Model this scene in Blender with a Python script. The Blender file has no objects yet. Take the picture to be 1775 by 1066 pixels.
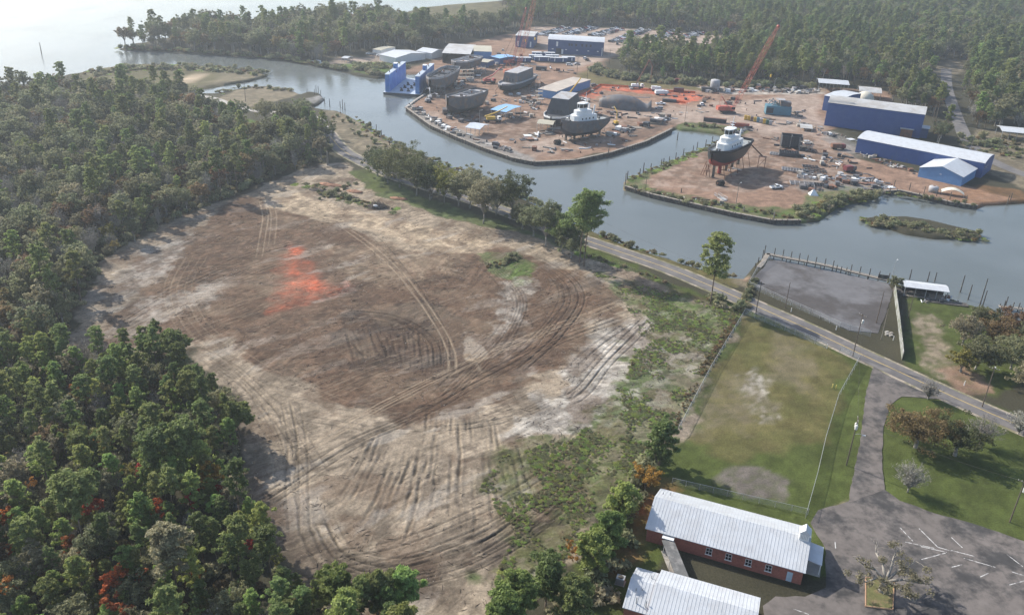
import bpy, bmesh, math, random
import numpy as np
from mathutils import Vector, Matrix
rnd = random.Random(7)
SC = bpy.context.scene
COL = SC.collection
R = math.radians
# ---------------------------------------------------------------- camera, sky, sun, exposure
F, PITCH, ROLL, H = 1500.0, R(26.04), R(2.5), 112.0
cd = bpy.data.cameras.new('camera'); cam = bpy.data.objects.new('camera', cd); COL.objects.link(cam)
cd.sensor_width = 36; cd.lens = 36*F/1775; cd.clip_start = 1; cd.clip_end = 30000
cam.matrix_world = Matrix.Translation((0, 0, H)) @ Matrix.Rotation(R(90)-PITCH, 4, 'X') @ Matrix.Rotation(ROLL, 4, 'Z')
SC.camera = cam
SUN_EL, SUN_AZ = R(35), R(-53)            # azimuth clockwise from +Y
w = bpy.data.worlds.new('World'); SC.world = w; w.use_nodes = True
nt = w.node_tree; sky = nt.nodes.new('ShaderNodeTexSky'); sky.sky_type = 'NISHITA'; sky.sun_disc = False
sky.sun_elevation = SUN_EL; sky.sun_rotation = SUN_AZ; sky.dust_density = 1.6; sky.air_density = 1.0; sky.ozone_density = 1.0
nt.links.new(sky.outputs[0], nt.nodes['Background'].inputs[0]); nt.nodes['Background'].inputs[1].default_value = 0.15
sd = bpy.data.lights.new('sun', 'SUN'); sd.energy = 4.6; sd.angle = R(0.6); sd.color = (1, .94, .84)
sun = bpy.data.objects.new('sun', sd); COL.objects.link(sun)
sdir = Vector((math.sin(SUN_AZ)*math.cos(SUN_EL), math.cos(SUN_AZ)*math.cos(SUN_EL), math.sin(SUN_EL)))
sun.rotation_euler = (-sdir).to_track_quat('-Z', 'Y').to_euler(); sun.location = sdir*900
SC.view_settings.view_transform = 'Standard'; SC.view_settings.look = 'None'; SC.view_settings.exposure = 0.55
SC.render.engine = 'CYCLES'; SC.cycles.use_denoising = True; SC.cycles.max_bounces = 6
SC.cycles.diffuse_bounces = 2; SC.cycles.glossy_bounces = 2; SC.cycles.transmission_bounces = 2
SC.cycles.transparent_max_bounces = 8; SC.cycles.volume_bounces = 0
WZ = -1.2                                  # water level below quay and land
def GV(px, py, z=0.):
    u = (px-887.5)/F; v = -(py-533)/F; c, s = math.cos(ROLL), math.sin(ROLL)
    u, v = u*c-v*s, u*s+v*c
    d = (u, math.cos(PITCH)+v*math.sin(PITCH), -math.sin(PITCH)+v*math.cos(PITCH))
    t = (z-H)/d[2]
    return Vector((d[0]*t, d[1]*t, z))
def G2(pts, z=0.): return [tuple(GV(a, b, z)[:2]) for a, b in pts]
# ---------------------------------------------------------------- helpers
def tag(o, label=None, cat=None, group=None, kind=None):
    for k, v in (('label', label), ('category', cat), ('group', group), ('kind', kind)):
        if v: o[k] = v
    return o
def empty(name, loc, rz=0, label=None, cat=None, group=None):
    o = bpy.data.objects.new(name, None); COL.objects.link(o); o.location = loc; o.rotation_euler = (0, 0, rz)
    o.empty_display_size = .5
    return tag(o, label, cat, group)
def link(name, me, parent=None):
    o = bpy.data.objects.new(name, me); COL.objects.link(o)
    if parent: o.parent = parent
    return o
class MB:
    def __init__(s): s.v = []; s.f = []; s.m = []; s.cm = 0
    def mat(s, i): s.cm = i; return s
    def add(s, vs, fs):
        b = len(s.v); s.v += [tuple(v) for v in vs]; s.f += [tuple(b+i for i in f) for f in fs]; s.m += [s.cm]*len(fs); return s
    def box(s, x0, x1, y0, y1, z0, z1):
        return s.add([(x0,y0,z0),(x1,y0,z0),(x1,y1,z0),(x0,y1,z0),(x0,y0,z1),(x1,y0,z1),(x1,y1,z1),(x0,y1,z1)],
                     [(3,2,1,0),(4,5,6,7),(0,1,5,4),(1,2,6,5),(2,3,7,6),(3,0,4,7)])
    def cbox(s, c, sx, sy, sz, rz=0, tilt=0):
        M = Matrix.Translation(c) @ Matrix.Rotation(rz, 4, 'Z') @ Matrix.Rotation(tilt, 4, 'Y')
        vs = [M @ Vector((a*sx/2, b*sy/2, e*sz/2)) for e in (-1, 1) for a, b in ((-1,-1),(1,-1),(1,1),(-1,1))]
        return s.add(vs, [(3,2,1,0),(4,5,6,7),(0,1,5,4),(1,2,6,5),(2,3,7,6),(3,0,4,7)])
    def prism(s, poly, z0, z1):                # polygon in xy, extruded
        n = len(poly)
        a = sum(poly[i][0]*poly[(i+1) % n][1]-poly[(i+1) % n][0]*poly[i][1] for i in range(n))
        if a < 0: poly = poly[::-1]
        vs = [(x, y, z0) for x, y in poly]+[(x, y, z1) for x, y in poly]
        return s.add(vs, [tuple(range(n-1, -1, -1)), tuple(range(n, 2*n))]+[(i, (i+1) % n, n+(i+1) % n, n+i) for i in range(n)])
    def prismy(s, poly, y0, y1):               # polygon in xz, extruded along y
        n = len(poly)
        vs = [(x, y0, z) for x, z in poly]+[(x, y1, z) for x, z in poly]
        return s.add(vs, [tuple(range(n)), tuple(range(2*n-1, n-1, -1))]+[(n+i, n+(i+1) % n, (i+1) % n, i) for i in range(n)])
    def prismx(s, poly, x0, x1):               # polygon in yz, extruded along x
        n = len(poly)
        vs = [(x0, y, z) for y, z in poly]+[(x1, y, z) for y, z in poly]
        return s.add(vs, [tuple(range(n-1, -1, -1)), tuple(range(n, 2*n))]+[(i, (i+1) % n, n+(i+1) % n, n+i) for i in range(n)])
    def tube(s, a, b, r0, r1=None, n=6):
        a = Vector(a); b = Vector(b); r1 = r0 if r1 is None else r1; d = b-a
        if d.length < 1e-6: return s
        d.normalize(); u = d.orthogonal().normalized(); w_ = d.cross(u); vs = []
        for p, r in ((a, r0), (b, r1)):
            for i in range(n):
                t = 2*math.pi*i/n; vs.append(p+u*math.cos(t)*r+w_*math.sin(t)*r)
        return s.add(vs, [(i, (i+1) % n, n+(i+1) % n, n+i) for i in range(n)]+[tuple(range(n-1, -1, -1)), tuple(range(n, 2*n))])
    def path(s, pts, rs, n=5):
        for i in range(len(pts)-1): s.tube(pts[i], pts[i+1], rs[i], rs[i+1], n)
        return s
    def lathe(s, prof, c=(0, 0, 0), n=14):     # (r,z) profile
        k = len(prof); vs = []
        for r, z in prof:
            for i in range(n):
                t = 2*math.pi*i/n; vs.append((c[0]+r*math.cos(t), c[1]+r*math.sin(t), c[2]+z))
        fs = [(j*n+i, j*n+(i+1) % n, (j+1)*n+(i+1) % n, (j+1)*n+i) for j in range(k-1) for i in range(n)]
        fs += [tuple(range(n-1, -1, -1)), tuple(range((k-1)*n, k*n))]
        return s.add(vs, fs)
    def quad(s, a, b, c, d): return s.add([a, b, c, d], [(0, 1, 2, 3)])
    def slab(s, pts, th):                      # quad/ngon in space with thickness downwards
        n = len(pts); vs = [tuple(p) for p in pts]+[(p[0], p[1], p[2]-th) for p in pts]
        return s.add(vs, [tuple(range(n)), tuple(range(2*n-1, n-1, -1))]+[(n+i, n+(i+1) % n, (i+1) % n, i) for i in range(n)])
    def blob(s, c, rx, ry, rz, n=7, k=5, j=.18):
        vs = []; 
        for a in range(1, k):
            th = math.pi*a/k
            for b in range(n):
                ph = 2*math.pi*b/n; q = 1+rnd.uniform(-j, j)
                vs.append((c[0]+rx*q*math.sin(th)*math.cos(ph), c[1]+ry*q*math.sin(th)*math.sin(ph), c[2]+rz*q*math.cos(th)))
        vs += [(c[0], c[1], c[2]+rz), (c[0], c[1], c[2]-rz)]; t = len(vs)-2
        fs = [(a*n+b, (a+1)*n+b, (a+1)*n+(b+1) % n, a*n+(b+1) % n) for a in range(k-2) for b in range(n)]
        fs += [(t, b, (b+1) % n) for b in range(n)]+[(t+1, (k-2)*n+(b+1) % n, (k-2)*n+b) for b in range(n)]
        return s.add(vs, fs)
    def mesh(s, name, mats, smooth=False):
        me = bpy.data.meshes.new(name); me.from_pydata(s.v, [], s.f)
        for m in (mats if isinstance(mats, (list, tuple)) else [mats]): me.materials.append(m)
        me.polygons.foreach_set('material_index', s.m)
        if smooth: me.polygons.foreach_set('use_smooth', [True]*len(s.f))
        me.update(); return me
    def build(s, name, mats, parent=None, smooth=False): return link(name, s.mesh(name, mats, smooth), parent)
def copy_tree(o, parent=None):
    c = o.copy(); COL.objects.link(c); c.parent = parent
    for ch in list(o.children): copy_tree(ch, c)
    return c
# ---------------------------------------------------------------- materials
MATS = {}
def N(nt, t, **kw):
    n = nt.nodes.new(t)
    for k, v in kw.items():
        if k.startswith('i_'): n.inputs[int(k[2:]) if k[2:].isdigit() else k[2:]].default_value = v
        else: setattr(n, k, v)
    return n
def mat(name, col, rough=.7, metal=0., var=.18, scale=.7, bump=0., objvar=0., wear=None, wscale=.25, wamt=.5, spec=.4, coords='Object'):
    """procedural material: base colour mottled by noise, optional second 'wear' colour in patches"""
    m = bpy.data.materials.new(name); m.use_nodes = True; t = m.node_tree; b = t.nodes['Principled BSDF']
    tc = N(t, 'ShaderNodeTexCoord'); vec = tc.outputs[coords]
    if coords == 'Object':
        oi0 = N(t, 'ShaderNodeObjectInfo'); va = N(t, 'ShaderNodeVectorMath', operation='ADD'); sc_ = N(t, 'ShaderNodeMath', operation='MULTIPLY'); sc_.inputs[1].default_value = 57.
        t.links.new(oi0.outputs['Random'], sc_.inputs[0]); t.links.new(vec, va.inputs[0]); t.links.new(sc_.outputs[0], va.inputs[1]); vec = va.outputs[0]
    nz = N(t, 'ShaderNodeTexNoise'); nz.inputs['Scale'].default_value = scale; nz.inputs['Detail'].default_value = 5; nz.inputs['Roughness'].default_value = .65
    t.links.new(vec, nz.inputs['Vector'])
    mr = N(t, 'ShaderNodeMapRange'); mr.inputs[1].default_value = .25; mr.inputs[2].default_value = .75; mr.inputs[3].default_value = 1-var; mr.inputs[4].default_value = 1+var
    t.links.new(nz.outputs[0], mr.inputs[0])
    last = N(t, 'ShaderNodeRGB'); last.outputs[0].default_value = (*col, 1); cur = last.outputs[0]
    if wear:
        n2 = N(t, 'ShaderNodeTexNoise'); n2.inputs['Scale'].default_value = wscale; n2.inputs['Detail'].default_value = 6; n2.inputs['Roughness'].default_value = .7
        t.links.new(vec, n2.inputs['Vector'])
        r2 = N(t, 'ShaderNodeMapRange'); r2.inputs[1].default_value = .62-.25*wamt; r2.inputs[2].default_value = .75-.25*wamt; t.links.new(n2.outputs[0], r2.inputs[0])
        mx = N(t, 'ShaderNodeMix', data_type='RGBA'); t.links.new(r2.outputs[0], mx.inputs[0]); t.links.new(cur, mx.inputs[6]); mx.inputs[7].default_value = (*wear, 1); cur = mx.outputs[2]
    ml = N(t, 'ShaderNodeMix', data_type='RGBA', blend_type='MULTIPLY'); ml.inputs[0].default_value = 1
    t.links.new(cur, ml.inputs[6]); t.links.new(mr.outputs[0], ml.inputs[7]); cur = ml.outputs[2]
    if objvar:
        oi = N(t, 'ShaderNodeObjectInfo'); hs = N(t, 'ShaderNodeHueSaturation')
        a = N(t, 'ShaderNodeMapRange'); a.inputs[3].default_value = 1-objvar; a.inputs[4].default_value = 1+objvar; t.links.new(oi.outputs['Random'], a.inputs[0])
        t.links.new(a.outputs[0], hs.inputs['Value']); t.links.new(cur, hs.inputs['Color']); cur = hs.outputs[0]
    t.links.new(cur, b.inputs['Base Color']); b.inputs['Roughness'].default_value = rough; b.inputs['Metallic'].default_value = metal
    b.inputs['Specular IOR Level'].default_value = spec
    if bump:
        bp = N(t, 'ShaderNodeBump'); bp.inputs['Strength'].default_value = bump; bp.inputs['Distance'].default_value = .1
        t.links.new(nz.outputs[0], bp.inputs['Height']); t.links.new(bp.outputs[0], b.inputs['Normal'])
    MATS[name] = m; return m
def leafmat(name, col, dv=.35, dh=.03, trans=.5):
    m = bpy.data.materials.new(name); m.use_nodes = True; t = m.node_tree; b = t.nodes['Principled BSDF']
    oi = N(t, 'ShaderNodeObjectInfo'); geo = N(t, 'ShaderNodeNewGeometry')
    hs = N(t, 'ShaderNodeHueSaturation'); hs.inputs['Color'].default_value = (*col, 1)
    a = N(t, 'ShaderNodeMapRange'); a.inputs[3].default_value = 1-dv; a.inputs[4].default_value = 1+dv; t.links.new(geo.outputs['Random Per Island'], a.inputs[0])
    o = N(t, 'ShaderNodeMapRange'); o.inputs[3].default_value = .72; o.inputs[4].default_value = 1.32; t.links.new(oi.outputs['Random'], o.inputs[0])
    mu = N(t, 'ShaderNodeMath', operation='MULTIPLY'); t.links.new(a.outputs[0], mu.inputs[0]); t.links.new(o.outputs[0], mu.inputs[1]); t.links.new(mu.outputs[0], hs.inputs['Value'])
    wn = N(t, 'ShaderNodeTexWhiteNoise', noise_dimensions='1D'); t.links.new(oi.outputs['Random'], wn.inputs['W'])
    h = N(t, 'ShaderNodeMapRange'); h.inputs[3].default_value = .5-dh; h.inputs[4].default_value = .5+dh; t.links.new(wn.outputs[0], h.inputs[0]); t.links.new(h.outputs[0], hs.inputs['Hue'])
    t.links.new(hs.outputs[0], b.inputs['Base Color']); b.inputs['Roughness'].default_value = .6; b.inputs['Specular IOR Level'].default_value = .25
    tr = N(t, 'ShaderNodeBsdfTranslucent'); t.links.new(hs.outputs[0], tr.inputs[0]); ms = N(t, 'ShaderNodeMixShader'); ms.inputs[0].default_value = trans
    t.links.new(b.outputs[0], ms.inputs[1]); t.links.new(tr.outputs[0], ms.inputs[2]); t.links.new(ms.outputs[0], t.nodes['Material Output'].inputs[0])
    MATS[name] = m; return m
# ---------------------------------------------------------------- numpy noise and polygon distance
_rs = np.random.RandomState(3); _TAB = _rs.rand(256, 256).astype(np.float32)
def vnoise(x, y):
    xi = np.floor(x).astype(np.int64); yi = np.floor(y).astype(np.int64); fx = (x-xi).astype(np.float32); fy = (y-yi).astype(np.float32)
    fx = fx*fx*(3-2*fx); fy = fy*fy*(3-2*fy); a = xi & 255; b = yi & 255; a1 = (a+1) & 255; b1 = (b+1) & 255
    return (_TAB[a, b]*(1-fx)+_TAB[a1, b]*fx)*(1-fy)+(_TAB[a, b1]*(1-fx)+_TAB[a1, b1]*fx)*fy
def fbm(x, y, s, o=4, ox=0):
    r = 0; amp = .5; tot = 0; x = x/s+ox*17.3; y = y/s+ox*9.7
    for i in range(o):
        r = r+amp*vnoise(x, y); tot += amp; x = x*2.03+11.1; y = y*2.03+5.7; amp *= .55
    return r/tot
def sstep(a, b, x):
    t = np.clip((x-a)/(b-a), 0, 1); return t*t*(3-2*t)
def sdf(x, y, poly):                           # negative inside
    d = np.full(x.shape, 1e9, np.float32); ins = np.zeros(x.shape, bool); n = len(poly)
    for i in range(n):
        x0, y0 = poly[i]; x1, y1 = poly[(i+1) % n]; ex, ey = x1-x0, y1-y0; L2 = ex*ex+ey*ey+1e-9
        t = np.clip(((x-x0)*ex+(y-y0)*ey)/L2, 0, 1); d = np.minimum(d, (x-x0-ex*t)**2+(y-y0-ey*t)**2)
        if abs(ey) > 1e-9: ins ^= ((y0 > y) != (y1 > y)) & (x < ex*(y-y0)/ey+x0)
    d = np.sqrt(d); return np.where(ins, -d, d)
def ldist(x, y, line):                         # distance and arclength along a polyline
    d = np.full(x.shape, 1e9, np.float32); sd_ = np.zeros(x.shape, np.float32); S = np.zeros(x.shape, np.float32); acc = 0
    for i in range(len(line)-1):
        x0, y0 = line[i]; x1, y1 = line[i+1]; ex, ey = x1-x0, y1-y0; L = math.hypot(ex, ey)+1e-9
        t = np.clip(((x-x0)*ex+(y-y0)*ey)/L/L, 0, 1); q = np.hypot(x-x0-ex*t, y-y0-ey*t); m = q < d
        d = np.where(m, q, d); sd_ = np.where(m, np.sign((x-x0)*ey-(y-y0)*ex)*q, sd_); S = np.where(m, acc+t*L, S); acc += L
    return d, sd_, S
def inpoly(p, poly):
    ins = False; n = len(poly); x, y = p
    for i in range(n):
        x0, y0 = poly[i]; x1, y1 = poly[(i+1) % n]
        if (y0 > y) != (y1 > y) and x < (x1-x0)*(y-y0)/(y1-y0)+x0: ins = not ins
    return ins
def smooth_line(pts, k=6):                     # Catmull-Rom
    P = [Vector((*p[:2], 0)) for p in pts]; P = [P[0]*2-P[1]]+P+[P[-1]*2-P[-2]]; out = []
    for i in range(1, len(P)-2):
        for j in range(k):
            t = j/k; a, b, c, d = P[i-1:i+3]
            q = .5*((2*b)+(c-a)*t+(2*a-5*b+4*c-d)*t*t+(3*b-a-3*c+d)*t**3); out.append((q.x, q.y))
    out.append((P[-2].x, P[-2].y)); return out
# ================================================================ terrain
WPX1 = [(2500,760),(1900,605),(1775,556),(1745,545),(1715,534),(1690,529),(1665,522),(1640,512),(1600,503),(1560,495),(1540,489),(1440,469),(1330,446),(1318,448),(1300,470),(1290,482),(1262,480),(1240,473),(1205,462),(1180,455),(1160,447),(1140,442),(1110,432),(1075,420),(1040,405),(1000,388),(950,365),(900,340),(850,318),(790,292),(740,273),(700,258),(672,243),(645,228),(625,212),(605,200),(585,192),(566,190),(548,187),(540,183),(552,178),(561,170),(553,161),(535,158),(520,163),(505,156),(470,149),(430,150),(395,157),(372,162),(350,160),(348,153),(375,148),(400,143),(430,139),(462,130),(440,122),(410,117),(370,113),(310,112),(260,110),(205,113),(160,120),(100,132),(40,146),(-60,165),(-250,185)]
WPX2 = [(870,1),(850,3),(780,8),(725,14),(690,25),(600,35),(500,42),(400,50),(330,58),(270,68),(230,76),(205,83),(230,86),(270,87),(330,92),(400,95),(450,98),(500,105),(540,112),(580,119),(620,129),(655,134),(700,126),(745,125),(745,160),(737,166),(720,176),(704,188),(745,218),(790,238),(840,258),(890,275),(926,282),(1000,278),(1060,265),(1120,246),(1160,226),(1172,220),(1182,223),(1200,224),(1240,229),(1262,234),(1256,242),(1225,255),(1180,272),(1140,290),(1105,302),(1084,312),(1083,325),(1130,338),(1200,354),(1270,370),(1340,383),(1385,383),(1420,378),(1435,366),(1455,353),(1490,346),(1518,340),(1528,333),(1560,331),(1600,340),(1650,352),(1692,358),(1705,352),(1740,350),(1800,346),(1950,335),(2500,345)]
WATER = G2(WPX1)+[(-6000,700),(-6000,9000),(2500,9000),(700,3000),(180,1500)]+G2(WPX2)
ISLE = G2([(1497,380),(1520,377),(1570,377),(1610,383),(1650,393),(1690,402),(1700,408),(1690,414),(1620,413),(1570,405),(1530,392)], -.8)
LOT = G2([(100,615),(150,500),(175,455),(250,412),(330,370),(400,345),(470,315),(560,285),(600,283),(640,330),(740,370),(850,395),(960,425),(1080,465),(1180,510),(1290,542),(1230,640),(1180,750),(1120,810),(1060,870),(990,960),(860,1080),(760,1130),(560,1100),(540,1010),(460,940),(430,850),(425,760),(380,660),(330,610),(180,600)])
C = dict(
 floor=(.060,.056,.036), dirt=(.118,.076,.051), dark=(.055,.041,.033), sand=(.285,.232,.172), pale=(.42,.385,.335), beige=(.40,.315,.22),
 red=(.52,.13,.07), redp=(.56,.105,.042), clay=(.265,.172,.122), clayp=(.38,.30,.245), grass=(.078,.098,.027), olive=(.125,.110,.045), lush=(.085,.135,.03), weed=(.10,.125,.05),
 marsh=(.125,.112,.058), dry=(.21,.175,.12), litter=(.25,.13,.06), mud=(.052,.045,.04), grey=(.24,.23,.215), slab=(.175,.15,.135))
C = {k: np.array(v, np.float32)*(.88 if k not in ('red', 'redp') else .9) for k, v in C.items()}
# layer: polygon px, colour, edge softness m, edge noise amplitude m, noise scale m, opacity, patchiness(0 = solid, 1 = broken up)
LAYERS = [
 # far shores, marsh and spits
 ([(140,160),(150,128),(205,112),(370,112),(462,130),(350,155),(300,160),(240,165)], 'marsh', 6, 8, 20, 1, .2),
 ([(300,146),(308,138),(345,127),(360,128),(340,140),(318,148)], 'beige', 3, 3, 8, 1, 0),
 ([(345,152),(400,120),(450,126),(460,131),(400,143)], 'dry', 4, 4, 8, .8, .3),
 ([(370,180),(400,158),(470,149),(520,160),(500,172),(450,180),(420,190)], 'dry', 3, 4, 10, 1, .2),
 ([(530,172),(560,164),(562,172),(545,180)], 'grey', 2, 2, 6, 1, .2),
 ([(690,40),(725,12),(860,0),(900,20),(830,34),(760,38)], 'marsh', 8, 8, 30, 1, .1),
 ([(560,190),(605,195),(672,240),(720,265),(700,285),(640,280),(595,255),(575,225)], 'dry', 3, 5, 9, 1, .4),
 ([(415,228),(430,205),(470,215),(500,240),(470,252)], 'lush', 4, 5, 10, 1, .2),
 ([(590,112),(640,106),(685,112),(680,128),(640,130)], 'lush', 4, 3, 10, 1, .1),
 ([(560,112),(590,100),(640,100),(650,92),(700,88),(690,106),(630,110)], 'clayp', 4, 4, 12, .9, .2),
 ([(1590,-20),(1780,-20),(1780,10),(1640,8)], 'beige', 20, 20, 60, .8, .1),
 ([(1660,270),(1700,225),(1790,235),(1900,300),(1775,330),(1720,300)], 'dry', 4, 6, 10, 1, .4),
 ([(1600,120),(1650,105),(1680,115),(1640,135)], 'dry', 6, 6, 14, 1, .1),
 # shipyard
 ([(655,140),(700,122),(745,108),(770,85),(880,60),(925,46),(1100,51),(1255,64),(1225,78),(1120,84),(1050,105),(1030,125),(1080,140),(1200,146),(1300,148),(1420,152),(1540,158),(1545,180),(1480,200),(1430,230),(1480,275),(1590,300),(1760,345),(1692,362),(1525,340),(1455,357),(1380,388),(1270,376),(1075,328),(1075,306),(1180,268),(1262,234),(1172,218),(1100,255),(926,288),(890,280),(790,243),(695,190),(745,160)], 'clay', 3, 4, 12, 1, 0),
 ([(700,185),(800,200),(900,200),(1060,170),(1200,185),(1430,215),(1500,280),(1400,330),(1200,330),(1100,320),(1250,240),(1150,215),(920,280)], 'clayp', 4, 9, 7, .6, .8),
 ([(720,170),(800,190),(920,190),(1000,230),(1150,200),(1420,240),(1500,290),(1300,330),(1120,315),(1250,240),(1150,215),(920,270)], 'dirt', 4, 9, 6, .6, .75),
 ([(925,47),(1100,51),(1255,64),(1225,78),(1120,84),(1060,100),(1000,118),(940,85)], 'clayp', 5, 5, 15, .95, .1),
 ([(1080,200),(1180,190),(1260,175),(1420,160),(1430,215),(1330,235),(1250,215),(1180,210)], 'clayp', 8, 10, 20, .8, .2),
 ([(1190,150),(1300,148),(1420,152),(1430,163),(1300,165),(1220,160)], 'pale', 4, 5, 9, .9, .4),
 ([(985,140),(1010,125),(1040,118),(1080,140),(1190,146),(1230,158),(1100,150),(1040,150)], 'olive', 4, 5, 10, .95, .2),
 ([(1000,168),(1038,148),(1100,152),(1160,157),(1210,160),(1215,172),(1185,181),(1150,176),(1160,166),(1090,160),(1045,156),(1030,170)], 'red', 2.5, 4, 6, .85, .5),
 ([(1440,225),(1500,262),(1480,275),(1420,240)], 'grey', 5, 6, 10, .7, .4),
 ([(1160,226),(1185,212),(1260,218),(1300,228),(1280,240),(1240,233),(1190,226)], 'weed', 2, 3, 6, 1, .3),
 ([(1078,318),(1090,302),(1140,285),(1200,262),(1250,243),(1256,250),(1200,272),(1140,300),(1110,318),(1150,330),(1230,345),(1300,358),(1390,362),(1400,335),(1460,320),(1520,325),(1540,335),(1460,360),(1380,392),(1270,376),(1080,330)], 'weed', 2, 3, 6, 1, .35),
 ([(1340,375),(1400,350),(1440,355),(1400,378)], 'lush', 2, 4, 6, .6, .5),
 ([(1380,300),(1500,310),(1540,335),(1460,330),(1390,335)], 'grey', 3, 5, 5, .7, .5),
 ([(700,190),(760,226),(850,260),(926,286),(930,274),(860,250),(770,214),(712,184)], 'grey', 2, 2, 5, .9, .2),
 ([(985,232),(1010,228),(985,250),(930,262),(905,252)], 'clayp', 3, 3, 6, .8, .2),
 ([(1040,262),(1120,240),(1165,215),(1150,212),(1090,232)], 'mud', 2, 2, 5, .5, .2),
 ([(1640,345),(1700,320),(1780,330),(1780,352),(1700,360)], 'litter', 3, 4, 8, .5, .4),
 # verge between the road and the cleared lot, near bank
 ([(505,350),(520,315),(590,292),(640,300),(760,350),(900,395),(1020,440),(1100,470),(1080,500),(980,455),(860,420),(740,395),(620,370)], 'weed', 2, 4, 8, 1, .25),
 ([(520,335),(550,300),(640,295),(680,320),(640,345)], 'grass', 2, 4, 8, .7, .3),
 ([(560,312),(600,305),(625,330),(660,335),(640,345),(580,335),(545,330)], 'clay', 1.5, 4, 6, .8, .4),
 ([(800,395),(840,405),(860,430),(760,415)], 'pale', 2, 4, 5, .6, .5),
 ([(1010,425),(1080,455),(1160,490),(1290,535),(1280,560),(1180,530),(1090,500),(1010,470)], 'grass', 2, 5, 7, 1, .25),
 ([(1000,390),(1100,425),(1200,455),(1280,478),(1280,500),(1180,470),(1080,432),(1000,405)], 'olive', 1, 2, 5, 1, .3),
 # south-east properties
 ([(1280,530),(1500,615),(1640,672),(1900,770),(1900,1000),(1640,1000),(1400,1000),(1180,900),(1100,1100),(960,1200),(1000,960),(1120,830),(1180,740)], 'grass', 1.5, 2, 6, 1, .08),
 ([(1292,548),(1480,626),(1446,690),(1420,760),(1300,800),(1180,760),(1230,650)], 'olive', 3, 7, 12, .95, .25),
 ([(1288,648),(1310,642),(1330,665),(1322,692),(1292,688)], 'pale', 3, 4, 2.2, .8, .7),
 ([(1300,705),(1340,700),(1352,722),(1310,728)], 'pale', 3, 4, 2.2, .6, .8),
 ([(1200,680),(1290,650),(1350,700),(1280,745),(1195,755)], 'dry', 4, 6, 5, .5, .6),
 ([(1330,560),(1400,600),(1400,680),(1330,650)], 'dry', 4, 8, 9, .5, .5),
 ([(1236,832),(1252,812),(1310,810),(1368,832),(1362,872),(1300,862)], 'slab', .8, 1.5, 4, .9, .35),
 ([(1560,640),(1580,500),(1640,515),(1700,530),(1760,560),(1790,600),(1740,690),(1640,665)], 'grass', 2, 3, 6, 1, .2),
 ([(1590,545),(1620,540),(1640,600),(1660,650),(1640,668),(1600,650),(1590,600)], 'sand', 2, 4, 4, .85, .6),
 ([(1620,640),(1680,630),(1720,680),(1660,680)], 'clay', 2, 3, 5, .9, .3),
 ([(1100,880),(1125,800),(1165,845),(1120,930),(1080,1000),(1040,1000)], 'litter', 2, 4, 5, .75, .5),
 ([(1440,880),(1470,868),(1485,880),(1455,890)], 'beige', .7, 1, 3, .7, .2),
 ([(1285,470),(1305,480),(1300,500),(1270,490)], 'dry', 1, 2, 4, 1, .3),
 ([(1290,478),(1302,482),(1298,490),(1282,486)], 'clay', 1, 1, 3, .8, .3),
]
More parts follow.
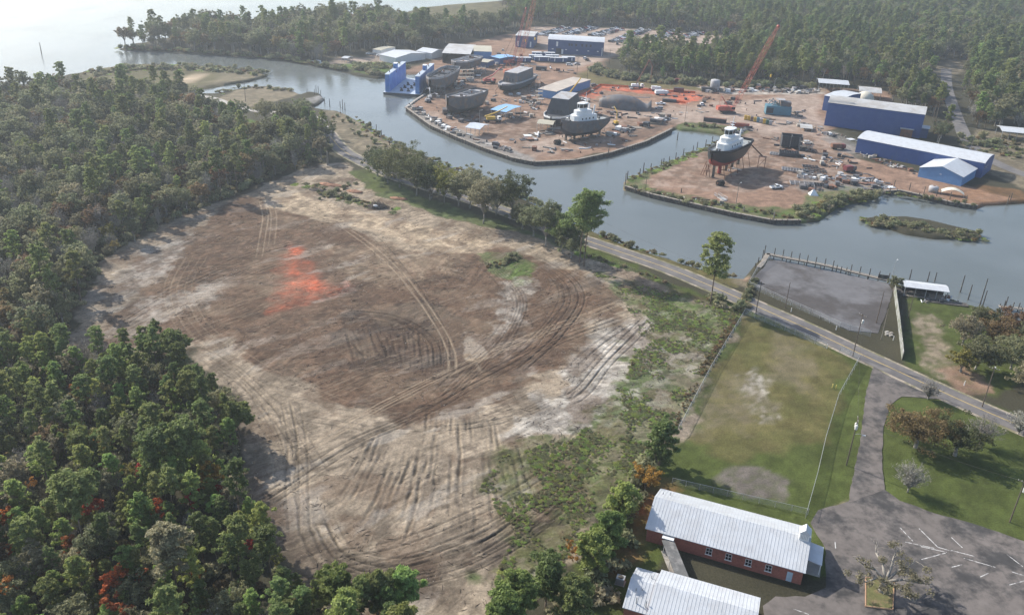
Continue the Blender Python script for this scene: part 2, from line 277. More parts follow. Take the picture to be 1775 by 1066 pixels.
LOTL = [
 (None, 'sand', 2, 5, 9, 1, 0),
 ([(230,520),(215,470),(330,395),(420,345),(500,345),(560,385),(640,405),(740,440),(850,428),(960,462),(1050,490),(1095,528),(1060,560),(1005,590),(995,640),(900,690),(800,722),(690,745),(560,690),(470,640),(390,590),(280,610),(180,590)], 'dirt', 3, 9, 11, 1, .06),
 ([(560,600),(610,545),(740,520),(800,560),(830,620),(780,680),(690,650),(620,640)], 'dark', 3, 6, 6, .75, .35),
 ([(900,480),(990,470),(1050,500),(1000,560),(880,640),(850,590),(900,540)], 'dirt', 3, 4, 6, .8, .1),
 ([(450,350),(480,320),(520,335),(600,362),(740,395),(850,418),(830,440),(760,438),(640,400),(540,380)], 'beige', 2.5, 4, 8, .95, .1),
 ([(560,430),(760,410),(820,460),(700,500),(600,480)], 'beige', 4, 8, 4, .35, .6),
 ([(800,560),(820,590),(850,620),(830,640),(810,620)], 'beige', 1.5, 2, 4, .85, .2),
 ([(830,440),(900,438),(930,460),(900,490),(850,475)], 'weed', 1.5, 3, 4, .95, .2),
 ([(880,450),(925,460),(930,490),(895,500)], 'lush', 1.5, 3, 4, .7, .3),
 ([(870,490),(930,480),(905,560),(860,580)], 'pale', 2, 4, 4, .6, .5),
 ([(1000,600),(1080,560),(1160,530),(1240,560),(1200,640),(1120,720),(1000,760),(870,760),(890,720),(970,680)], 'pale', 3, 7, 6, .9, .2),
 ([(180,490),(260,430),(330,400),(320,440),(200,540)], 'pale', 3, 6, 5, .6, .5),
 ([(150,600),(250,520),(400,480),(380,520),(250,580)], 'pale', 3, 6, 4, .5, .6),
 ([(1020,470),(1130,500),(1290,545),(1230,640),(1185,740),(1120,820),(1060,860),(1000,950),(900,1060),(840,1060),(900,900),(830,840),(860,780),(1000,740),(1090,640),(1130,560)], 'weed', 3, 9, 7, .95, .45),
 ([(1090,510),(1180,520),(1280,548),(1200,620),(1140,570)], 'lush', 3, 7, 6, .6, .6),
 ([(830,770),(980,760),(1090,700),(1090,830),(1000,930),(900,1000),(850,900)], 'olive', 3, 8, 5, .5, .6),
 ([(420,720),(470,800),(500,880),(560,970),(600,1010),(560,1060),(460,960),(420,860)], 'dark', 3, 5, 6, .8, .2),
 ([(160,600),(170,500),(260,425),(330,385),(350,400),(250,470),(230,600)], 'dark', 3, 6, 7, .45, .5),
 ([(590,760),(860,740),(870,920),(760,940),(600,930)], 'sand', 3, 5, 7, .5, .3),
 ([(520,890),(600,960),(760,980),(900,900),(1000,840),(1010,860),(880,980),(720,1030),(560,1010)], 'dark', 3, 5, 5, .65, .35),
 ([(486,470),(500,430),(522,428),(540,462),(560,490),(545,520),(500,540),(470,540),(490,505)], 'redp', 6, 3, 4, .9, .2),
 ([(540,500),(600,488),(620,505),(560,520)], 'redp', 3, 3, 4, .3, .6),
 ([(480,420),(530,420),(560,470),(600,490),(540,545),(470,550)], 'clay', 4, 6, 6, .4, .4),
]
# vehicle tracks: px polyline, number of passes, spread m, strength, tone (-1 dark rut, +1 pale)
TRK = [([(600,395),(660,440),(710,490),(760,560),(785,610),(788,650)],2,1.5,1,.7),([(640,400),(690,450),(740,520),(775,580),(780,630)],1,1,1,-.6),
 ([(1090,522),(980,565),(880,605),(780,650),(680,700),(590,750),(500,810)],3,1.5,1,.6),([(1080,545),(960,590),(830,655),(720,715),(600,770),(480,850),(430,880)],2,2,1,-.7),
 ([(455,345),(462,385),(455,425),(450,450)],1,.5,1.2,.9),([(468,345),(476,390),(470,430)],1,.5,1.2,.6),
 ([(500,690),(512,760),(515,850),(520,940)],2,1.2,1.1,-.6),([(488,700),(505,790),(530,880),(600,960)],1,1,.9,-.5),([(525,900),(570,980),(680,1008),(800,985),(900,930),(980,870),(1010,840)],5,5,1.0,-.75),
 ([(320,600),(400,640),(470,700),(520,760),(560,830)],2,2,1,-.6),([(350,610),(430,680),(480,760),(500,850)],2,2,1,-.5),
 ([(920,450),(970,480),(990,520),(950,580),(880,640)],4,4,1,-.5),([(940,445),(1000,480),(1080,520)],3,2.5,1,-.4),
 ([(1130,550),(1060,620),(1010,680),(970,700)],2,1.5,1.4,-.9),([(1100,560),(1040,600),(990,650)],2,1.5,.9,-.5),
 ([(1000,672),(985,690),(955,680)],1,1,1.5,-1),([(200,590),(330,520),(450,465),(560,430)],3,5,.8,.5),([(180,560),(300,490),(420,440),(520,410)],3,6,.8,-.5),
 ([(250,600),(380,545),(500,500),(640,440),(760,410)],3,7,.7,.4),([(300,620),(420,570),(560,530),(700,480)],3,6,.7,-.5),
 ([(560,690),(680,640),(800,600),(900,560),(1000,520)],3,5,.7,.4),([(600,545),(680,555),(740,590),(750,640)],3,4,1,-.6),
 ([(800,440),(860,470),(900,520),(880,580),(820,640),(760,700)],3,4,.8,-.5),([(330,440),(300,500),(330,570),(420,640),(540,700),(680,740)],3,5,.8,.4),
 ([(560,985),(700,960),(850,900),(960,830),(1040,740)],3,3,1.1,-.6),([(440,700),(560,720),(700,735),(860,720),(960,680)],3,4,.7,-.4)]
_lc = np.mean(np.array(LOT), 0); _fr = random.Random(21)
FUR = []
for k in range(44):
    if _fr.random() < .38: continue
    x0 = 622+k*6.3+_fr.uniform(-4, 4); y0 = 770+_fr.uniform(-25, 55); y1 = min(945, y0+_fr.uniform(60, 150)); sl = (k-29)*.018+_fr.uniform(-.05, .05)
    FUR.append(([(x0, y0), (x0+sl*(y1-y0)*.5+_fr.uniform(-4, 4), (y0+y1)/2), (x0+sl*(y1-y0)*1.15, y1)],))
for k in range(12): x0 = 745+k*10+_fr.uniform(-4, 4); y0 = 722+_fr.uniform(-10, 15); FUR.append(([(x0, y0), (x0-6+k*1.5, y0+_fr.uniform(25, 60))],))
for k in range(26): x0 = 596+k*5.8+_fr.uniform(-4, 4); y0 = 570+_fr.uniform(-10, 25); FUR.append(([(x0, y0), (x0+20-k*.8, y0+_fr.uniform(25, 65))],))
def paint(x, y, lot=True, detail=True):
    n = x.shape[0]; col = np.empty((n, 3), np.float32)
    q = fbm(x, y, 14, 4, 1)[:, None]; col[:] = C['floor']*(.7+.6*q)
    z = np.zeros(n, np.float32)
    def lay(poly, cn, soft, amp, ns, op, patch, k, mask0=None):
        px = np.array(poly); b0 = px.min(0)-amp-soft-1; b1 = px.max(0)+amp+soft+1
        idx = np.nonzero((x > b0[0]) & (x < b1[0]) & (y > b0[1]) & (y < b1[1]))[0]
        if len(idx) == 0: return
        xx, yy = x[idx], y[idx]
        s = sdf(xx, yy, poly)+(fbm(xx, yy, ns, 5, k)-.5)*2*amp
        m = sstep(soft*.5, -soft*.5, s)*op
        if patch: m = m*(1-patch+patch*sstep(.42, .58, fbm(xx, yy, ns*.45, 5, k+3))*1.3).clip(0, 1)
        if mask0 is not None: m = m*mask0[idx]
        v = (.62+.76*fbm(xx, yy, 4.5, 4, k+7))*(.55+.9*fbm(xx, yy, 1.5, 3, k+9))
        col[idx] = col[idx]*(1-m[:, None])+(C[cn]*v[:, None])*m[:, None]
    for k, (p, cn, so, am, ns, op, pa) in enumerate(LAYERS): lay(G2(p), cn, so, am, ns, op, pa, k)
    if not lot: return col, z
    ls = sdf(x, y, LOT); inl = sstep(4, -3, ls+(fbm(x, y, 8, 4, 60)-.5)*8)
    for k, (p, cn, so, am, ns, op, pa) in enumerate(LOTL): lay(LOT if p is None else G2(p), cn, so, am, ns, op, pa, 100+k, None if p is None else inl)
    if detail:
        # dragged-earth streaks: noise stretched along the blade direction, turning across the lot
        xr, yr = x-_lc[0], y-_lc[1]; wsum = 0; st = 0; st2 = 0
        for k_, an in enumerate((.75, 1.25, .25)):
            ca, sa = math.cos(an), math.sin(an); u_ = xr*ca+yr*sa; v_ = -xr*sa+yr*ca; v_ = v_+(fbm(x, y, 30, 2, 30+k_)-.5)*8
            ww = np.exp(6*fbm(x, y, 45, 2, 33+k_)); wsum = wsum+ww; st = st+ww*fbm(u_/8, v_/.6, 1., 4, 8+k_); st2 = st2+ww*fbm(u_/15, v_/1.4, 1., 3, 19+k_)
            if k_ == 0: u, v = u_, v_
        st = (st/wsum-.5)*1.35+.5; st2 = (st2/wsum-.5)*1.35+.5
        g = (1+(st-.5)*.95*inl+(st2-.5)*.5*inl)
        col *= g[:, None].clip(.35, 1.75); z += (st-.5)*.09*inl
        e1 = fbm(x, y, 13, 5, 41); e2 = fbm(x, y, 5, 5, 42); e3 = fbm(x, y, 9, 5, 43)
        for msk, cn in ((sstep(.52, .66, e1)*.16, 'beige'), (sstep(.54, .64, e2)*.38, 'dark'), (sstep(.52, .64, e3)*.5, 'dirt'), (sstep(.60, .70, fbm(u/3, v, 6, 5, 44))*.35*(1-.75*sstep(.0, .12, .2-col[:, 0])), 'pale')):
            mm = (msk*inl)[:, None]; col[:] = col*(1-mm)+C[cn]*mm
        fl = sstep(.63, .72, fbm(u/2.6, v/.5, 1., 4, 12))*inl*.32; col[:] = col*(1-fl[:, None])+C['sand']*fl[:, None]
        cl = fbm(x, y, .9, 3, 14); z += (cl-.5)*.10*inl; col *= (.80+.40*cl)[:, None]
        R_ = random.Random(5)
        for line, npass, spread, stg, tone in TRK:
            for i in range(npass):
                off = (R_.uniform(-1, 1))*spread; wl = smooth_line(G2(line), 6); a = np.array(wl)
                b0 = a.min(0)-8; b1 = a.max(0)+8; idx = np.nonzero((x > b0[0]) & (x < b1[0]) & (y > b0[1]) & (y < b1[1]))[0]
                if len(idx) == 0: continue
                xx, yy = x[idx], y[idx]; d, sd_, S = ldist(xx, yy, wl); wob = (fbm(S, S*0, 16, 2, i)-.5)*1.3; Lt = S.max(); capm = sstep(0, 5, S)*sstep(0, 5, Lt-S)*(np.abs(np.abs(sd_)-d) < .05)
                for rut in (-.95, .95):
                    e = np.abs(sd_-off-rut-wob); m = np.exp(-(e/.19)**2)*stg*(.35+.9*fbm(S/1.3, S*0+i, 2, 2, 3))
                    m = m.clip(0, 1)*inl[idx]*capm; z[idx] -= m*.11*(1 if tone < 0 else .3)
                    rim = np.exp(-((e-.55)/.2)**2)*inl[idx]*stg*capm; z[idx] += rim*.03
                    if tone < 0: col[idx] *= (1-.62*m*abs(tone))[:, None]
                    else: mm = (m*tone*.7)[:, None]; col[idx] = col[idx]*(1-mm)+C['beige']*mm
        for i, (line,) in enumerate(FUR):
            wl = smooth_line(G2(line), 5); a = np.array(wl); b0 = a.min(0)-4; b1 = a.max(0)+4
            idx = np.nonzero((x > b0[0]) & (x < b1[0]) & (y > b0[1]) & (y < b1[1]))[0]
            if len(idx) == 0: continue
            d, sd_, S = ldist(x[idx], y[idx], wl); e = np.abs(sd_+(fbm(S, S*0, 7, 3, i)-.5)*.9); wd = .12+.26*fbm(S, S*0, 6, 2, i+40)
            cap = np.where(d > np.abs(sd_)+.02, 0, 1)
            m = np.exp(-(e/wd)**2)*cap*sstep(0, 3, S)*sstep(0, 3, S.max()-S)*sstep(.36, .62, fbm(S, S*0+i*3.3, 4, 3, i+20))*(.5+.6*_fh(i)); z[idx] -= m*.16; z[idx] += np.exp(-((e-.7)/.3)**2)*.05*cap
            col[idx] *= (1-.5*m.clip(0, 1))[:, None]
    return col, z
def _fh(i): return (math.sin(i*12.9898)*43758.5453) % 1
def height(x, y):
    s = sdf(x, y, WATER); s = np.maximum(s, -sdf(x, y, ISLE)+.0)
    z = np.where(s > 0, 0, 0)+(-3.2)*sstep(1.2, -3.0, s)
    return z.astype(np.float32), s
def grid_sheet(name, xs, ys, dz, lot, detail, hole=None, keep=None, sink=False):
    X, Y = np.meshgrid(xs, ys); nx, ny = len(xs), len(ys); x = X.ravel().astype(np.float32); y = Y.ravel().astype(np.float32)
    z, s = height(x, y); col, zd = paint(x, y, lot, detail)
    low = 0
    wet = sstep(.6, -1.5, s)[:, None]; col = col*(1-wet*.6)+np.array([.05, .045, .03], np.float32)*wet*.6
    z = z+zd+dz+(fbm(x, y, 25, 3, 77)-.5)*.12*(s > 3)
    if sink: z = np.where(sdf(x, y, LOT) < -.6, z-1.2, z)
    if hole is not None:
        ins = (x > hole[0]) & (x < hole[1]) & (y > hole[2]) & (y < hole[3]); z = np.where(ins, z-1.5, z)
    I = np.arange(nx*ny).reshape(ny, nx); F4 = np.stack([I[:-1, :-1], I[:-1, 1:], I[1:, 1:], I[1:, :-1]], -1).reshape(-1, 4)
    if keep is not None:
        kp = keep(x, y); F4 = F4[kp[F4].all(1)]; used = np.zeros(nx*ny, bool); used[F4.ravel()] = True
        rem = -np.ones(nx*ny, np.int64); rem[used] = np.arange(used.sum()); F4 = rem[F4]; x, y, z, col = x[used], y[used], z[used], col[used]
    me = bpy.data.meshes.new(name); me.vertices.add(len(x)); me.vertices.foreach_set('co', np.stack([x, y, z], 1).ravel())
    me.loops.add(F4.size); me.loops.foreach_set('vertex_index', F4.ravel().astype(np.int32)); me.polygons.add(len(F4))
    me.polygons.foreach_set('loop_start', np.arange(0, F4.size, 4, dtype=np.int32)); me.polygons.foreach_set('loop_total', np.full(len(F4), 4, np.int32))
    me.polygons.foreach_set('use_smooth', np.ones(len(F4), bool)); me.update(calc_edges=True)
    ca = me.color_attributes.new('soil', 'FLOAT_COLOR', 'POINT'); ca.data.foreach_set('color', np.concatenate([col.clip(0, 1), np.ones((len(x), 1), np.float32)], 1).ravel())
    me.materials.append(GROUND); o = link(name, me); o['kind'] = 'structure'; return o
def groundmat():
    m = bpy.data.materials.new('soil'); m.use_nodes = True; t = m.node_tree; b = t.nodes['Principled BSDF']
    at = N(t, 'ShaderNodeAttribute', attribute_name='soil'); geo = N(t, 'ShaderNodeNewGeometry')
    nz = N(t, 'ShaderNodeTexNoise'); nz.inputs['Scale'].default_value = 2.2; nz.inputs['Detail'].default_value = 8; nz.inputs['Roughness'].default_value = .85; t.links.new(geo.outputs['Position'], nz.inputs['Vector'])
    mr = N(t, 'ShaderNodeMapRange'); mr.inputs[1].default_value = .3; mr.inputs[2].default_value = .7; mr.inputs[3].default_value = .5; mr.inputs[4].default_value = 1.5; t.links.new(nz.outputs[0], mr.inputs[0])
    ml = N(t, 'ShaderNodeMix', data_type='RGBA', blend_type='MULTIPLY'); ml.inputs[0].default_value = 1; t.links.new(at.outputs[0], ml.inputs[6]); t.links.new(mr.outputs[0], ml.inputs[7])
    t.links.new(ml.outputs[2], b.inputs['Base Color']); b.inputs['Roughness'].default_value = .95; b.inputs['Specular IOR Level'].default_value = .1
    bp = N(t, 'ShaderNodeBump'); bp.inputs['Strength'].default_value = .6; bp.inputs['Distance'].default_value = .22; t.links.new(nz.outputs[0], bp.inputs['Height']); t.links.new(bp.outputs[0], b.inputs['Normal'])
    return m
GROUND = groundmat()
MID = (-175, 262, 100, 560)
xs = np.concatenate([np.geomspace(9000, 760, 24)*-1, np.arange(-740, 740, 5.), np.geomspace(760, 9000, 24)])
ys = np.concatenate([-np.geomspace(6000, 20, 20), np.arange(0, 1300, 5.), np.geomspace(1310, 12000, 28)])
grid_sheet('ground', xs, ys, 0, False, False, hole=(MID[0]+6, MID[1]-6, MID[2]+6, MID[3]-6))
grid_sheet('yard_ground', np.arange(MID[0], MID[1]+.1, 1.0), np.arange(MID[2], MID[3]+.1, 1.0), .03, True, False, sink=True)
_l = np.array(LOT); _x0, _y0 = _l.min(0)-6; _x1, _y1 = _l.max(0)+6
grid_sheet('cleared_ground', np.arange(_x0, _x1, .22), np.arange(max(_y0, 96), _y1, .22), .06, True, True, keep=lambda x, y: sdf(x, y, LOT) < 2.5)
# water
def watermat():
    m = bpy.data.materials.new('water'); m.use_nodes = True; t = m.node_tree; b = t.nodes['Principled BSDF']
    geo = N(t, 'ShaderNodeNewGeometry'); mp = N(t, 'ShaderNodeMapping'); mp.inputs['Rotation'].default_value = (0, 0, .5); mp.inputs['Scale'].default_value = (1, .45, 1); t.links.new(geo.outputs['Position'], mp.inputs[0])
    n1 = N(t, 'ShaderNodeTexNoise'); n1.inputs['Scale'].default_value = .9; n1.inputs['Detail'].default_value = 4; n1.inputs['Roughness'].default_value = .6; t.links.new(mp.outputs[0], n1.inputs[0])
    bp = N(t, 'ShaderNodeBump'); bp.inputs['Strength'].default_value = .5; bp.inputs['Distance'].default_value = .16; t.links.new(n1.outputs[0], bp.inputs['Height'])
    n2 = N(t, 'ShaderNodeTexNoise'); n2.inputs['Scale'].default_value = .02; n2.inputs['Detail'].default_value = 3; t.links.new(geo.outputs['Position'], n2.inputs[0])
    r = N(t, 'ShaderNodeValToRGB'); r.color_ramp.elements[0].position = .35; r.color_ramp.elements[0].color = (.105, .118, .112, 1); r.color_ramp.elements[1].position = .7; r.color_ramp.elements[1].color = (.135, .15, .148, 1)
    t.links.new(n2.outputs[0], r.inputs[0]); t.links.new(r.outputs[0], b.inputs['Base Color']); rr_ = N(t, 'ShaderNodeMapRange'); rr_.inputs[1].default_value = .35; rr_.inputs[2].default_value = .65; rr_.inputs[3].default_value = .05; rr_.inputs[4].default_value = .15; n3 = N(t, 'ShaderNodeTexNoise'); n3.inputs['Scale'].default_value = .035; n3.inputs['Detail'].default_value = 4; t.links.new(mp.outputs[0], n3.inputs[0]); t.links.new(n3.outputs[0], rr_.inputs[0]); t.links.new(rr_.outputs[0], b.inputs['Roughness']); b.inputs['IOR'].default_value = 1.33
    t.links.new(bp.outputs[0], b.inputs['Normal']); return m
me = bpy.data.meshes.new('water'); me.from_pydata([(-14000, -5000, WZ), (14000, -5000, WZ), (14000, 16000, WZ), (-14000, 16000, WZ)], [], [(0, 1, 2, 3)]); me.materials.append(watermat())
link('water', me)['kind'] = 'structure'
# ================================================================ paved surfaces
ASPH = mat('asphalt', (.115, .108, .107), .9, var=.2, scale=.35, wear=(.155, .143, .135), wscale=.12, wamt=.7, bump=.1, coords='Object')
ASPD = mat('old_asphalt', (.056, .053, .052), .9, var=.35, scale=.4, wear=(.135, .118, .107), wscale=.10, wamt=.9, bump=.1)
ASPL = mat('dock_asphalt', (.125, .122, .126), .9, var=.22, scale=.3, wear=(.062, .055, .053), wscale=.045, wamt=.8, bump=.1)
YEL = mat('yellow_paint', (.50, .36, .12), .8, var=.3, scale=2); WHT = mat('white_paint', (.52, .51, .49), .8, var=.45, scale=2.5, wear=(.14, .13, .125), wscale=1.2, wamt=.6)
CONC = mat('concrete', (.36, .34, .31), .9, var=.2, scale=.5, wear=(.26, .23, .2), wscale=.3)
def strip(line, w0, w1, z):
    mb = MB(); vs = []; n = len(line)
    for i, p in enumerate(line):
        a = Vector((*line[max(i-1, 0)], 0)); b = Vector((*line[min(i+1, n-1)], 0)); d = (b-a).normalized(); nn = Vector((-d.y, d.x, 0)); q = Vector((*p, z))
        vs += [q+nn*w0, q+nn*w1]
    return mb.add(vs, [(2*i+1, 2*i+3, 2*i+2, 2*i) if w0 > w1 else (2*i, 2*i+2, 2*i+3, 2*i+1) for i in range(n-1)])
ROADPX = [(560,222),(575,240),(595,262),(640,287),(700,312),(780,336),(850,358),(910,380),(970,402),(1035,424),(1100,446),(1160,467),(1240,500),(1330,540),(1400,571),(1480,609),(1560,646),(1640,683),(1700,710),(1775,742),(1860,778),(2000,840)]
road_line = smooth_line(G2(ROADPX), 5)
strip(road_line, 3.35, -3.35, .175).build('road', ASPH)['kind'] = 'structure'
strip(road_line, .18, .05, .181).build('road_marking', YEL)['kind'] = 'structure'
strip(road_line, -.05, -.18, .181).build('road_marking', YEL)['kind'] = 'structure'
SHO = mat('gravel_shoulder', (.33, .28, .22), .95, var=.35, scale=1.2, wear=(.16, .15, .08), wscale=.2, wamt=.8)
strip(road_line, 4.3, -4.3, .125).build('road_shoulder', SHO)['kind'] = 'structure'
wroad = smooth_line(G2([(560,222),(548,207),(520,199),(480,197),(430,190),(395,181),(370,172),(330,165)]), 5)
strip(wroad, 3, -3, .16).build('road', CONC)['kind'] = 'structure'
eroad = smooth_line(G2([(1640,120),(1641,150),(1648,175),(1658,203),(1668,228),(1681,250),(1700,268),(1735,287),(1790,308),(1900,340)]), 4)
strip(eroad, 3.6, -3.6, .16).build('road', ASPH)['kind'] = 'structure'
def flat(name, px, z, m, kind='structure', wob=0):
    p = G2(px)
    if wob:
        q = []
        for i in range(len(p)):
            a, b = p[i], p[(i+1) % len(p)]; k = max(1, int(math.hypot(a[0]-b[0], a[1]-b[1])/1.5))
            for j in range(k): t = j/k; q.append((a[0]+(b[0]-a[0])*t+rnd.uniform(-wob, wob), a[1]+(b[1]-a[1])*t+rnd.uniform(-wob, wob)))
        p = q
    mb = MB().prism(p, -.2, z); o = mb.build(name, m); o['kind'] = kind; return o
flat('dock_pavement', [(1297,492),(1334,452),(1350,452),(1440,471),(1540,492),(1548,505),(1535,545),(1522,578),(1470,573),(1430,553),(1370,524)], .13, ASPL, wob=.2)
flat('driveway', [(1514,636),(1540,652),(1590,676),(1640,694),(1600,690),(1562,688),(1543,702),(1531,745),(1529,800),(1533,850),(1470,872),(1478,830),(1492,760),(1500,690),(1508,655)], .150, ASPD, wob=.15)
flat('church_parking', [(1404,906),(1418,884),(1470,870),(1533,848),(1560,868),(1620,890),(1700,912),(1775,938),(1950,1010),(1950,1230),(1340,1230),(1322,1050),(1345,1035),(1395,1034),(1432,1018),(1430,950)], .142, ASPD, wob=.15)
for a, b in [((1215,570),(1390,615)),((1310,630),(1555,700)),((985,640),(1170,590)),((860,505),(1090,555)),((965,400),(1110,545)),((1110,545),(1215,575)),((1215,700),(1295,680)),((1435,775),(1500,745)),((1660,835),(1775,805)),((1680,735),(1775,765)),((1640,600),(1765,695)),((820,395),(920,500)),((980,540),(1180,585)),((0,1020),(120,1062)),((320,500),(325,560)),((1215,470),(1300,550))]:
    l = G2([(1375+a[0]/4.4375, 826+a[1]/4.4375), (1375+b[0]/4.4375, 826+b[1]/4.4375)])
    strip(l, .09, -.09, .149).build('parking_line', WHT)['kind'] = 'structure'
# ================================================================ vegetation
PINE_L = leafmat('pine_needles', (.215, .255, .092)); OAK_L = leafmat('oak_leaves', (.215, .222, .118)); PALE_L = leafmat('pale_leaves', (.29, .275, .165))
RED_L = leafmat('red_leaves', (.42, .085, .03), trans=.4); ORG_L = leafmat('orange_leaves', (.42, .19, .05), trans=.4); YEL_L = leafmat('yellow_leaves', (.24, .22, .055), trans=.4)
BRN_L = leafmat('bronze_leaves', (.215, .155, .075)); GREY_L = leafmat('grey_twigs', (.30, .28, .24), trans=.05); BRT_L = leafmat('bright_needles', (.28, .345, .105)); DARK_L = leafmat('dark_oak_leaves', (.10, .118, .05)); DRY_L = leafmat('dry_grass', (.26, .21, .12))
BARK = mat('pine_bark', (.155, .115, .085), .95, var=.3, scale=3); BARKG = mat('grey_bark', (.26, .24, .21), .95, var=.3, scale=3)
NR = np.random.RandomState(11)
def leaves(cen, rad, per, size, up=.5, el=1.6):
    """leaf-sized quads spread through ellipsoids; cen (k,3), rad (k,3)"""
    cen = np.array(cen, float); rad = np.array(rad, float); k = len(cen); n = k*per; idx = np.repeat(np.arange(k), per)
    d = NR.normal(size=(n, 3)); d /= np.linalg.norm(d, axis=1)[:, None]; r = NR.rand(n)**.6
    p = cen[idx]+d*r[:, None]*rad[idx]
    nn = d*.9+NR.normal(size=(n, 3))*.7+np.array([0, 0, up]); nn /= np.linalg.norm(nn, axis=1)[:, None]
    t = np.cross(nn, NR.normal(size=(n, 3))); t /= np.linalg.norm(t, axis=1)[:, None]+1e-9; b = np.cross(nn, t)
    s = size*(.6+.8*NR.rand(n))[:, None]; a = t*s*el*.5; c = b*s*.5
    V = np.stack([p-a-c*.6, p+a*.2-c, p+a+c*.3, p-a*.3+c], 1).reshape(-1, 3); return V
def treemesh(name, mb, cen, rad, per, size, mats, up=.5, el=1.6):
    V = leaves(cen, rad, per, size, up, el); b = len(mb.v); nf = len(V)//4
    mc = bpy.data.meshes.new(name+'_crown'); mc.from_pydata([tuple(v) for v in V], [], [(4*i, 4*i+1, 4*i+2, 4*i+3) for i in range(nf)]); mc.materials.append(mats[1])
    mt = mb.mesh(name+'_trunk', mats[0], True)
    j = MB(); j.v = mb.v+[tuple(v) for v in V]; j.f = mb.f+[(b+4*i, b+4*i+1, b+4*i+2, b+4*i+3) for i in range(nf)]; j.m = [0]*len(mb.f)+[1]*nf
    return mt, mc, j.mesh(name, mats)
def pine(h=16, cw=2.9, c0=.48, ncl=26, per=75, mats=None, size=.42, lean=.02):
    mb = MB(); bx, by = rnd.uniform(-lean, lean)*h, rnd.uniform(-lean, lean)*h; pt = lambda t: Vector((bx*t*t, by*t*t, h*t))
    ts = [0, .2, .4, .6, .8, .97]; mb.path([pt(t)-Vector((0, 0, .3 if t == 0 else 0)) for t in ts], [.24, .19, .16, .12, .07, .02], 6); cen = []; rad = []
    for i in range(ncl):
        t = c0+(1-c0)*((i+.5)/ncl)**.85; q = (t-c0)/(1-c0); rr = cw*(.35+.9*math.sin(math.pi*min(1, q*.78+.22)))*rnd.uniform(.35, 1.0)
        if i > ncl-4: rr *= .35
        a = i*2.4+rnd.uniform(-.6, .6); p = pt(min(t, .96)); e = p+Vector((math.cos(a)*rr, math.sin(a)*rr, rr*.22+rnd.uniform(-.2, .3)))
        if i % 2 == 0: mb.tube(p, e, .045, .015, 3)
        sz = rnd.uniform(.6, 1.05)*cw/2.9; cen.append(e); rad.append((sz, sz, sz*.6))
        for _k in range(2):
            f_ = rnd.uniform(.35, .9); o_ = Vector((rnd.gauss(0, .7), rnd.gauss(0, .7), rnd.gauss(0, .3)))*cw/2.9; s2 = rnd.uniform(.35, .75)*cw/2.9; cen.append(p.lerp(e, f_)+o_); rad.append((s2*1.2, s2*1.2, s2*.6))
    return treemesh('pine', mb, cen, rad, int(per*.66), size*.64, mats or (BARK, PINE_L), up=.3, el=2.6)
def broad(h=12, cw=4.2, c0=.3, ncl=34, per=80, mats=None, size=.45, flat=1., trunk=.28, gap=.0):
    mb = MB(); cen = []; rad = []; fork = Vector((rnd.uniform(-.3, .3), rnd.uniform(-.3, .3), h*c0*.9))
    mb.path([(0, 0, -.3), tuple(fork*.5), tuple(fork)], [trunk*1.25, trunk, trunk*.85], 7)
    for i in range(ncl):
        u = 2*((i+.5)/ncl)-1; a = i*2.399+rnd.uniform(-.4, .4); q = rnd.uniform(.55, 1.0) if i % 4 else rnd.uniform(.1, .5)
        zz = u if u > -.3 else u*.55; s_ = math.sqrt(max(.05, 1-u*u))
        c = Vector((math.cos(a)*s_*cw*q, math.sin(a)*s_*cw*q, h*(c0+(1-c0)*.5)+zz*h*(1-c0)*.46*flat*q)); c += Vector((rnd.uniform(-.5, .5), rnd.uniform(-.5, .5), rnd.uniform(-.4, .4)))
        if rnd.random() < gap: continue
        if i % 3 == 0: m_ = fork.lerp(c, .5)+Vector((0, 0, .3)); mb.path([fork, m_, c], [trunk*.45, trunk*.25, .03], 4)
        sz = rnd.uniform(.7, 1.25)*cw/4.2; cen.append(c); rad.append((sz*1.2, sz*1.2, sz*.85))
        for _k in range(2): s2 = rnd.uniform(.4, .8)*cw/4.2; cen.append(c+Vector((rnd.gauss(0, .9), rnd.gauss(0, .9), rnd.gauss(0, .7)))*cw/4.2); rad.append((s2*1.2, s2*1.2, s2*.8))
    return treemesh('broadleaf', mb, cen, rad, int(per*.62), size*.68, mats or (BARKG, OAK_L), el=1.3)
def branchy(mb, p, d, L, r, depth, tips, spread=.55, minr=.018, up=.12):
    q = p+d*L; mid = p+d*L*.5+Vector((rnd.uniform(-1, 1), rnd.uniform(-1, 1), rnd.uniform(-.5, .5)))*L*.07
    mb.path([p, mid, q], [r, r*.85, max(minr, r*.68)], 5 if r > .08 else 3)
    if depth == 0: tips.append(q); return
    for k in range(rnd.choice((2, 3, 3)) if depth > 1 else 3):
        dd = (d+Vector((rnd.gauss(0, spread), rnd.gauss(0, spread), rnd.gauss(0, spread*.7)+up))).normalized(); branchy(mb, q if k else mid.lerp(q, .6), dd, L*rnd.uniform(.6, .85), max(minr, r*.62), depth-1, tips, spread, minr, up)
def bare(h=8, mats=None, depth=5, spread=.5, lel=7., per=10, size=.3, r=.2, up=.12):
    mb = MB(); tips = []; branchy(mb, Vector((0, 0, -.3)), Vector((0, 0, 1)), h*.3, r, depth, tips, spread, .02, up)
    return treemesh('bare', mb, tips, [(h*.075, h*.075, h*.07)]*len(tips), per, size*.3, mats or (BARKG, GREY_L), el=lel)
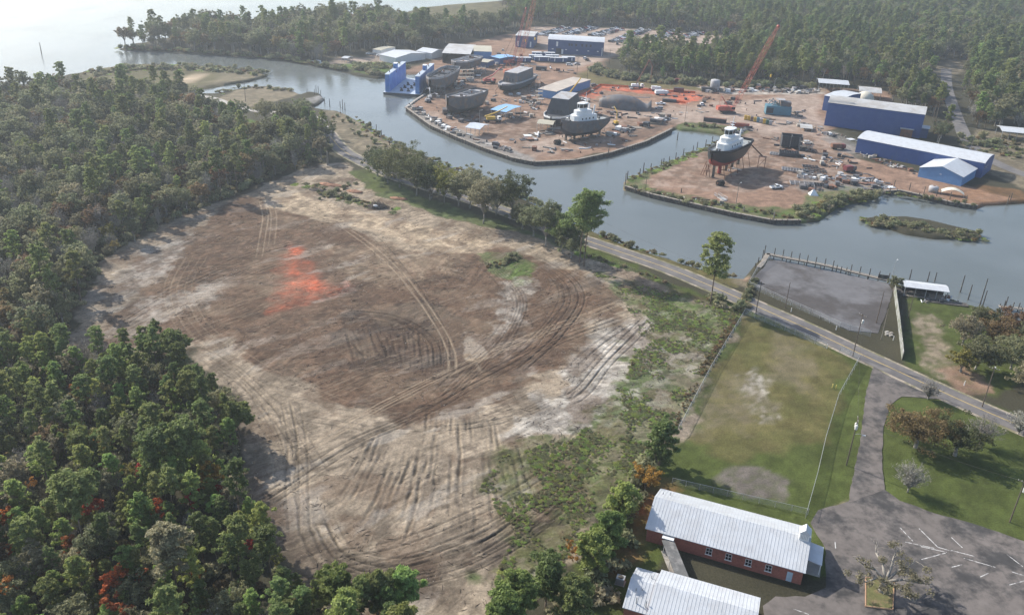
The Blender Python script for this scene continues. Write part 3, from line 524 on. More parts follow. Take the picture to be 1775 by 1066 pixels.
def fanbare(h=8, w=3.5, n=44, m=None, trunk=.12, r=.07):
    mb = MB(); cen = []; rad = []; z0 = h*trunk; mb.path([(0, 0, -.3), (0, 0, z0)], [r*2.6, r*2.2], 6)
    for i in range(n):
        a = i*2.4+rnd.uniform(-.3, .3); q = math.sqrt((i+.5)/n); e = Vector((math.cos(a)*q*w, math.sin(a)*q*w, h*(1-.42*q*q)*rnd.uniform(.72, 1))); s_ = Vector((0, 0, z0*rnd.uniform(.6, 1.)))
        mid = s_.lerp(e, .5)+Vector((-math.cos(a)*q*w*.12, -math.sin(a)*q*w*.12, rnd.uniform(-.2, .2))); mb.path([s_, mid, e], [r, r*.6, .015], 4)
        for j in range(6):
            b = mid.lerp(e, rnd.uniform(-.3, .9)); t = b+Vector((rnd.gauss(0, .35), rnd.gauss(0, .35), rnd.uniform(.3, .9)))*h*.11; mb.tube(b, t, r*.35, .012, 3); cen.append(t); rad.append((h*.05, h*.05, h*.06))
    return treemesh('bare', mb, cen, rad, 5, .07, (BARKG, m or GREY_L), up=0, el=7)
def shrub(h=1.4, w=1.3, n=7, per=60, m=None, size=.28):
    mb = MB(); cen = []; rad = []
    for i in range(n):
        a = rnd.uniform(0, 6.28); q = rnd.uniform(0, .75)*w; c = Vector((math.cos(a)*q, math.sin(a)*q, h*rnd.uniform(.3, .7)))
        mb.tube((0, 0, -.1), c, .03, .015, 3); cen.append(c); rad.append((w*.5, w*.5, h*.36))
    return treemesh('shrub', mb, cen, rad, per, size, (BARKG, m or OAK_L), el=1.4)
KIT = {
 'pine': [pine(h, cw, c0, n, 80) for h, cw, c0, n in ((16, 2.3, .42, 26), (19, 2.1, .55, 24), (14, 2.0, .3, 28), (17, 2.6, .5, 28), (12, 1.8, .2, 26), (15, 2.1, .5, 20))],
 'broad': [broad(h, cw, c0, n, 85, m_) for h, cw, c0, n, m_ in ((12, 4.0, .3, 36, None), (13, 3.6, .3, 34, None), (10, 4.4, .28, 36, None), (12, 3.5, .28, 34, (BARKG, PALE_L)), (11, 3.9, .3, 34, (BARKG, BRN_L)), (14, 4.2, .35, 38, None))],
 'bare': [fanbare(h, w_, n_) for h, w_, n_ in ((11, 3.2, 34), (9, 3.4, 36), (12.5, 2.6, 30))],
 'bright': [pine(h, cw, c0, n, 80, (BARK, BRT_L)) for h, cw, c0, n in ((14, 2.1, .35, 26), (11, 1.9, .2, 26))],
 'red': [broad(7, 1.7, .45, 14, 55, (BARKG, RED_L), .34, trunk=.12)], 'orange': [broad(7, 1.8, .45, 14, 50, (BARKG, ORG_L), .34, trunk=.12)], 'yellow': [broad(8, 2.4, .4, 18, 60, (BARKG, YEL_L), .4, trunk=.14)],
 'shrub': [shrub(1.5, 1.4, 7), shrub(1.1, 1.5, 7, m=PALE_L), shrub(2.0, 1.5, 8), shrub(.8, 1.0, 5, m=BRN_L)],
 'tuft': [shrub(.16, 1.5, 14, 50, OAK_L, .16), shrub(.13, 1.6, 14, 50, BRT_L, .15), shrub(.7, .7, 5, 45, DRY_L, .3)],
}
kit_col = bpy.data.collections.new('plant_kit'); KIDX = {}
_i = 0
for k in KIT:
    for v in KIT[k]:
        o = bpy.data.objects.new('kit_%03d' % _i, v[2]); kit_col.objects.link(o); KIDX.setdefault(k, []).append(_i); _i += 1
def scatter_group():
    ng = bpy.data.node_groups.new('plant_scatter', 'GeometryNodeTree'); ng.interface.new_socket('Geometry', in_out='INPUT', socket_type='NodeSocketGeometry'); ng.interface.new_socket('Geometry', in_out='OUTPUT', socket_type='NodeSocketGeometry')
    gi = ng.nodes.new('NodeGroupInput'); go = ng.nodes.new('NodeGroupOutput'); ci = ng.nodes.new('GeometryNodeCollectionInfo'); ci.inputs[0].default_value = kit_col; ci.inputs[1].default_value = True; ci.inputs[2].default_value = True
    ip = ng.nodes.new('GeometryNodeInstanceOnPoints'); ip.inputs['Pick Instance'].default_value = True
    def attr(n, t): a = ng.nodes.new('GeometryNodeInputNamedAttribute'); a.data_type = t; a.inputs[0].default_value = n; return a.outputs[0]
    ng.links.new(gi.outputs[0], ip.inputs['Points']); ng.links.new(ci.outputs[0], ip.inputs['Instance']); ng.links.new(attr('idx', 'INT'), ip.inputs['Instance Index'])
    cmb = ng.nodes.new('ShaderNodeCombineXYZ'); ng.links.new(attr('rot', 'FLOAT'), cmb.inputs[2]); ng.links.new(cmb.outputs[0], ip.inputs['Rotation']); ng.links.new(attr('size', 'FLOAT'), ip.inputs['Scale'])
    ng.links.new(ip.outputs[0], go.inputs[0]); return ng
SCAT = scatter_group()
def scatter(name, pts, label, cat):            # pts: (x, y, z, kit index, rot, scale)
    if not pts: return
    me = bpy.data.meshes.new(name); me.from_pydata([p[:3] for p in pts], [], [])
    for n, t, j in (('idx', 'INT', 3), ('rot', 'FLOAT', 4), ('size', 'FLOAT', 5)):
        a = me.attributes.new(n, t, 'POINT'); a.data.foreach_set('value', [p[j] for p in pts])
    o = link(name, me); md = o.modifiers.new('scatter', 'NODES'); md.node_group = SCAT; tag(o, label, cat, kind='stuff'); return o
NAMES = dict(pine='pine_tree', broad='broadleaf_tree', bare='bare_tree', bright='young_pine_tree', red='red_leaf_tree', orange='orange_leaf_tree', yellow='yellow_leaf_tree', shrub='shrub')
def plant(kind, x, y, z, rot, s, label, cat='tree', group=None, var=None, sz=None):
    v = KIT[kind][var if var is not None else rnd.randrange(len(KIT[kind]))]
    e = empty(NAMES[kind], (x, y, z), rot, label, cat, group); e.scale = (s, s, sz or s)
    link('trunk' if cat == 'tree' else 'stems', v[0], e); link('crown' if cat == 'tree' else 'foliage', v[1], e); return e
def jitter_grid(poly, sp, jit=.42):
    P = np.array(poly); x0, y0 = P.min(0); x1, y1 = P.max(0); xs_ = np.arange(x0, x1, sp); ys_ = np.arange(y0, y1, sp); X, Y = np.meshgrid(xs_, ys_); X[1::2] += sp/2
    X = X.ravel()+NR.uniform(-jit, jit, X.size)*sp; Y = Y.ravel()+NR.uniform(-jit, jit, Y.size)*sp; m = sdf(X.astype(np.float32), Y.astype(np.float32), poly) < 0
    return list(zip(X[m].tolist(), Y[m].tolist()))
def proj(x, y, z):
    Z = z-H; dep = y*math.cos(PITCH)-Z*math.sin(PITCH); u, v = x/dep, (y*math.sin(PITCH)+Z*math.cos(PITCH))/dep; c, s = math.cos(ROLL), math.sin(ROLL)
    return 887.5+(u*c+v*s)*F, 533-(-u*s+v*c)*F
FORESTS = [
 ('A', [(-120,760),(-30,640),(95,618),(150,510),(172,462),(245,415),(325,372),(400,342),(470,308),(555,282),(572,262),(566,238),(540,222),(500,214),(474,250),(425,250),(415,215),(375,200),(340,178),(300,168),(235,168),(140,162),(60,164),(-60,185),(-250,210),(-300,560)], 5.6, dict(broad=.50, pine=.20, bare=.22, bright=.03, yellow=.05)),
 ('B', [(-200,700),(-30,640),(95,618),(150,640),(230,628),(325,640),(345,690),(385,712),(408,770),(418,850),(450,950),(520,1020),(570,1062),(700,1080),(740,1160),(600,1330),(200,1330),(-150,1330),(-300,1000)], 3.9, dict(pine=.34, bright=.38, broad=.12, bare=.08, yellow=.04, orange=.02, red=.02)),
 ('C', [(212,82),(270,70),(330,60),(400,52),(500,44),(600,37),(660,33),(690,48),(760,54),(830,52),(880,42),(900,44),(905,52),(880,58),(820,68),(760,78),(720,90),(690,80),(640,86),(590,98),(565,110),(500,102),(450,95),(330,89),(250,84)], 6.8, dict(broad=.66, pine=.22, bare=.08, yellow=.04)),
 ('D', [(905,50),(895,30),(860,4),(900,-15),(1100,-40),(1500,-60),(2000,-60),(2100,60),(2000,200),(1790,235),(1740,215),(1700,238),(1668,205),(1652,150),(1690,118),(1650,100),(1600,118),(1632,150),(1652,205),(1668,240),(1625,252),(1614,205),(1545,188),(1535,160),(1500,148),(1420,148),(1300,146),(1200,143),(1100,134),(1062,124),(1090,104),(1120,97),(1200,98),(1262,88),(1290,70),(1260,60),(1100,48),(925,42)], 6.8, dict(pine=.55, broad=.34, bare=.06, bright=.05)),
]
CLEAR = [G2(p) for p in ([(1590,-14),(1800,-30),(1800,10),(1640,8)], [(1600,120),(1650,100),(1690,118),(1645,138)])]
cand = {}; rest = {}
for fn, px, sp, mix in FORESTS:
    poly = G2(px) if fn != 'D' else G2(px)
    for (x, y) in jitter_grid(poly, sp):
        a, b = proj(x, y, 8); d = math.hypot(x, y)
        if not (-60 < a < 1835 and -60 < b < 1160): continue
        if fn in 'CD' and any(inpoly((x, y), c_) for c_ in CLEAR): continue
        if fn == 'D' and ldist(np.array([x]), np.array([y]), eroad)[0][0] < (13 if NR.rand() < .8 else 8): continue
        if fn in 'CD':
            if NR.rand() < .06: continue
        # species vary in drifts
        f_ = float(fbm(np.array([x]), np.array([y]), 38, 2, 50)[0]); r = NR.rand(); ks = list(mix); p = np.array([mix[k] for k in ks]); p = p*np.array([(1+2.6*(f_-.5)) if k in ('pine', 'bright') else 1 for k in ks]).clip(.15, 3); p /= p.sum()
        k = ks[int(np.searchsorted(p.cumsum(), r).clip(0, len(ks)-1))]; s = NR.uniform(.66, 1.22)*(1.0 if fn in 'AB' else 1.12)
        if fn == 'A': s *= .95
        if fn == 'B': s *= .74
        cand.setdefault(k, []).append((d, x, y, fn, s))
GROUPS = dict(A='trees of the wood west of the cleared lot', B='trees of the pine stand south-west of the cleared lot', C='trees of the wooded point across the water', D='trees of the woods behind the shipyard')
LBL = dict(pine={'A': 'dark green pine standing in the mixed wood west of the cleared lot', 'B': 'dark green pine in the dense pine stand south-west of the cleared lot', 'C': 'pine tree on the wooded point across the water', 'D': 'pine tree in the woods behind the shipyard'},
 broad={'A': 'rounded grey-green broadleaf tree in the wood west of the cleared lot', 'B': 'rounded broadleaf tree among the pines south-west of the cleared lot', 'C': 'rounded broadleaf tree on the wooded point across the water', 'D': 'rounded broadleaf tree in the woods behind the shipyard'},
 bare={'A': 'leafless grey tree in the wood west of the cleared lot', 'B': 'leafless grey tree among the pines south-west of the cleared lot', 'C': 'leafless grey tree on the wooded point across the water', 'D': 'leafless grey tree in the woods behind the shipyard'},
 bright={'A': 'bright green young pine in the wood west of the cleared lot', 'B': 'bright green young pine in the stand south-west of the cleared lot', 'D': 'bright green young pine in the woods behind the shipyard'},
 yellow={'A': 'yellowish tree in the wood west of the cleared lot', 'B': 'yellowish tree among the pines south-west of the cleared lot', 'C': 'yellowish tree on the wooded point across the water'},
 orange={'B': 'orange-leaved tree among the pines south-west of the cleared lot'}, red={'B': 'red-leaved tree among the pines south-west of the cleared lot'})
for k, L in cand.items():
    L.sort()
    for i, (d, x, y, fn, s) in enumerate(L):
        if i < (230 if k in ('pine', 'broad') else 120): plant(k, x, y, 0, NR.uniform(0, 6.28), s, LBL[k][fn], 'tree', GROUPS[fn]+' ('+NAMES[k].replace('_', ' ')+')')
        else: rest.setdefault(fn, []).append((x, y, 0., int(NR.choice(KIDX[k])), NR.uniform(0, 6.28), s))
for fn, nm, lb in (('A', 'wood', 'far part of the mixed wood west of the cleared lot'), ('B', 'wood', 'rest of the pine stand south-west of the cleared lot'), ('C', 'wood', 'hazy wooded point across the water'), ('D', 'wood', 'deep pine woods stretching away behind the shipyard')):
    scatter(nm, rest.get(fn, []), lb, 'woods')
# undergrowth, weeds and reeds
und = []
for fn, px, sp, mix in FORESTS[:2]:
    for (x, y) in jitter_grid(G2(px), 3.4):
        a, b = proj(x, y, 2)
        if -40 < a < 1815 and -40 < b < 1120 and math.hypot(x, y) < 420: und.append((x, y, 0., int(NR.choice(KIDX['shrub'])), NR.uniform(0, 6.28), NR.uniform(.8, 1.8)))
scatter('undergrowth', und, 'low undergrowth below the western woods', 'undergrowth')
def along(px, w, step, kinds, s0, s1, z=0.):
    l = smooth_line(G2(px), 6); out = []
    for i in range(len(l)-1):
        a = Vector(l[i]); b = Vector(l[i+1]); n = max(1, int((b-a).length/step))
        for j in range(n):
            p = a.lerp(b, (j+NR.rand())/n)+Vector((NR.uniform(-w, w), NR.uniform(-w, w))); out.append((p.x, p.y, z, int(NR.choice(sum([KIDX[k] for k in kinds], []))), NR.uniform(0, 6.28), NR.uniform(s0, s1)))
    return out
bank = along([(1280,482),(1240,474),(1180,455)],1.0,.8,['shrub','tuft'],.6,1.2)+along([(1150,442),(1100,430),(1040,407)],1.0,.7,['shrub','tuft'],.6,1.2)+along([(1000,440),(1080,463),(1160,493)],.8,.9,['tuft'],.8,1.6)
bank += along([(625,214),(660,236),(720,266),(800,296),(900,340),(1000,388)],1.5,1.2,['shrub','tuft'],.7,1.5)+along([(590,200),(640,235),(690,270)],7,1.4,['tuft','shrub'],.6,1.3)
bank += along([(1090,312),(1140,293),(1200,268),(1250,246)],2,.8,['tuft'],.7,1.5)+along([(1090,325),(1200,350),(1300,366),(1370,378)],2.2,.7,['tuft','tuft','shrub'],.6,1.3)+along([(1390,375),(1450,350),(1520,336)],4,.35,['tuft','shrub'],.8,1.6)
bank += along([(1185,218),(1240,222),(1275,232)],2.5,.6,['tuft','shrub'],.6,1.2)+along([(1505,381),(1560,388),(1620,400),(1690,408)],4.2,.12,['tuft','tuft','shrub'],.7,1.4,-.7)+along([(1540,335),(1620,346),(1690,357)],1.2,.9,['tuft','shrub'],.6,1.1)
bank += along([(1285,545),(1300,500),(1310,488)],1.2,.6,['shrub'],.5,1.)+along([(1290,540),(1260,530),(1235,515)],2.5,.5,['shrub','tuft'],.7,1.4)
bank += along([(1030,120),(1060,132),(1120,140),(1200,146),(1300,150),(1400,150)],6,.7,['shrub'],1.,2.6)+along([(1700,262),(1740,250),(1790,275)],14,.4,['shrub','tuft'],.8,2.)+along([(205,84),(300,88),(400,95),(500,104),(600,122)],1.5,1.2,['shrub','tuft'],1,2)
bank += along([(160,128),(260,118),(370,120),(450,128)],9,.4,['tuft','shrub'],.8,1.6)+along([(375,163),(430,153),(510,158)],3,1.2,['tuft','shrub'],.7,1.4)+along([(520,318),(560,330),(600,345),(680,365)],3,.8,['tuft'],.7,1.5)+along([(555,335),(600,345),(640,352)],1.2,.5,['shrub','tuft'],.7,1.1)
bank += along([(845,462),(875,455),(893,447)],1.6,.25,['tuft','shrub'],.6,1.)+along([(610,320),(560,345)],2,.6,['shrub'],.5,.9)
bank += along([(660,130),(620,118),(700,118)],4,.6,['shrub'],1,2.2)
scatter('bank_weeds', bank, 'weeds, reeds and low shrubs along the banks and verges', 'weeds')
wd = []
for (x, y) in jitter_grid(G2([(1020,468),(1130,500),(1288,543),(1225,640),(1182,740),(1120,820),(1060,870),(1000,950),(900,1070),(840,1070),(890,920),(830,850),(870,790),(1000,760),(1090,650),(1110,560)]), .7):
    f_ = float(fbm(np.array([x]), np.array([y]), 7, 4, 66)[0])
    if f_ > .47: wd.append((x, y, .2, int(NR.choice(KIDX['tuft']+KIDX['tuft'][:2])), NR.uniform(0, 6.28), NR.uniform(.12, .5)*(.8+(f_-.5)*3)))
scatter('lot_weeds', wd, 'low green weeds spreading over the eastern side of the cleared lot', 'weeds')
# clods, roots and sticks left on the cleared soil
CLM = [mat('soil_clod', (.11, .08, .06), .95, var=.3), mat('sand_clod', (.36, .31, .26), .95, var=.2), mat('root_stick', (.045, .035, .03), .95, var=.3)]
cb = MB(); _P = np.array(LOT); _n = 26000; cx = NR.uniform(_P[:, 0].min(), _P[:, 0].max(), _n*2).astype(np.float32); cy = NR.uniform(max(98, _P[:, 1].min()), _P[:, 1].max(), _n*2).astype(np.float32)
dn = fbm(cx, cy, 9, 4, 91); mk = (sdf(cx, cy, LOT) < -1) & (NR.rand(_n*2) < sstep(.38, .66, dn)*np.clip(1.25-cy/420, .2, 1)); cx, cy = cx[mk], cy[mk]
for x, y in zip(cx.tolist(), cy.tolist()):
    q = rnd.random(); a = rnd.uniform(0, 6.28); s = rnd.uniform(.06, .2)
    if q < .72:
        cb.mat(0 if q < .4 else 1); h_ = s*.9; t = [(x+math.cos(a+k*2.1)*s*rnd.uniform(.7, 1.3), y+math.sin(a+k*2.1)*s*rnd.uniform(.7, 1.3), .0) for k in range(3)]; cb.add(t+[(x, y, .06+h_)], [(0, 1, 3), (1, 2, 3), (2, 0, 3)])
    else:
        cb.mat(2); l = rnd.uniform(.3, 1.1); dx, dy = math.cos(a)*l, math.sin(a)*l; wx, wy = -math.sin(a)*.05, math.cos(a)*.05; cb.add([(x-dx-wx, y-dy-wy, .08), (x+dx, y+dy, .14), (x-dx+wx, y-dy+wy, .08), (x, y, .2)], [(0, 1, 3), (1, 2, 3), (0, 3, 2)])
tag(cb.build('soil_clods', CLM), 'loose clods, roots and sticks strewn over the cleared soil', 'soil clods', kind='stuff')
# haze: one closed box round the whole place
mh = bpy.data.materials.new('haze'); mh.use_nodes = True; t_ = mh.node_tree; t_.nodes.remove(t_.nodes['Principled BSDF'])
pv = N(t_, 'ShaderNodeVolumePrincipled'); pv.inputs['Color'].default_value = (.82, .91, 1, 1); pv.inputs['Density'].default_value = .00020; pv.inputs['Anisotropy'].default_value = .40
t_.links.new(pv.outputs[0], t_.nodes['Material Output'].inputs['Volume'])
hz = MB().box(-14500, 14500, -6500, 16500, -6, 150).build('haze', mh); hz['kind'] = 'stuff'; hz['label'] = 'thin pale sunlit haze over the whole place'; hz['category'] = 'haze'
# ================================================================ near properties: church, fences, poles, docks, single trees
WROOF = mat('white_metal_roof', (.52, .54, .56), .45, .0, var=.10, scale=.5, wear=(.48, .49, .50), wscale=.35, wamt=.6, spec=.5)
BRICK = mat('red_brick', (.33, .12, .085), .9, var=.25, scale=2.5, wear=(.26, .10, .075), wscale=.8)
TRIM = mat('white_trim', (.72, .72, .70), .6, var=.08); GLASS = mat('dark_glass', (.02, .025, .03), .12, var=.1, spec=.6); LBLUE = mat('pale_blue_door', (.42, .52, .58), .6)
GALV = mat('galvanised_steel', (.40, .41, .41), .5, .3, var=.15); WOOD = mat('grey_timber', (.25, .22, .185), .9, var=.3, scale=2); POLEW = mat('pole_timber', (.12, .095, .075), .9, var=.25, scale=2)
DARKW = mat('dark_timber', (.075, .065, .058), .95, var=.35, scale=1.5, wear=(.16, .15, .12), wscale=.6); PANELW = mat('fence_panel', (.33, .34, .34), .9, var=.2, scale=1, wear=(.14, .16, .11), wscale=.5, wamt=.7)
def clmat():
    m = bpy.data.materials.new('chain_link'); m.use_nodes = True; t = m.node_tree; b = t.nodes['Principled BSDF']; b.inputs['Base Color'].default_value = (.5, .52, .52, 1); b.inputs['Roughness'].default_value = .5
    geo = N(t, 'ShaderNodeNewGeometry'); n1 = N(t, 'ShaderNodeTexNoise'); n1.inputs['Scale'].default_value = 1.2; t.links.new(geo.outputs['Position'], n1.inputs[0])
    mr = N(t, 'ShaderNodeMapRange'); mr.inputs[1].default_value = .3; mr.inputs[2].default_value = .7; mr.inputs[3].default_value = .12; mr.inputs[4].default_value = .34; t.links.new(n1.outputs[0], mr.inputs[0]); t.links.new(mr.outputs[0], b.inputs['Alpha']); return m
CLINK = clmat()
def rotz_of(a, b): return math.atan2(b[1]-a[1], b[0]-a[0])
def bld(name, label, cat, P0, P1, wid, eave, rise, roofm, wallm, over=.3, arch=0, ribs=0, z=0., open_front=False, posts=None, group=None, th=.12, walls=True):
    L = math.hypot(P1[0]-P0[0], P1[1]-P0[1]); e = empty(name, (P0[0], P0[1], z), rotz_of(P0, P1), label, cat, group)
    prof = lambda y: eave+rise*(1-abs(2*y/wid-1)) if not arch else eave+rise*math.sin(math.pi*min(max(y/wid, 0), 1))**.8
    if walls:
        mb = MB(); k = 8 if arch else 2; top = [(wid*i/k, prof(wid*i/k)-.06) for i in range(k+1)]
        pl = [(0, -.3)]+top+[(wid, -.3)]; n = len(pl)
        vs = [(0, y, zz) for y, zz in pl]+[(L, y, zz) for y, zz in pl]
        fs = [tuple(range(n)), tuple(range(2*n-1, n-1, -1)), (n-1, n, n*2-1, 0)[:0] or (n-1, 2*n-1, n, 0)]
        if not open_front: fs.append((0, n, n+1, 1))
        fs.append((n-2, 2*n-2, 2*n-1, n-1)); mb.add(vs, fs); mb.build('wall', wallm, e)
    if posts:
        for i in range(posts+1):
            for yy in (.15, wid-.15): MB().tube((L*i/posts*.98+L*.01, yy, -.3), (L*i/posts*.98+L*.01, yy, eave), .12, n=5).build('post', GALV, e)
    rb = MB(); k = 10 if arch else 2; ys_ = [-over+(wid+2*over)*i/k for i in range(k+1)]; ev = []
    for y in ys_: ev.append((y, prof(min(max(y, 0), wid))-(over*rise/(wid/2) if (y < 0 or y > wid) else 0)+.02))
    for i in range(k): rb.slab([(-over, ev[i][0], ev[i][1]+th), (L+over, ev[i][0], ev[i][1]+th), (L+over, ev[i+1][0], ev[i+1][1]+th), (-over, ev[i+1][0], ev[i+1][1]+th)], th)
    ro = rb.build('roof', roofm, e)
    if ribs:
        r2 = MB(); x = -over+ribs/2
        while x < L+over:
            for i in range(k): r2.slab([(x, ev[i][0], ev[i][1]+th+.04), (x+.06, ev[i][0], ev[i][1]+th+.04), (x+.06, ev[i+1][0], ev[i+1][1]+th+.04), (x, ev[i+1][0], ev[i+1][1]+th+.04)], .06)
            x += ribs
        r2.build('roof_ribs', roofm, ro)
    return e, L
def window(e, x, z, w_, h_, y=0., rz=0, frame=None, glass=None):
    o = bpy.data.objects.new('window', None); f = MB(); t = .07; d = .06
    for a in ((-w_/2, w_/2, 0, t), (-w_/2, w_/2, h_-t, h_), (-w_/2, -w_/2+t, t, h_-t), (w_/2-t, w_/2, t, h_-t), (-t/2, t/2, t, h_-t), (-w_/2+t, w_/2-t, h_/2-t/2, h_/2+t/2)): f.box(a[0], a[1], -d, .02, a[2], a[3])
    fo = f.build('window', frame or TRIM, e); fo.location = (x, y, z); fo.rotation_euler = (0, 0, rz)
    MB().box(-w_/2+.02, w_/2-.02, -.03, .01, .02, h_-.02).build('pane', glass or GLASS, fo); MB().box(-w_/2-.1, w_/2+.1, -.12, .0, -.1, -.003).build('sill', frame or TRIM, fo); return fo
# church
EA = 3.2; A_, B_, Cc = GV(1121.5, 916, EA), GV(1396, 993, EA), GV(1146, 848, EA); ax = (B_-A_).normalized(); nrm = Vector((-ax.y, ax.x, 0)); WD = (Cc-A_).dot(nrm)
church, CL = bld('church', 'red brick church with white ribbed metal roof and small steeple', 'church', A_+nrm*.3, B_+nrm*.3-ax*.3, WD-.3, EA, 2.6, WROOF, BRICK, over=.35, ribs=.62)
for xz in (740, 890, 1040, 1190): window(church, ((xz+18-265)/1190)*CL, 1.0, 1.15, 1.5)
d_ = MB().box(-.5, .5, -.07, .0, 0, 2.1).build('door', LBLUE, church); d_.location = (((1365-265)/1190)*CL, -.004, .15); MB().box(.32, .4, -.12, -.07, 1., 1.1).build('handle', GALV, d_)
d_ = MB().box(-.95, .95, -.06, .0, 0, 2.2).build('door', GLASS, church); d_.location = (((440-265)/1190)*CL, -.004, .15); MB().box(-1.1, 1.1, -1.2, -.0, 2.55, 2.7).build('canopy', TRIM, d_)
sx, sy, sz = CL-.9, (WD-.3)/2, EA+2.6
st = MB().box(sx-.85, sx+.85, sy-.85, sy+.85, sz-.7, sz+1.35).build('steeple', TRIM, church)
m_ = MB(); m_.add([(sx-1.1, sy-1.05, sz+1.3), (sx+1.1, sy-1.05, sz+1.3), (sx+1.1, sy+1.05, sz+1.3), (sx-1.1, sy+1.05, sz+1.3), (sx, sy-1.05, sz+2.35), (sx, sy+1.05, sz+2.35)], [(0, 1, 4), (1, 2, 5, 4), (2, 3, 5), (3, 0, 4, 5), (3, 2, 1, 0)]); m_.build('steeple_roof', WROOF, st)
lv = MB()
for i in range(5): lv.box(sx-.6+i*.27, sx-.52+i*.27, sy-.9, sy-.84, sz+.1, sz+1.15)
lv.build('louvre', GALV, st)
pr = MB(); pw = 2.7; pr.slab([(CL+.3, sy-2.9, EA+.1), (CL+.3+pw, sy-2.9, EA-.35), (CL+.3+pw, sy+2.4, EA-.35), (CL+.3, sy+2.4, EA+.1)], .14); po = pr.build('porch_roof', WROOF, church)
for yy in (sy-2.7, sy+2.2): MB().tube((CL+.1+pw, yy, -.2), (CL+.1+pw, yy, EA-.4), .09, n=8).build('porch_post', TRIM, po)
MB().box(CL+.02, CL+.4+pw, sy-2.9, sy+2.4, -.2, .45).build('porch_floor', CONC, church)
d_ = MB().box(0, .06, -.9, .9, 0, 2.1).build('door', TRIM, church); d_.location = (CL+.003, sy-.2, .5)
for k_, xx in enumerate((.8, 2.2)): MB().tube((xx, WD*.72+k_*.5, EA+1.), (xx, WD*.72+k_*.5, EA+2.0), .09, n=7).build('roof_vent', GALV, church)
# second building and the covered walk between the two
E2 = 3.0; A2, B2 = GV(1148.9, 989.6, E2), GV(1315, 1037, E2); ax2 = (B2-A2).normalized(); n2 = Vector((ax2.y, -ax2.x, 0)); rg = (GV(1143, 1012, E2+1.9)-A2).dot(n2)
W2 = max(8., 2*abs(rg)); P1_ = A2+n2*W2; P2_ = B2+n2*W2
hall, HL = bld('church_hall', 'low hall with white ribbed metal roof beside the brick church', 'building', P1_, P2_, W2, E2, 1.9, WROOF, BRICK, over=.3, ribs=.62)
for i in range(3): window(hall, 3+i*5, 1., 1.1, 1.4)
q = GV(1108, 982, E2-.4); ex = MB(); wl = (A2-q).dot(ax2)
wing = MB(); wx = -4.4
wing.prismx([(0.6, -.3), (0.6, E2-.5), (W2/2, E2+1.3), (W2-.6, E2-.5), (W2-.6, -.3)], wx, -.005).build('side_wing', BRICK, hall)
sw = MB(); sw.slab([(wx-.25, .2, E2-.55), (-.32, .2, E2-.55), (-.32, W2/2, E2+1.48), (wx-.25, W2/2, E2+1.48)], .12); sw.slab([(wx-.25, W2/2, E2+1.48), (-.32, W2/2, E2+1.48), (-.32, W2-.2, E2-.55), (wx-.25, W2-.2, E2-.55)], .12); swo = sw.build('side_wing_roof', WROOF, hall)
rr_ = MB(); xx = wx
while xx < -.4:
    for y0, z0, y1, z1 in ((.2, E2-.5, W2/2, E2+1.53), (W2/2, E2+1.53, W2-.2, E2-.5)): rr_.slab([(xx, y0, z0), (xx+.06, y0, z0), (xx+.06, y1, z1), (xx, y1, z1)], .06)
    xx += .62
rr_.build('roof_ribs', WROOF, swo)
for xx, yy in ((-3.2, W2*.33), (-2.2, W2*.36), (-2.6, W2*.14), (-.9, W2*.12), (-1.4, W2*.7)): MB().tube((xx, yy, E2-.3), (xx, yy, E2+1.35), .1, n=7).build('roof_vent', GALV, hall)
ac = empty('air_conditioner', tuple(GV(1075, 1010)), hall.rotation_euler[2], 'grey air conditioning unit at the end of the hall', 'air conditioner'); MB().box(-.75, .75, -.65, .65, .05, 1.4).build('cabinet', GALV, ac); MB().lathe([(.45, 0), (.5, .06), (.15, .1)], (0, 0, 1.4), 12).build('fan_guard', DARKW, ac); MB().box(-.9, .9, -.8, .8, -.2, .06).build('base_slab', CONC, ac)
MOSS = mat('mossy_metal', (.12, .12, .115), .8, var=.35, scale=.8, wear=(.22, .21, .2), wscale=.5)
wa, wb = GV(1158, 938, 2.5), GV(1182, 998, 2.5); cw = empty('covered_walkway', (wa.x, wa.y, 0), rotz_of(wa, wb), 'dark weathered walkway canopy between church and hall', 'walkway canopy'); wl = (wb-wa).length+.8
MB().box(-.3, wl, -1.15, 1.15, 2.5, 2.62).build('roof', MOSS, cw); MB().box(-.2, wl, -1.0, 1.0, -.1, .12).build('path_slab', CONC, cw)
for xx in (1., wl*.5, wl-.8):
    for yy in (-1, 1): MB().tube((xx, yy, -.2), (xx, yy, 2.5), .06, n=6).build('post', TRIM, cw)
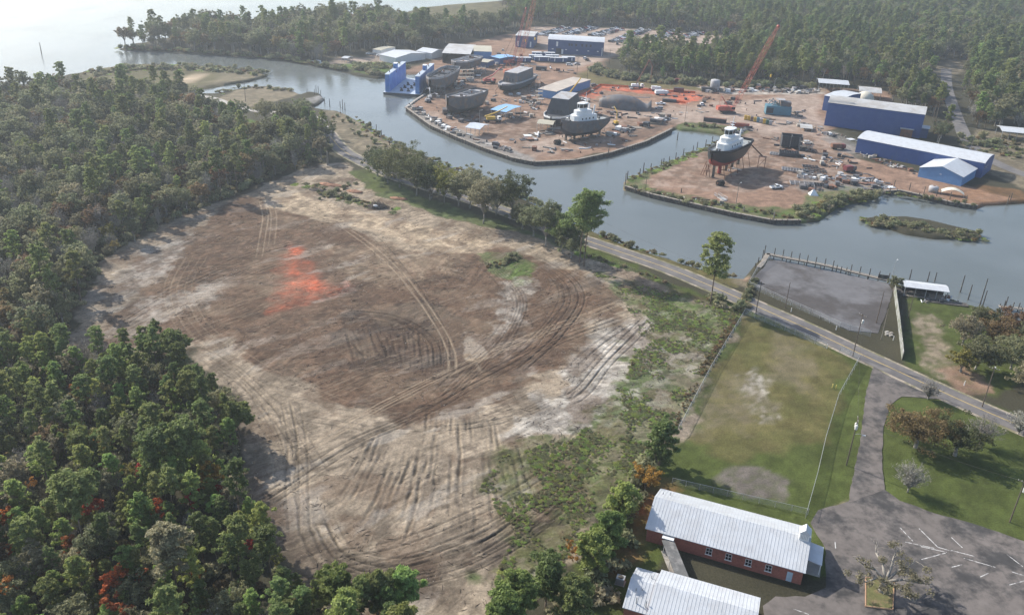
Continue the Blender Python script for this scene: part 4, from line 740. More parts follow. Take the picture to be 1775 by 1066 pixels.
# fences
def fence(name, label, px, h, gap, kind, fm=None, z=0.):
    pts = [GV(a, b, 0) for a, b in px]; e = empty(name, (pts[0].x, pts[0].y, z), 0, label, 'fence'); o0 = pts[0]; rail = MB(); mesh = MB(); pn = None
    for i in range(len(pts)-1):
        a = pts[i]-o0; b = pts[i+1]-o0; n = max(1, round((b-a).length/gap))
        for j in range(n+(1 if i == len(pts)-2 else 0)):
            p = a.lerp(b, j/n); MB().tube((p.x, p.y, -.2), (p.x, p.y, h+.08), .05 if kind == 'link' else .08, n=6).build('post', GALV if kind == 'link' else WOOD, e)
        if kind == 'link': rail.tube((a.x, a.y, h), (b.x, b.y, h), .035, n=5); mesh.quad((a.x, a.y, .05), (b.x, b.y, .05), (b.x, b.y, h), (a.x, a.y, h))
        else:
            d = (b-a).normalized(); nn = Vector((-d.y, d.x, 0))*.03
            for j in range(n):
                p = a.lerp(b, (j+.02)/n); q = a.lerp(b, (j+.98)/n); hh = h+rnd.uniform(-.08, .08)
                MB().add([p-nn+Vector((0, 0, zz)) for zz in (.0, hh)]+[p+nn+Vector((0, 0, zz)) for zz in (.0, hh)]+[q-nn+Vector((0, 0, zz)) for zz in (.0, hh)]+[q+nn+Vector((0, 0, zz)) for zz in (.0, hh)], [(0, 4, 5, 1), (2, 3, 7, 6), (1, 5, 7, 3), (0, 1, 3, 2), (4, 6, 7, 5), (0, 2, 6, 4)]).build('panel', fm or PANELW, e)
    if kind == 'link': rail.build('top_rail', GALV, e); mesh.build('wire_mesh', CLINK, e)
    return e
fence('chain_link_fence', 'chain-link fence between the grass lot and the driveway', [(1489,626),(1452,693),(1430,765),(1415,830),(1396,898)], 2.0, 3, 'link')
fence('chain_link_fence', 'chain-link fence between the weedy lot and the grass lot', [(1291,545),(1232,643),(1175,752)], 2.0, 3, 'link')
fence('chain_link_fence', 'chain-link fence between the grass lot and the road', [(1291,545),(1360,573),(1430,604)], 1.9, 3, 'link')
fence('chain_link_fence', 'short chain-link fence beside the road corner and utility pole', [(1455,611),(1489,626)], 1.9, 3, 'link')
fence('chain_link_fence', 'chain-link fence just behind the brick church', [(1165,838),(1260,860),(1400,892)], 1.5, 3, 'link')
fence('chain_link_fence', 'chain-link fence between dock pavement and road', [(1297,497),(1370,530),(1420,552),(1455,568),(1508,584)], 1.9, 3, 'link')
fence('chain_link_fence', 'chain-link fence at the bank end of the dock pavement', [(1297,497),(1312,470),(1336,452)], 1.9, 3, 'link')
fence('panel_fence', 'tall weathered panel fence beside the boathouse path', [(1549,507),(1556,560),(1563,624)], 2.7, 2.4, 'panel')
# utility poles
LAMPM = mat('lamp_housing', (.6, .6, .58), .4)
def upole(px, h, label, name='utility_pole', arms=1, cans=0, lamp=0, lean=(0, 0), r=.15, m=None, z=0., az=None, group=None):
    p = GV(*px, z); e = empty(name, tuple(p), az if az is not None else .98, label, 'pole' if name != 'mooring_pile' else 'pile', group); MB().tube((0, 0, -.4), (lean[0], lean[1], h), r, r*.65, 8).build('shaft', m or POLEW, e)
    for k in range(arms):
        a = MB().box(-.07, .07, -1.2, 1.2, h-.55-k*.9, h-.42-k*.9).build('crossarm', POLEW, e)
        for y in (-1.05, -.45, .45, 1.05): MB().lathe([(.05, 0), (.07, .08), (.03, .2)], (0, y, h-.42-k*.9), 6).build('insulator', LAMPM, a)
    for k in range(cans): MB().lathe([(.28, 0), (.32, .1), (.32, .95), (.22, 1.08), (.08, 1.12)], (0, (-.5, .5)[k % 2], h-2.7), 10).build('transformer', LAMPM, e)
    if lamp: a = MB().path([(0, 0, h*lamp), (.9, 0, h*lamp+.3), (1.9, 0, h*lamp+.2)], [.04, .04, .04], 5).build('lamp_arm', GALV, e); MB().box(1.6, 2.3, -.16, .16, h*lamp+.08, h*lamp+.24).build('lamp_head', LAMPM, a)
    return e
upole((1467,806), 12.4, 'dark utility pole with two grey transformers beside the driveway', arms=1, cans=2, lamp=.66, az=-.3)
upole((1478,618), 13, 'tall utility pole at the fence corner beside the road', arms=1, cans=1, az=.6)
upole((1310,544), 10.5, 'utility pole between road and grass lot, opposite the dock pavement', arms=1)
upole((1702,706), 11.5, 'utility pole beside the road and the shaded thicket', arms=1, lamp=.9)
upole((1518.7,560.6), 10.5, 'plain pole standing on the dock pavement near the weedy corner', arms=0)
upole((1361,534), 8.5, 'plain pole at the road edge of the dock pavement', arms=0)
upole((1527,589), 9.5, 'slender pale leaning pole beside the concrete blocks', arms=0, m=WOOD, r=.1, lean=(.6, .2))
upole((1573.6,552), 9.5, 'slender dark pole beside the panel fence', arms=0, r=.1)
upole((1547,478), 5.2, 'lamp post with floodlights at the corner of the timber dock', 'lamp_post', arms=0, m=GALV, lamp=.95, r=.09)
upole((1750,905), 10.5, 'utility pole on the lawn beside the church parking', arms=1, cans=1)
upole((568,287), 6.2, 'short thick timber post beside the lot entrance', 'timber_post', arms=0, r=.42, m=WOOD)
upole((1119,329), 8.5, 'dark slender pole on the weedy pier tip', arms=0, r=.12); upole((1275,358), 9.5, 'lamp post on the pier in front of the black tug', 'lamp_post', arms=0, lamp=.97, m=WOOD)
upole((831,217), 7.5, 'lamp post behind the quay shed', 'lamp_post', arms=0, lamp=.96, m=GALV, r=.09); upole((1187,211), 10, 'lamp post at the head of the basin', 'lamp_post', arms=0, m=POLEW, lamp=.95, r=.12)
upole((1017,149), 11, 'utility pole beside the weedy corner of the yard', arms=1); upole((1056,113), 10.5, 'utility pole beside the long blue office building', arms=1); upole((1340,163), 9, 'double-headed floodlight post near the rubble yard', 'lamp_post', arms=0, lamp=.97, m=GALV)
upole((588,97), 12, 'lamp post on the far lawn by the white boat', 'lamp_post', arms=0, lamp=.9); upole((426,177), 11, 'utility pole on the bare ground of the near spit', arms=1); upole((1683,259), 8.5, 'pale pole at the back of the long blue shed', arms=0, m=WOOD)
upole((1000,128), 11, 'slender utility pole between trailers and the blue office building', arms=1); upole((867,60), 12, 'tall utility pole at the edge of the far wood', arms=1); upole((72,93), 7, 'channel marker post standing in the open bay', 'channel_marker', arms=0, z=WZ, r=.3)
def wire(p0, h0, p1, h1, label, sag=1.0):
    a = GV(*p0)+Vector((0, 0, h0)); b = GV(*p1)+Vector((0, 0, h1)); pts = [a.lerp(b, i/10)-Vector((0, 0, sag*(1-(i/5-1)**2))) for i in range(11)]
    o = MB().path(pts, [.02]*11, 3).build('power_cable', DARKW); tag(o, label, 'cable')
wire((1310,544), 10.3, (1478,618), 12.7, 'overhead cable from the dock-side pole to the fence corner pole'); wire((1478,618), 12.7, (1702,706), 11.2, 'overhead cable from the fence corner pole to the thicket pole'); wire((1478,618), 12.3, (1467,806), 12.0, 'overhead cable from the fence corner pole to the transformer pole')
wire((1467,806), 11.8, (1750,905), 10.2, 'overhead cable from the transformer pole across the lawn'); wire((1310,544), 10.3, (1017,420), 10.3, 'overhead cable running along the road towards the tall pines', 1.6)
# posts and small markers
SIGNY = mat('yellow_post', (.62, .5, .16), .6)
for a, lb in (((1442.5,672), 'yellow bollard on the grass lot, the one farther from the fence'), ((1448.5,674), 'yellow bollard on the grass lot, the one closer to the fence')):
    e = empty('bollard', tuple(GV(*a)), 0, lb, 'bollard'); MB().tube((0, 0, -.2), (0, 0, 1.1), .11, n=10).build('post', SIGNY, e); MB().lathe([(.115, 0), (.09, .08), (.02, .11)], (0, 0, 1.1), 10).build('cap', SIGNY, e)
for a, lb in (((1433,604), 'short white post at the end of the roadside fence'), ((1449,572), 'short white post in front of the dock fence'), ((1371,541), 'short white post at the road edge near the dock'), ((1548,590), 'short white post beside the concrete blocks'), ((1671,668), 'leaning white marker post on bare clay beside the road')):
    e = empty('marker_post', tuple(GV(*a)), 0, lb, 'post'); MB().tube((0, 0, -.2), (0, 0, 1.3), .12, .1, 8).build('post', TRIM, e); MB().lathe([(.11, 0), (.08, .06), (.02, .08)], (0, 0, 1.3), 8).build('cap', TRIM, e)
for i, (dx, dy) in enumerate(((0, 0), (7, 2), (0, 4), (7, 6))):
    e = tag(MB().box(-.55, .55, -.3, .3, 0, .5).build('concrete_block', CONC), 'pale concrete block in the small grid of blocks beside the panel fence', 'block', 'concrete blocks by the panel fence'); e.location = GV(1537+dx, 577+dy); e.rotation_euler = (0, 0, .4)
# timber dock along the pavement
zz1 = lambda x, y: (1275+x/3.55, 400+y/3.55)
dk = empty('timber_dock', tuple(GV(*zz1(165, 145))), 0, 'long grey timber dock along the dock pavement', 'dock'); o0 = GV(*zz1(165, 145))
def dockspan(px, w_, n, zt):
    pts = [GV(*zz1(*p))-o0 for p in px]
    for i in range(len(pts)-1):
        a, b = pts[i], pts[i+1]; d = (b-a).normalized(); nn = Vector((-d.y, d.x, 0)); L = (b-a).length; rz = math.atan2(d.y, d.x)
        MB().cbox((a+b)/2+nn*w_*.5+Vector((0, 0, zt-.14)), L, w_, .12, rz).build('deck', WOOD, dk)
        for s in (.1, w_-.1): MB().cbox((a+b)/2+nn*s+Vector((0, 0, zt-.33)), L, .2, .26, rz).build('beam', DARKW, dk)
dockspan([(190,150), (560,222), (930,312)], 1.7, 1, .35); dockspan([(185,140), (150,200), (128,225)], 1.6, 1, .35)
for x, y, hh in [(165,170,3.6),(178,140,3.4),(238,152,3),(290,160,2.9),(340,170,2.8),(390,182,2.8),(440,194,2.9),(492,205,2.8),(548,215,2.8),(598,227,2.8),(622,236,1.4),(650,242,1.2),(682,248,1.2),(708,252,2.8),(763,264,2.8),(822,277,2.9),(880,292,2.8),(940,302,2.6),(210,175,1.6),(310,196,1.4),(420,215,1.4),(520,240,1.4),(690,275,1.5),(810,300,1.4),(120,225,1.5),(140,190,1.6)]:
    p = GV(*zz1(x, y))-o0; MB().tube((p.x, p.y, -4), (p.x, p.y, .35+hh*.8), .17, .15, 7).build('pile', DARKW, dk)
gt = MB().cbox(GV(*zz1(905, 300))-o0+Vector((0, 0, 1.0)), 3.2, .12, 1.3, -.25).build('gate', DARKW, dk)
# boathouse
a, b = GV(*zz1(1045, 345), 3.2), GV(*zz1(1312, 378), 3.2); nn = Vector((-(b-a).y, (b-a).x, 0)).normalized()
bh, BL = bld('boathouse', 'open boathouse with white metal roof over dark timber', 'boathouse', a, b, 5.2, 3.2, .5, WROOF, DARKW, over=.25, posts=4, walls=False, ribs=.9)
MB().box(0, BL, .1, 5.1, -.1, .25).build('deck', WOOD, bh); MB().box(.1, BL-.1, 4.4, 4.5, .25, 1.6).build('back_rail', DARKW, bh); MB().box(1, BL*.6, 1, 2.2, .25, 1.2).build('work_bench', DARKW, bh); MB().box(-2.5, -.3, -.5, 4, .0, 1.3).build('low_deck', DARKW, bh); MB().box(BL*.5, BL+6, -2.6, .0, -.3, .3).build('front_deck', DARKW, bh)
bt = empty('skiff', tuple(GV(*zz1(1300, 425))), .5, 'small pale skiff lying in front of the boathouse', 'boat')
hl = MB(); hl.add([(-2, -.7, .7), (-2, .7, .7), (1, .7, .75), (2.4, 0, .95), (1, -.7, .75), (-1.9, -.5, .1), (-1.9, .5, .1), (1, .45, .1), (1.8, 0, .2), (1, -.45, .1)], [(0, 5, 6, 1), (1, 6, 7, 2), (2, 7, 8, 3), (3, 8, 9, 4), (4, 9, 5, 0), (5, 9, 8, 7, 6)]); hl.build('hull', TRIM, bt); MB().box(-1, -.7, -.6, .6, .45, .55).build('thwart', WOOD, bt)
for i, (x, y, hh, m_) in enumerate([(1070,300,2.6,0),(1180,312,2.4,0),(1225,312,2.2,0),(1382,380,5,0),(1430,425,4,0),(1500,468,8.5,0),(1518,470,4.5,0),(1640,505,3,0),(1655,480,3,0),(1700,490,1.6,0),(1735,495,1.6,0)]):
    upole(zz1(x, y), hh+1.2, 'weathered mooring pile standing in the water by the boathouse', 'mooring_pile', arms=0, z=WZ, r=.2, m=DARKW, lean=(rnd.uniform(-.3, .3), 0), group='mooring piles by the boathouse')
sdk = empty('small_dock', tuple(GV(*zz1(1690, 490), WZ)), -.18, 'small low timber dock on the bank beside the thicket', 'dock'); MB().box(-3.5, 9, -.8, .8, .9, 1.05).build('deck', WOOD, sdk)
for x in (-3, 0, 3, 6): 
    for y in (-.7, .7): MB().tube((x, y, -2), (x, y, 1.6), .14, n=6).build('pile', DARKW, sdk)
# planter around the old oak, debris row, brush heap
pl = empty('tree_island', tuple(GV(1521, 1045)), 0, 'low kerbed grass island around the old oak in the parking', 'planter'); cs = [GV(*p)-GV(1521, 1045) for p in ((1500,1002),(1549,1010),(1547,1058),(1500,1052))]
gr = MB().prism([(c.x, c.y) for c in cs], .0, .29).build('grass_bed', mat('bed_grass', (.12, .12, .045), .95, var=.4, scale=1.5, wear=(.2, .15, .08), wscale=.6), pl)
for i in range(4):
    a, b = cs[i], cs[(i+1) % 4]; d = b-a; MB().cbox((a+b)/2+Vector((0, 0, .2)), d.length+.15, .16, .36, math.atan2(d.y, d.x)).build('kerb', mat('terracotta_kerb', (.42, .26, .16), .9) if i == 0 else MATS['terracotta_kerb'], pl)
deb = []
for p in along([(1285,556),(1255,600),(1225,650)],1.1,.22,['tuft'],.3,.75)+along([(1215,665),(1195,705),(1180,740)],1.1,.5,['tuft'],.3,.6): deb.append((p[0]-1.4, p[1], .2, KIDX['shrub'][3] if NR.rand() < .35 else KIDX['tuft'][2], p[4], p[5]))
scatter('brush_row', deb, 'rusty brown heap of cut brush along the fence', 'brush')
HEAPM = mat('brush_sticks', (.11, .09, .075), .95, var=.4, scale=2)
hp = empty('brush_heap', tuple(GV(655, 360)), 0, 'dark heap of grubbed roots and branches beside the cleared lot', 'brush heap'); mb = MB()
for i in range(130):
    a = rnd.uniform(0, 6.28); q = rnd.uniform(0, 1)**.6; p = Vector((math.cos(a)*q*4.6, math.sin(a)*q*2.6, 1.9*(1-q)+.2)); d = Vector((rnd.gauss(0, 1), rnd.gauss(0, 1), rnd.gauss(0, .5))).normalized()*rnd.uniform(.6, 1.8); mb.tube(p-d, p+d, rnd.uniform(.03, .12), .02, 4)
mb.build('branches', HEAPM, hp); MB().blob((0, 0, .2), 3.9, 2.1, 1.3, 9, 6).build('soil_core', mat('root_soil', (.08, .065, .055), .95), hp); MB().blob((-.6, -1.5, 1.2), 1.0, .5, .45).build('plastic_sheet', TRIM, hp)
for k, (px, rx, ry, hh, m_, lb) in enumerate([((575,322),5,2,1.1,'clay','low mound of red clay beside the lot entrance'),((615,333),4,1.6,.9,'clay','small mound of red clay next to the brush heap'),((600,341),6,1.4,.9,'root','long dark mound of grubbed soil by the lot entrance'),((548,330),3.5,1.6,.8,'root','dark soil mound at the very entrance of the lot'),((690,345),4,1.5,.7,'clay','flat clay mound below the big dark oak')]):
    if k == 0: mat('clay_heap', (.30, .16, .10), .95, var=.3, scale=1.2)
    e = empty('soil_mound', tuple(GV(*px)), -.3, lb, 'soil mound'); MB().blob((0, 0, -.1), rx, ry, hh, 12, 6, .25).build('heap', MATS['clay_heap'] if m_ == 'clay' else MATS['root_soil'], e, True); mb = MB()
    for i in range(26): a = rnd.uniform(0, 6.28); q = rnd.random(); p = Vector((math.cos(a)*q*rx, math.sin(a)*q*ry, hh*(1-q)+.1)); d = Vector((rnd.gauss(0, 1), rnd.gauss(0, 1), rnd.gauss(0, .4))).normalized()*rnd.uniform(.3, 1.1); mb.tube(p-d, p+d, .06, .02, 3)
    mb.build('roots', HEAPM, e)
# single trees
def tree_at(kind, px, s, label, var=None, sz=None, rot=None): p = GV(*px); return plant(kind, p.x, p.y, 0, rot if rot is not None else rnd.uniform(0, 6.28), s, label, 'tree', None, var, sz)
def custom(name, px, meshes, label, s=1, rot=0, cat='tree'):
    p = GV(*px); e = empty(name, (p.x, p.y, 0), rot, label, cat); e.scale = (s, s, s); link('trunk', meshes[0], e); link('crown', meshes[1], e); return e
custom('pine_tree', (1231,527), pine(23, 4.2, .38, 40, 130, None, .42), 'lone tall pine standing between the road and the cleared lot')
custom('pine_tree', (1004,460), pine(25, 5.0, .50, 40, 130, None, .42, .04), 'tall pine, twin of a pair, the darker one beside the road'); custom('pine_tree', (1012,462), pine(26, 5.2, .52, 40, 130, None, .42, .05), 'tall pine, twin of a pair, its crown leaning over the road')
for k, (px, h, w_, m_, lb) in enumerate([((693,326),15,8.8,(BARKG,DARK_L),'big dark oak at the road end of the roadside row'),((722,340),14.5,7.8,(BARKG,DARK_L),'dense grey-green oak second from the lot entrance in the roadside row'),((770,352),12.5,5.6,(BARKG,YEL_L),'yellow-green tree in the roadside row'),((672,318),12,6.5,(BARKG,DARK_L),'low dark oak leaning towards the water in the roadside row'),
    ((838,388),15.5,5.5,(BARKG,PALE_L),'tall greyish-brown tree standing forward of the roadside row'),((815,362),14,5.5,(BARKG,PALE_L),'pale tree beside the yellow-green tree in the roadside row'),((888,378),15.5,6.6,(BARKG,DARK_L),'dark spreading oak overhanging the road'),((946,428),14.5,4.6,None,'slender dark tree next to the twin pines'),((975,440),13,4.4,(BARKG,PINE_L),'leafy tree close behind the twin pines'),((905,398),8,4,None,'low bushy tree below the spreading oak'),((860,372),11,4.5,(BARKG,OAK_L),'bronze tree behind the tall greyish-brown tree'),((745,348),12,5.6,(BARKG,DARK_L),'dark filler oak between the grey-green oak and the yellow-green tree'),((655,306),10,5.5,(BARKG,DARK_L),'low dark oak nearest the lot entrance'),((925,410),10,4.5,None,'dark low tree between the spreading oak and the slender tree'),((795,358),11,4.6,(BARKG,PALE_L),'pale leafy tree just past the yellow-green tree'),((990,448),9,4,None,'dark bushy tree at the foot of the twin pines')]):
    custom('roadside_tree', px, broad(h*1.2, w_*1.15, .22, 56, 130, m_, .45, gap=.1), lb, rot=k)
custom('oak_tree', (1587,776), broad(9, 7.2, .32, 52, 130, (BARKG, BRN_L), .4, 1., .45, .15), 'wide bronze oak on the lawn beside the driveway')
custom('oak_tree', (1655,790), broad(8.5, 5.6, .3, 40, 120, (BARKG, DARK_L), .4, 1., .4, .1), 'darker half-green oak on the lawn behind the bronze oak')
custom('bare_tree', (1573,853), fanbare(8, 4.2, 70, None, .18), 'pale leafless tree on the lawn beside the bronze oak'); custom('bare_tree', (1608,692), fanbare(6, 3.2, 60, None, .15), 'leafless bushy tree at the corner of road and driveway')
custom('bare_tree', (1698,772), fanbare(8.5, 5, 60, None, .2, .1), 'silver leafless tree standing beside the oaks on the lawn'); custom('bare_tree', (1765,752), fanbare(6.5, 4, 70, None, .12), 'grey bushy leafless tree between lawn and road')
mb = MB(); cen = []; rad = []; mb.path([(0, 0, -.3), (.2, .1, 1.2), (.5, .2, 2.6)], [.75, .6, .55], 8)
for k, (an, L_, zz_, lv_) in enumerate([(.5, 8.5, 4.6, .5), (-.1, 9, 3.4, 1), (1.5, 7.5, 5.5, .25), (2.5, 6.5, 5.2, .3), (3.4, 5.5, 4.2, .9), (-1.0, 7.0, 3.2, 1), (.9, 7, 6.2, .6), (4.3, 5, 3.8, .7)]):
    p0 = Vector((.5, .2, 2.5)); e_ = Vector((math.cos(an)*L_, math.sin(an)*L_, zz_)); m1 = p0.lerp(e_, .35)+Vector((0, 0, .9)); m2 = p0.lerp(e_, .7)+Vector((rnd.uniform(-.7, .7), rnd.uniform(-.7, .7), .2)); mb.path([p0, m1, m2, e_], [.36, .26, .15, .05], 6)
    for j in range(9):
        q = (m1.lerp(m2, j/5) if j < 5 else m2.lerp(e_, (j-4)/4)); t_ = q+Vector((rnd.gauss(0, 1.3), rnd.gauss(0, 1.3), rnd.uniform(.2, 1.6))); mb.path([q, q.lerp(t_, .5)+Vector((0, 0, .2)), t_], [.08, .05, .02], 4)
        if rnd.random() < lv_: cen.append(t_); rad.append((1.0, 1.0, .65))
lo = treemesh('old_oak', mb, cen, rad, 60, .26, (BARKG, PALE_L), el=1.4); custom('old_oak', (1526,1026), lo, 'gnarled old oak with half-dead limbs on the parking island', .92)
custom('cedar_bush', (1551,501), broad(4.6, 2.3, .12, 26, 100, (BARK, OAK_L), .3, trunk=.12), 'round dark green bush at the corner of the boathouse')
for k, (px, h, w_, m_, lb) in enumerate([((1668,600),10,4.6,(BARKG,PALE_L),'pale spreading tree at the edge of the bare drive'),((1690,640),9.5,5,None,'dark green tree in the thicket close to the road'),((1722,605),10,5,(BARKG,BRN_L),'bronze tree in the middle of the thicket'),((1752,640),10,5.5,None,'shaded dark tree at the back of the thicket'),((1742,580),8,4.6,(BARKG,BRN_L),'low reddish tree of the thicket next to the small dock'),((1785,620),11,6,None,'large dark tree at the far side of the thicket'),((1700,575),8,4,None,'rounded green tree of the thicket next to the water'),((1665,645),7,3.4,(BARKG,YEL_L),'yellow-green low tree of the thicket beside the drive'),((1780,680),9,4.5,(BARKG,PALE_L),'pale tree of the thicket beside the road')]):
    custom('thicket_tree', px, broad(h, w_, .2, 40, 100, m_, .42, gap=.1), lb, rot=k)
for k, (px, h, c0, m_, lb) in enumerate([((1142,806),11,.15,None,'dense dark pine at the corner of the fence'),((1075,905),9,.12,(BARK,BRT_L),'bushy pine near the back corner of the church'),((1052,960),9.5,.15,(BARK,BRT_L),'bushy pine farther from the church than the orange tree'),((1025,1000),10,.15,(BARK,BRT_L),'bushy pine at the foot of the weedy slope'),((900,1085),11.5,.35,(BARK,BRT_L),'bright green pine between hall and cleared lot'),((945,1060),12,.35,None,'tall open pine between hall and cleared lot'),((870,1120),12,.4,(BARK,BRT_L),'bright pine at the south edge of the cleared lot'),((990,1090),11,.3,None,'deep green pine behind the hall'),((582,1062),9,.3,(BARK,BRT_L),'bright young pine standing apart at the south edge of the lot'),((655,1075),10,.3,None,'slim pine standing apart at the south edge of the lot'),((700,1060),9,.35,(BARK,BRT_L),'light green pine on the tracked soil at the lot edge'),((600,1120),11,.25,(BARK,BRT_L),'broad bright pine below the lot edge'),((690,1150),11,.3,(BARK,BRT_L),'bright pine crown at the very edge of the tracked soil'),
    ((307,652),12,.5,None,'lone dark pine standing out at the corner of the pine stand'),((345,700),9,.2,None,'conical dark pine at the edge of the pine stand'),((416,772),10,.5,None,'slim pine at the eastern tip of the pine stand'),((313,1053),17.5,.5,(BARK,PALE_L),'tall pale green pine rising above the pine stand'),((159,1000),22,.72,None,'very tall bare-trunked pine in the middle of the pine stand'),((284,870),17,.55,None,'tall grey-green pine above the red-leaved trees'),((330,850),16,.6,None,'tall pine next to the dark side of the cleared lot')]):
    custom('pine_tree', px, pine(h, 2.5+h*.04, c0, 36, 130, m_, .42), lb, rot=k)
for k, (kind, px, z_) in enumerate([('red',(248,808),7),('red',(277,886),6),('red',(155,868),8),('orange',(124,938),7),('orange',(218,998),6),('red',(198,1012),6),('red',(333,870),5),('yellow',(140,745),8),('orange',(366,830),6),('red',(175,760),7),('orange',(195,1055),6),('red',(8,905),6),('orange',(5,1020),6)]):
    p = GV(*px, z_); plant(kind, p.x, p.y, 0, k, 1.15+.1*(k % 3), LBL[kind]['B'] if kind != 'yellow' else LBL['yellow']['B'], 'tree', GROUPS['B']+' ('+NAMES[kind].replace('_', ' ')+')')
custom('orange_leaf_tree', (1118,850), broad(6.5, 2.8, .2, 22, 80, (BARKG, ORG_L), .32, trunk=.12, gap=.15), 'russet-leaved tree behind the corner of the church'); custom('orange_leaf_tree', (1000,975), broad(5, 2.2, .2, 16, 70, (BARKG, ORG_L), .3, trunk=.1, gap=.2), 'small orange-leaved tree on the weedy slope')
for k, px in enumerate([(1090,880),(1062,930),(1040,985),(1010,1040),(965,1080),(1105,840),(1085,940),(1100,860),(1078,900),(1050,945),(1066,985),(1030,1015),(1000,1062),(985,1040),(1118,815),(1128,790),(1044,1040)]): tree_at('shrub', px, 2.0, 'dense green shrub of the overgrown strip behind church and hall', var=k % 3)['group'] = 'shrubs of the overgrown strip'
custom('oak_tree', (1098,98), broad(15, 8, .35, 44, 90, None, .55), 'big lone tree at the corner of the car park'); custom('vine_tree', (577,240), broad(10, 1.8, .15, 22, 80, None, .4), 'narrow vine-covered pole beside the bend of the road')
custom('oak_tree', (505,222), broad(11, 6, .25, 40, 100, None, .45), 'dark round oak beside the western road'); custom('oak_tree', (460,212), broad(11, 6.5, .25, 40, 100, None, .45), 'dark spreading oak behind the small green clearing'); custom('oak_tree', (525,228), broad(10, 5, .25, 36, 100, None, .45), 'dark oak overhanging the western road bend')
# ================================================================ shipyard
BLUE = mat('blue_cladding', (.042, .088, .255), .5, var=.14, scale=.3, spec=.4, wear=(.05, .095, .24), wscale=.15); BLUE2 = mat('light_blue_cladding', (.11, .24, .46), .55, var=.1, scale=.4); NAVY = mat('dark_blue_cladding', (.05, .09, .21), .55, var=.12)
GREYR = mat('weathered_metal_roof', (.45, .45, .44), .55, var=.15, scale=.2, wear=(.36, .34, .31), wscale=.08, wamt=.7); TANR = mat('yellowed_metal_roof', (.42, .39, .30), .6, var=.15, scale=.2)
STEEL = mat('primer_grey_steel', (.115, .115, .122), .65, .1, var=.3, scale=.35, wear=(.19, .13, .095), wscale=.25, wamt=.5); STEELD = mat('dark_steel', (.055, .058, .065), .6, .1, var=.3, scale=.4); STEELP = mat('pale_primer_steel', (.36, .36, .37), .7, var=.2, scale=.4, wear=(.28, .24, .2), wscale=.3)
RUST = mat('rusty_steel', (.20, .10, .065), .9, var=.35, scale=.8, wear=(.12, .085, .07), wscale=.6); BLACKH = mat('black_hull_paint', (.014, .016, .021), .35, var=.25, scale=.4, spec=.5); REDH = mat('red_antifouling', (.27, .05, .04), .7, var=.25, scale=.5)
RUBB = mat('rubber', (.02, .02, .02), .8, var=.3); CRRED = mat('crane_red', (.43, .10, .065), .55, var=.2, scale=.5, wear=(.38, .16, .12), wscale=.4); CRYEL = mat('machine_yellow', (.55, .36, .05), .5, var=.15); WHITEP = mat('white_gloss', (.75, .76, .76), .35, var=.06); DECKG = mat('deck_grey', (.30, .32, .32), .7, var=.2)
DBLUE = mat('dock_blue', (.055, .17, .47), .5, var=.15, scale=.3, wear=(.10, .24, .5), wscale=.2, wamt=.7); DDECK = mat('dock_deck', (.42, .48, .54), .6, var=.2, scale=.3, wear=(.3, .36, .45), wscale=.2); TEAL = mat('teal_machine', (.08, .19, .25), .55, var=.2); MAROON = mat('maroon_paint', (.16, .035, .04), .6); SANDD = mat('dome_fabric', (.62, .58, .47), .7, var=.06)
GREEN = mat('green_paint', (.07, .14, .10), .6); ORNG = mat('orange_sheet', (.75, .16, .06), .8, var=.2); BLUT = mat('blue_tarp_roof', (.22, .40, .62), .6, var=.1)
def rayY(px, py, Y):
    a = GV(px, py, 0); t = Y/a.y; return Vector((a.x*t, Y, H+(0-H)*t))
def eave3(p0, p1, p2, z): # eave corners near-left, near-right, far side -> base corners and width
    a, b, c = GV(*p0, z), GV(*p1, z), GV(*p2, z); d = (b-a).normalized(); return a, b, abs((c-a).dot(Vector((-d.y, d.x, 0))))
# --- buildings
a, b, w_ = eave3((1436,178), (1603.6,199.4), (1614.7,188), 12.5); big, BLn = bld('assembly_hall', 'big dark blue assembly hall with pale low-pitched roof', 'building', a, b, max(w_, 13), 12.5, 1.6, GREYR, BLUE, over=.25, arch=1)
MB().box(BLn*.80, BLn*.92, -2.2, -.004, 0, 4.2).build('side_shed', RUST, big); MB().box(BLn*.79, BLn*.93, -2.5, -.004, 4.21, 4.4).build('side_shed_roof', GREYR, big); MB().box(BLn+.005, BLn+3.5, 2, 9, 0, 5).build('lean_to', NAVY, big); MB().box(BLn+.005, BLn+4, 1.6, 9.4, 5.01, 5.2).build('lean_to_roof', WROOF, big)
for i in range(1, 9): MB().box(BLn*i/9-.06, BLn*i/9+.06, -.05, -.003, 0, 12.3).build('wall_seam', BLUE, big)
a, b, w_ = eave3((1487,240), (1707,283.5), (1739.5,272.4), 7.0); lng, LLn = bld('long_shed', 'long blue metal shed with white roof on the quay', 'building', a, b, max(w_, 11), 7.0, 1.5, WROOF, BLUE, over=.25, arch=1)
for i in range(1, 5): MB().box(LLn*i/6-.08, LLn*i/6+.08, -.05, -.003, 0, 6.9).build('downpipe', NAVY, lng)
for i in range(3): MB().box(LLn*(.30+.12*i), LLn*(.30+.12*i)+1, -.04, -.003, 0, 2.1).build('door', NAVY, lng)
for yy in (4, 7): w0 = MB().box(LLn+.003, LLn+.06, yy, yy+1.1, 3.6, 4.5).build('window', TRIM, lng); MB().box(LLn+.06, LLn+.09, yy+.1, yy+1, 3.7, 4.4).build('pane', GLASS, w0)
a, b = GV(1594.5, 290.6, 4.3), GV(1669.5, 307.3, 4.3); d = (b-a).normalized(); c = GV(1704, 294.7, 4.3); dep = (c-b).dot(Vector((-d.y, d.x, 0))); wdt = (b-a).length
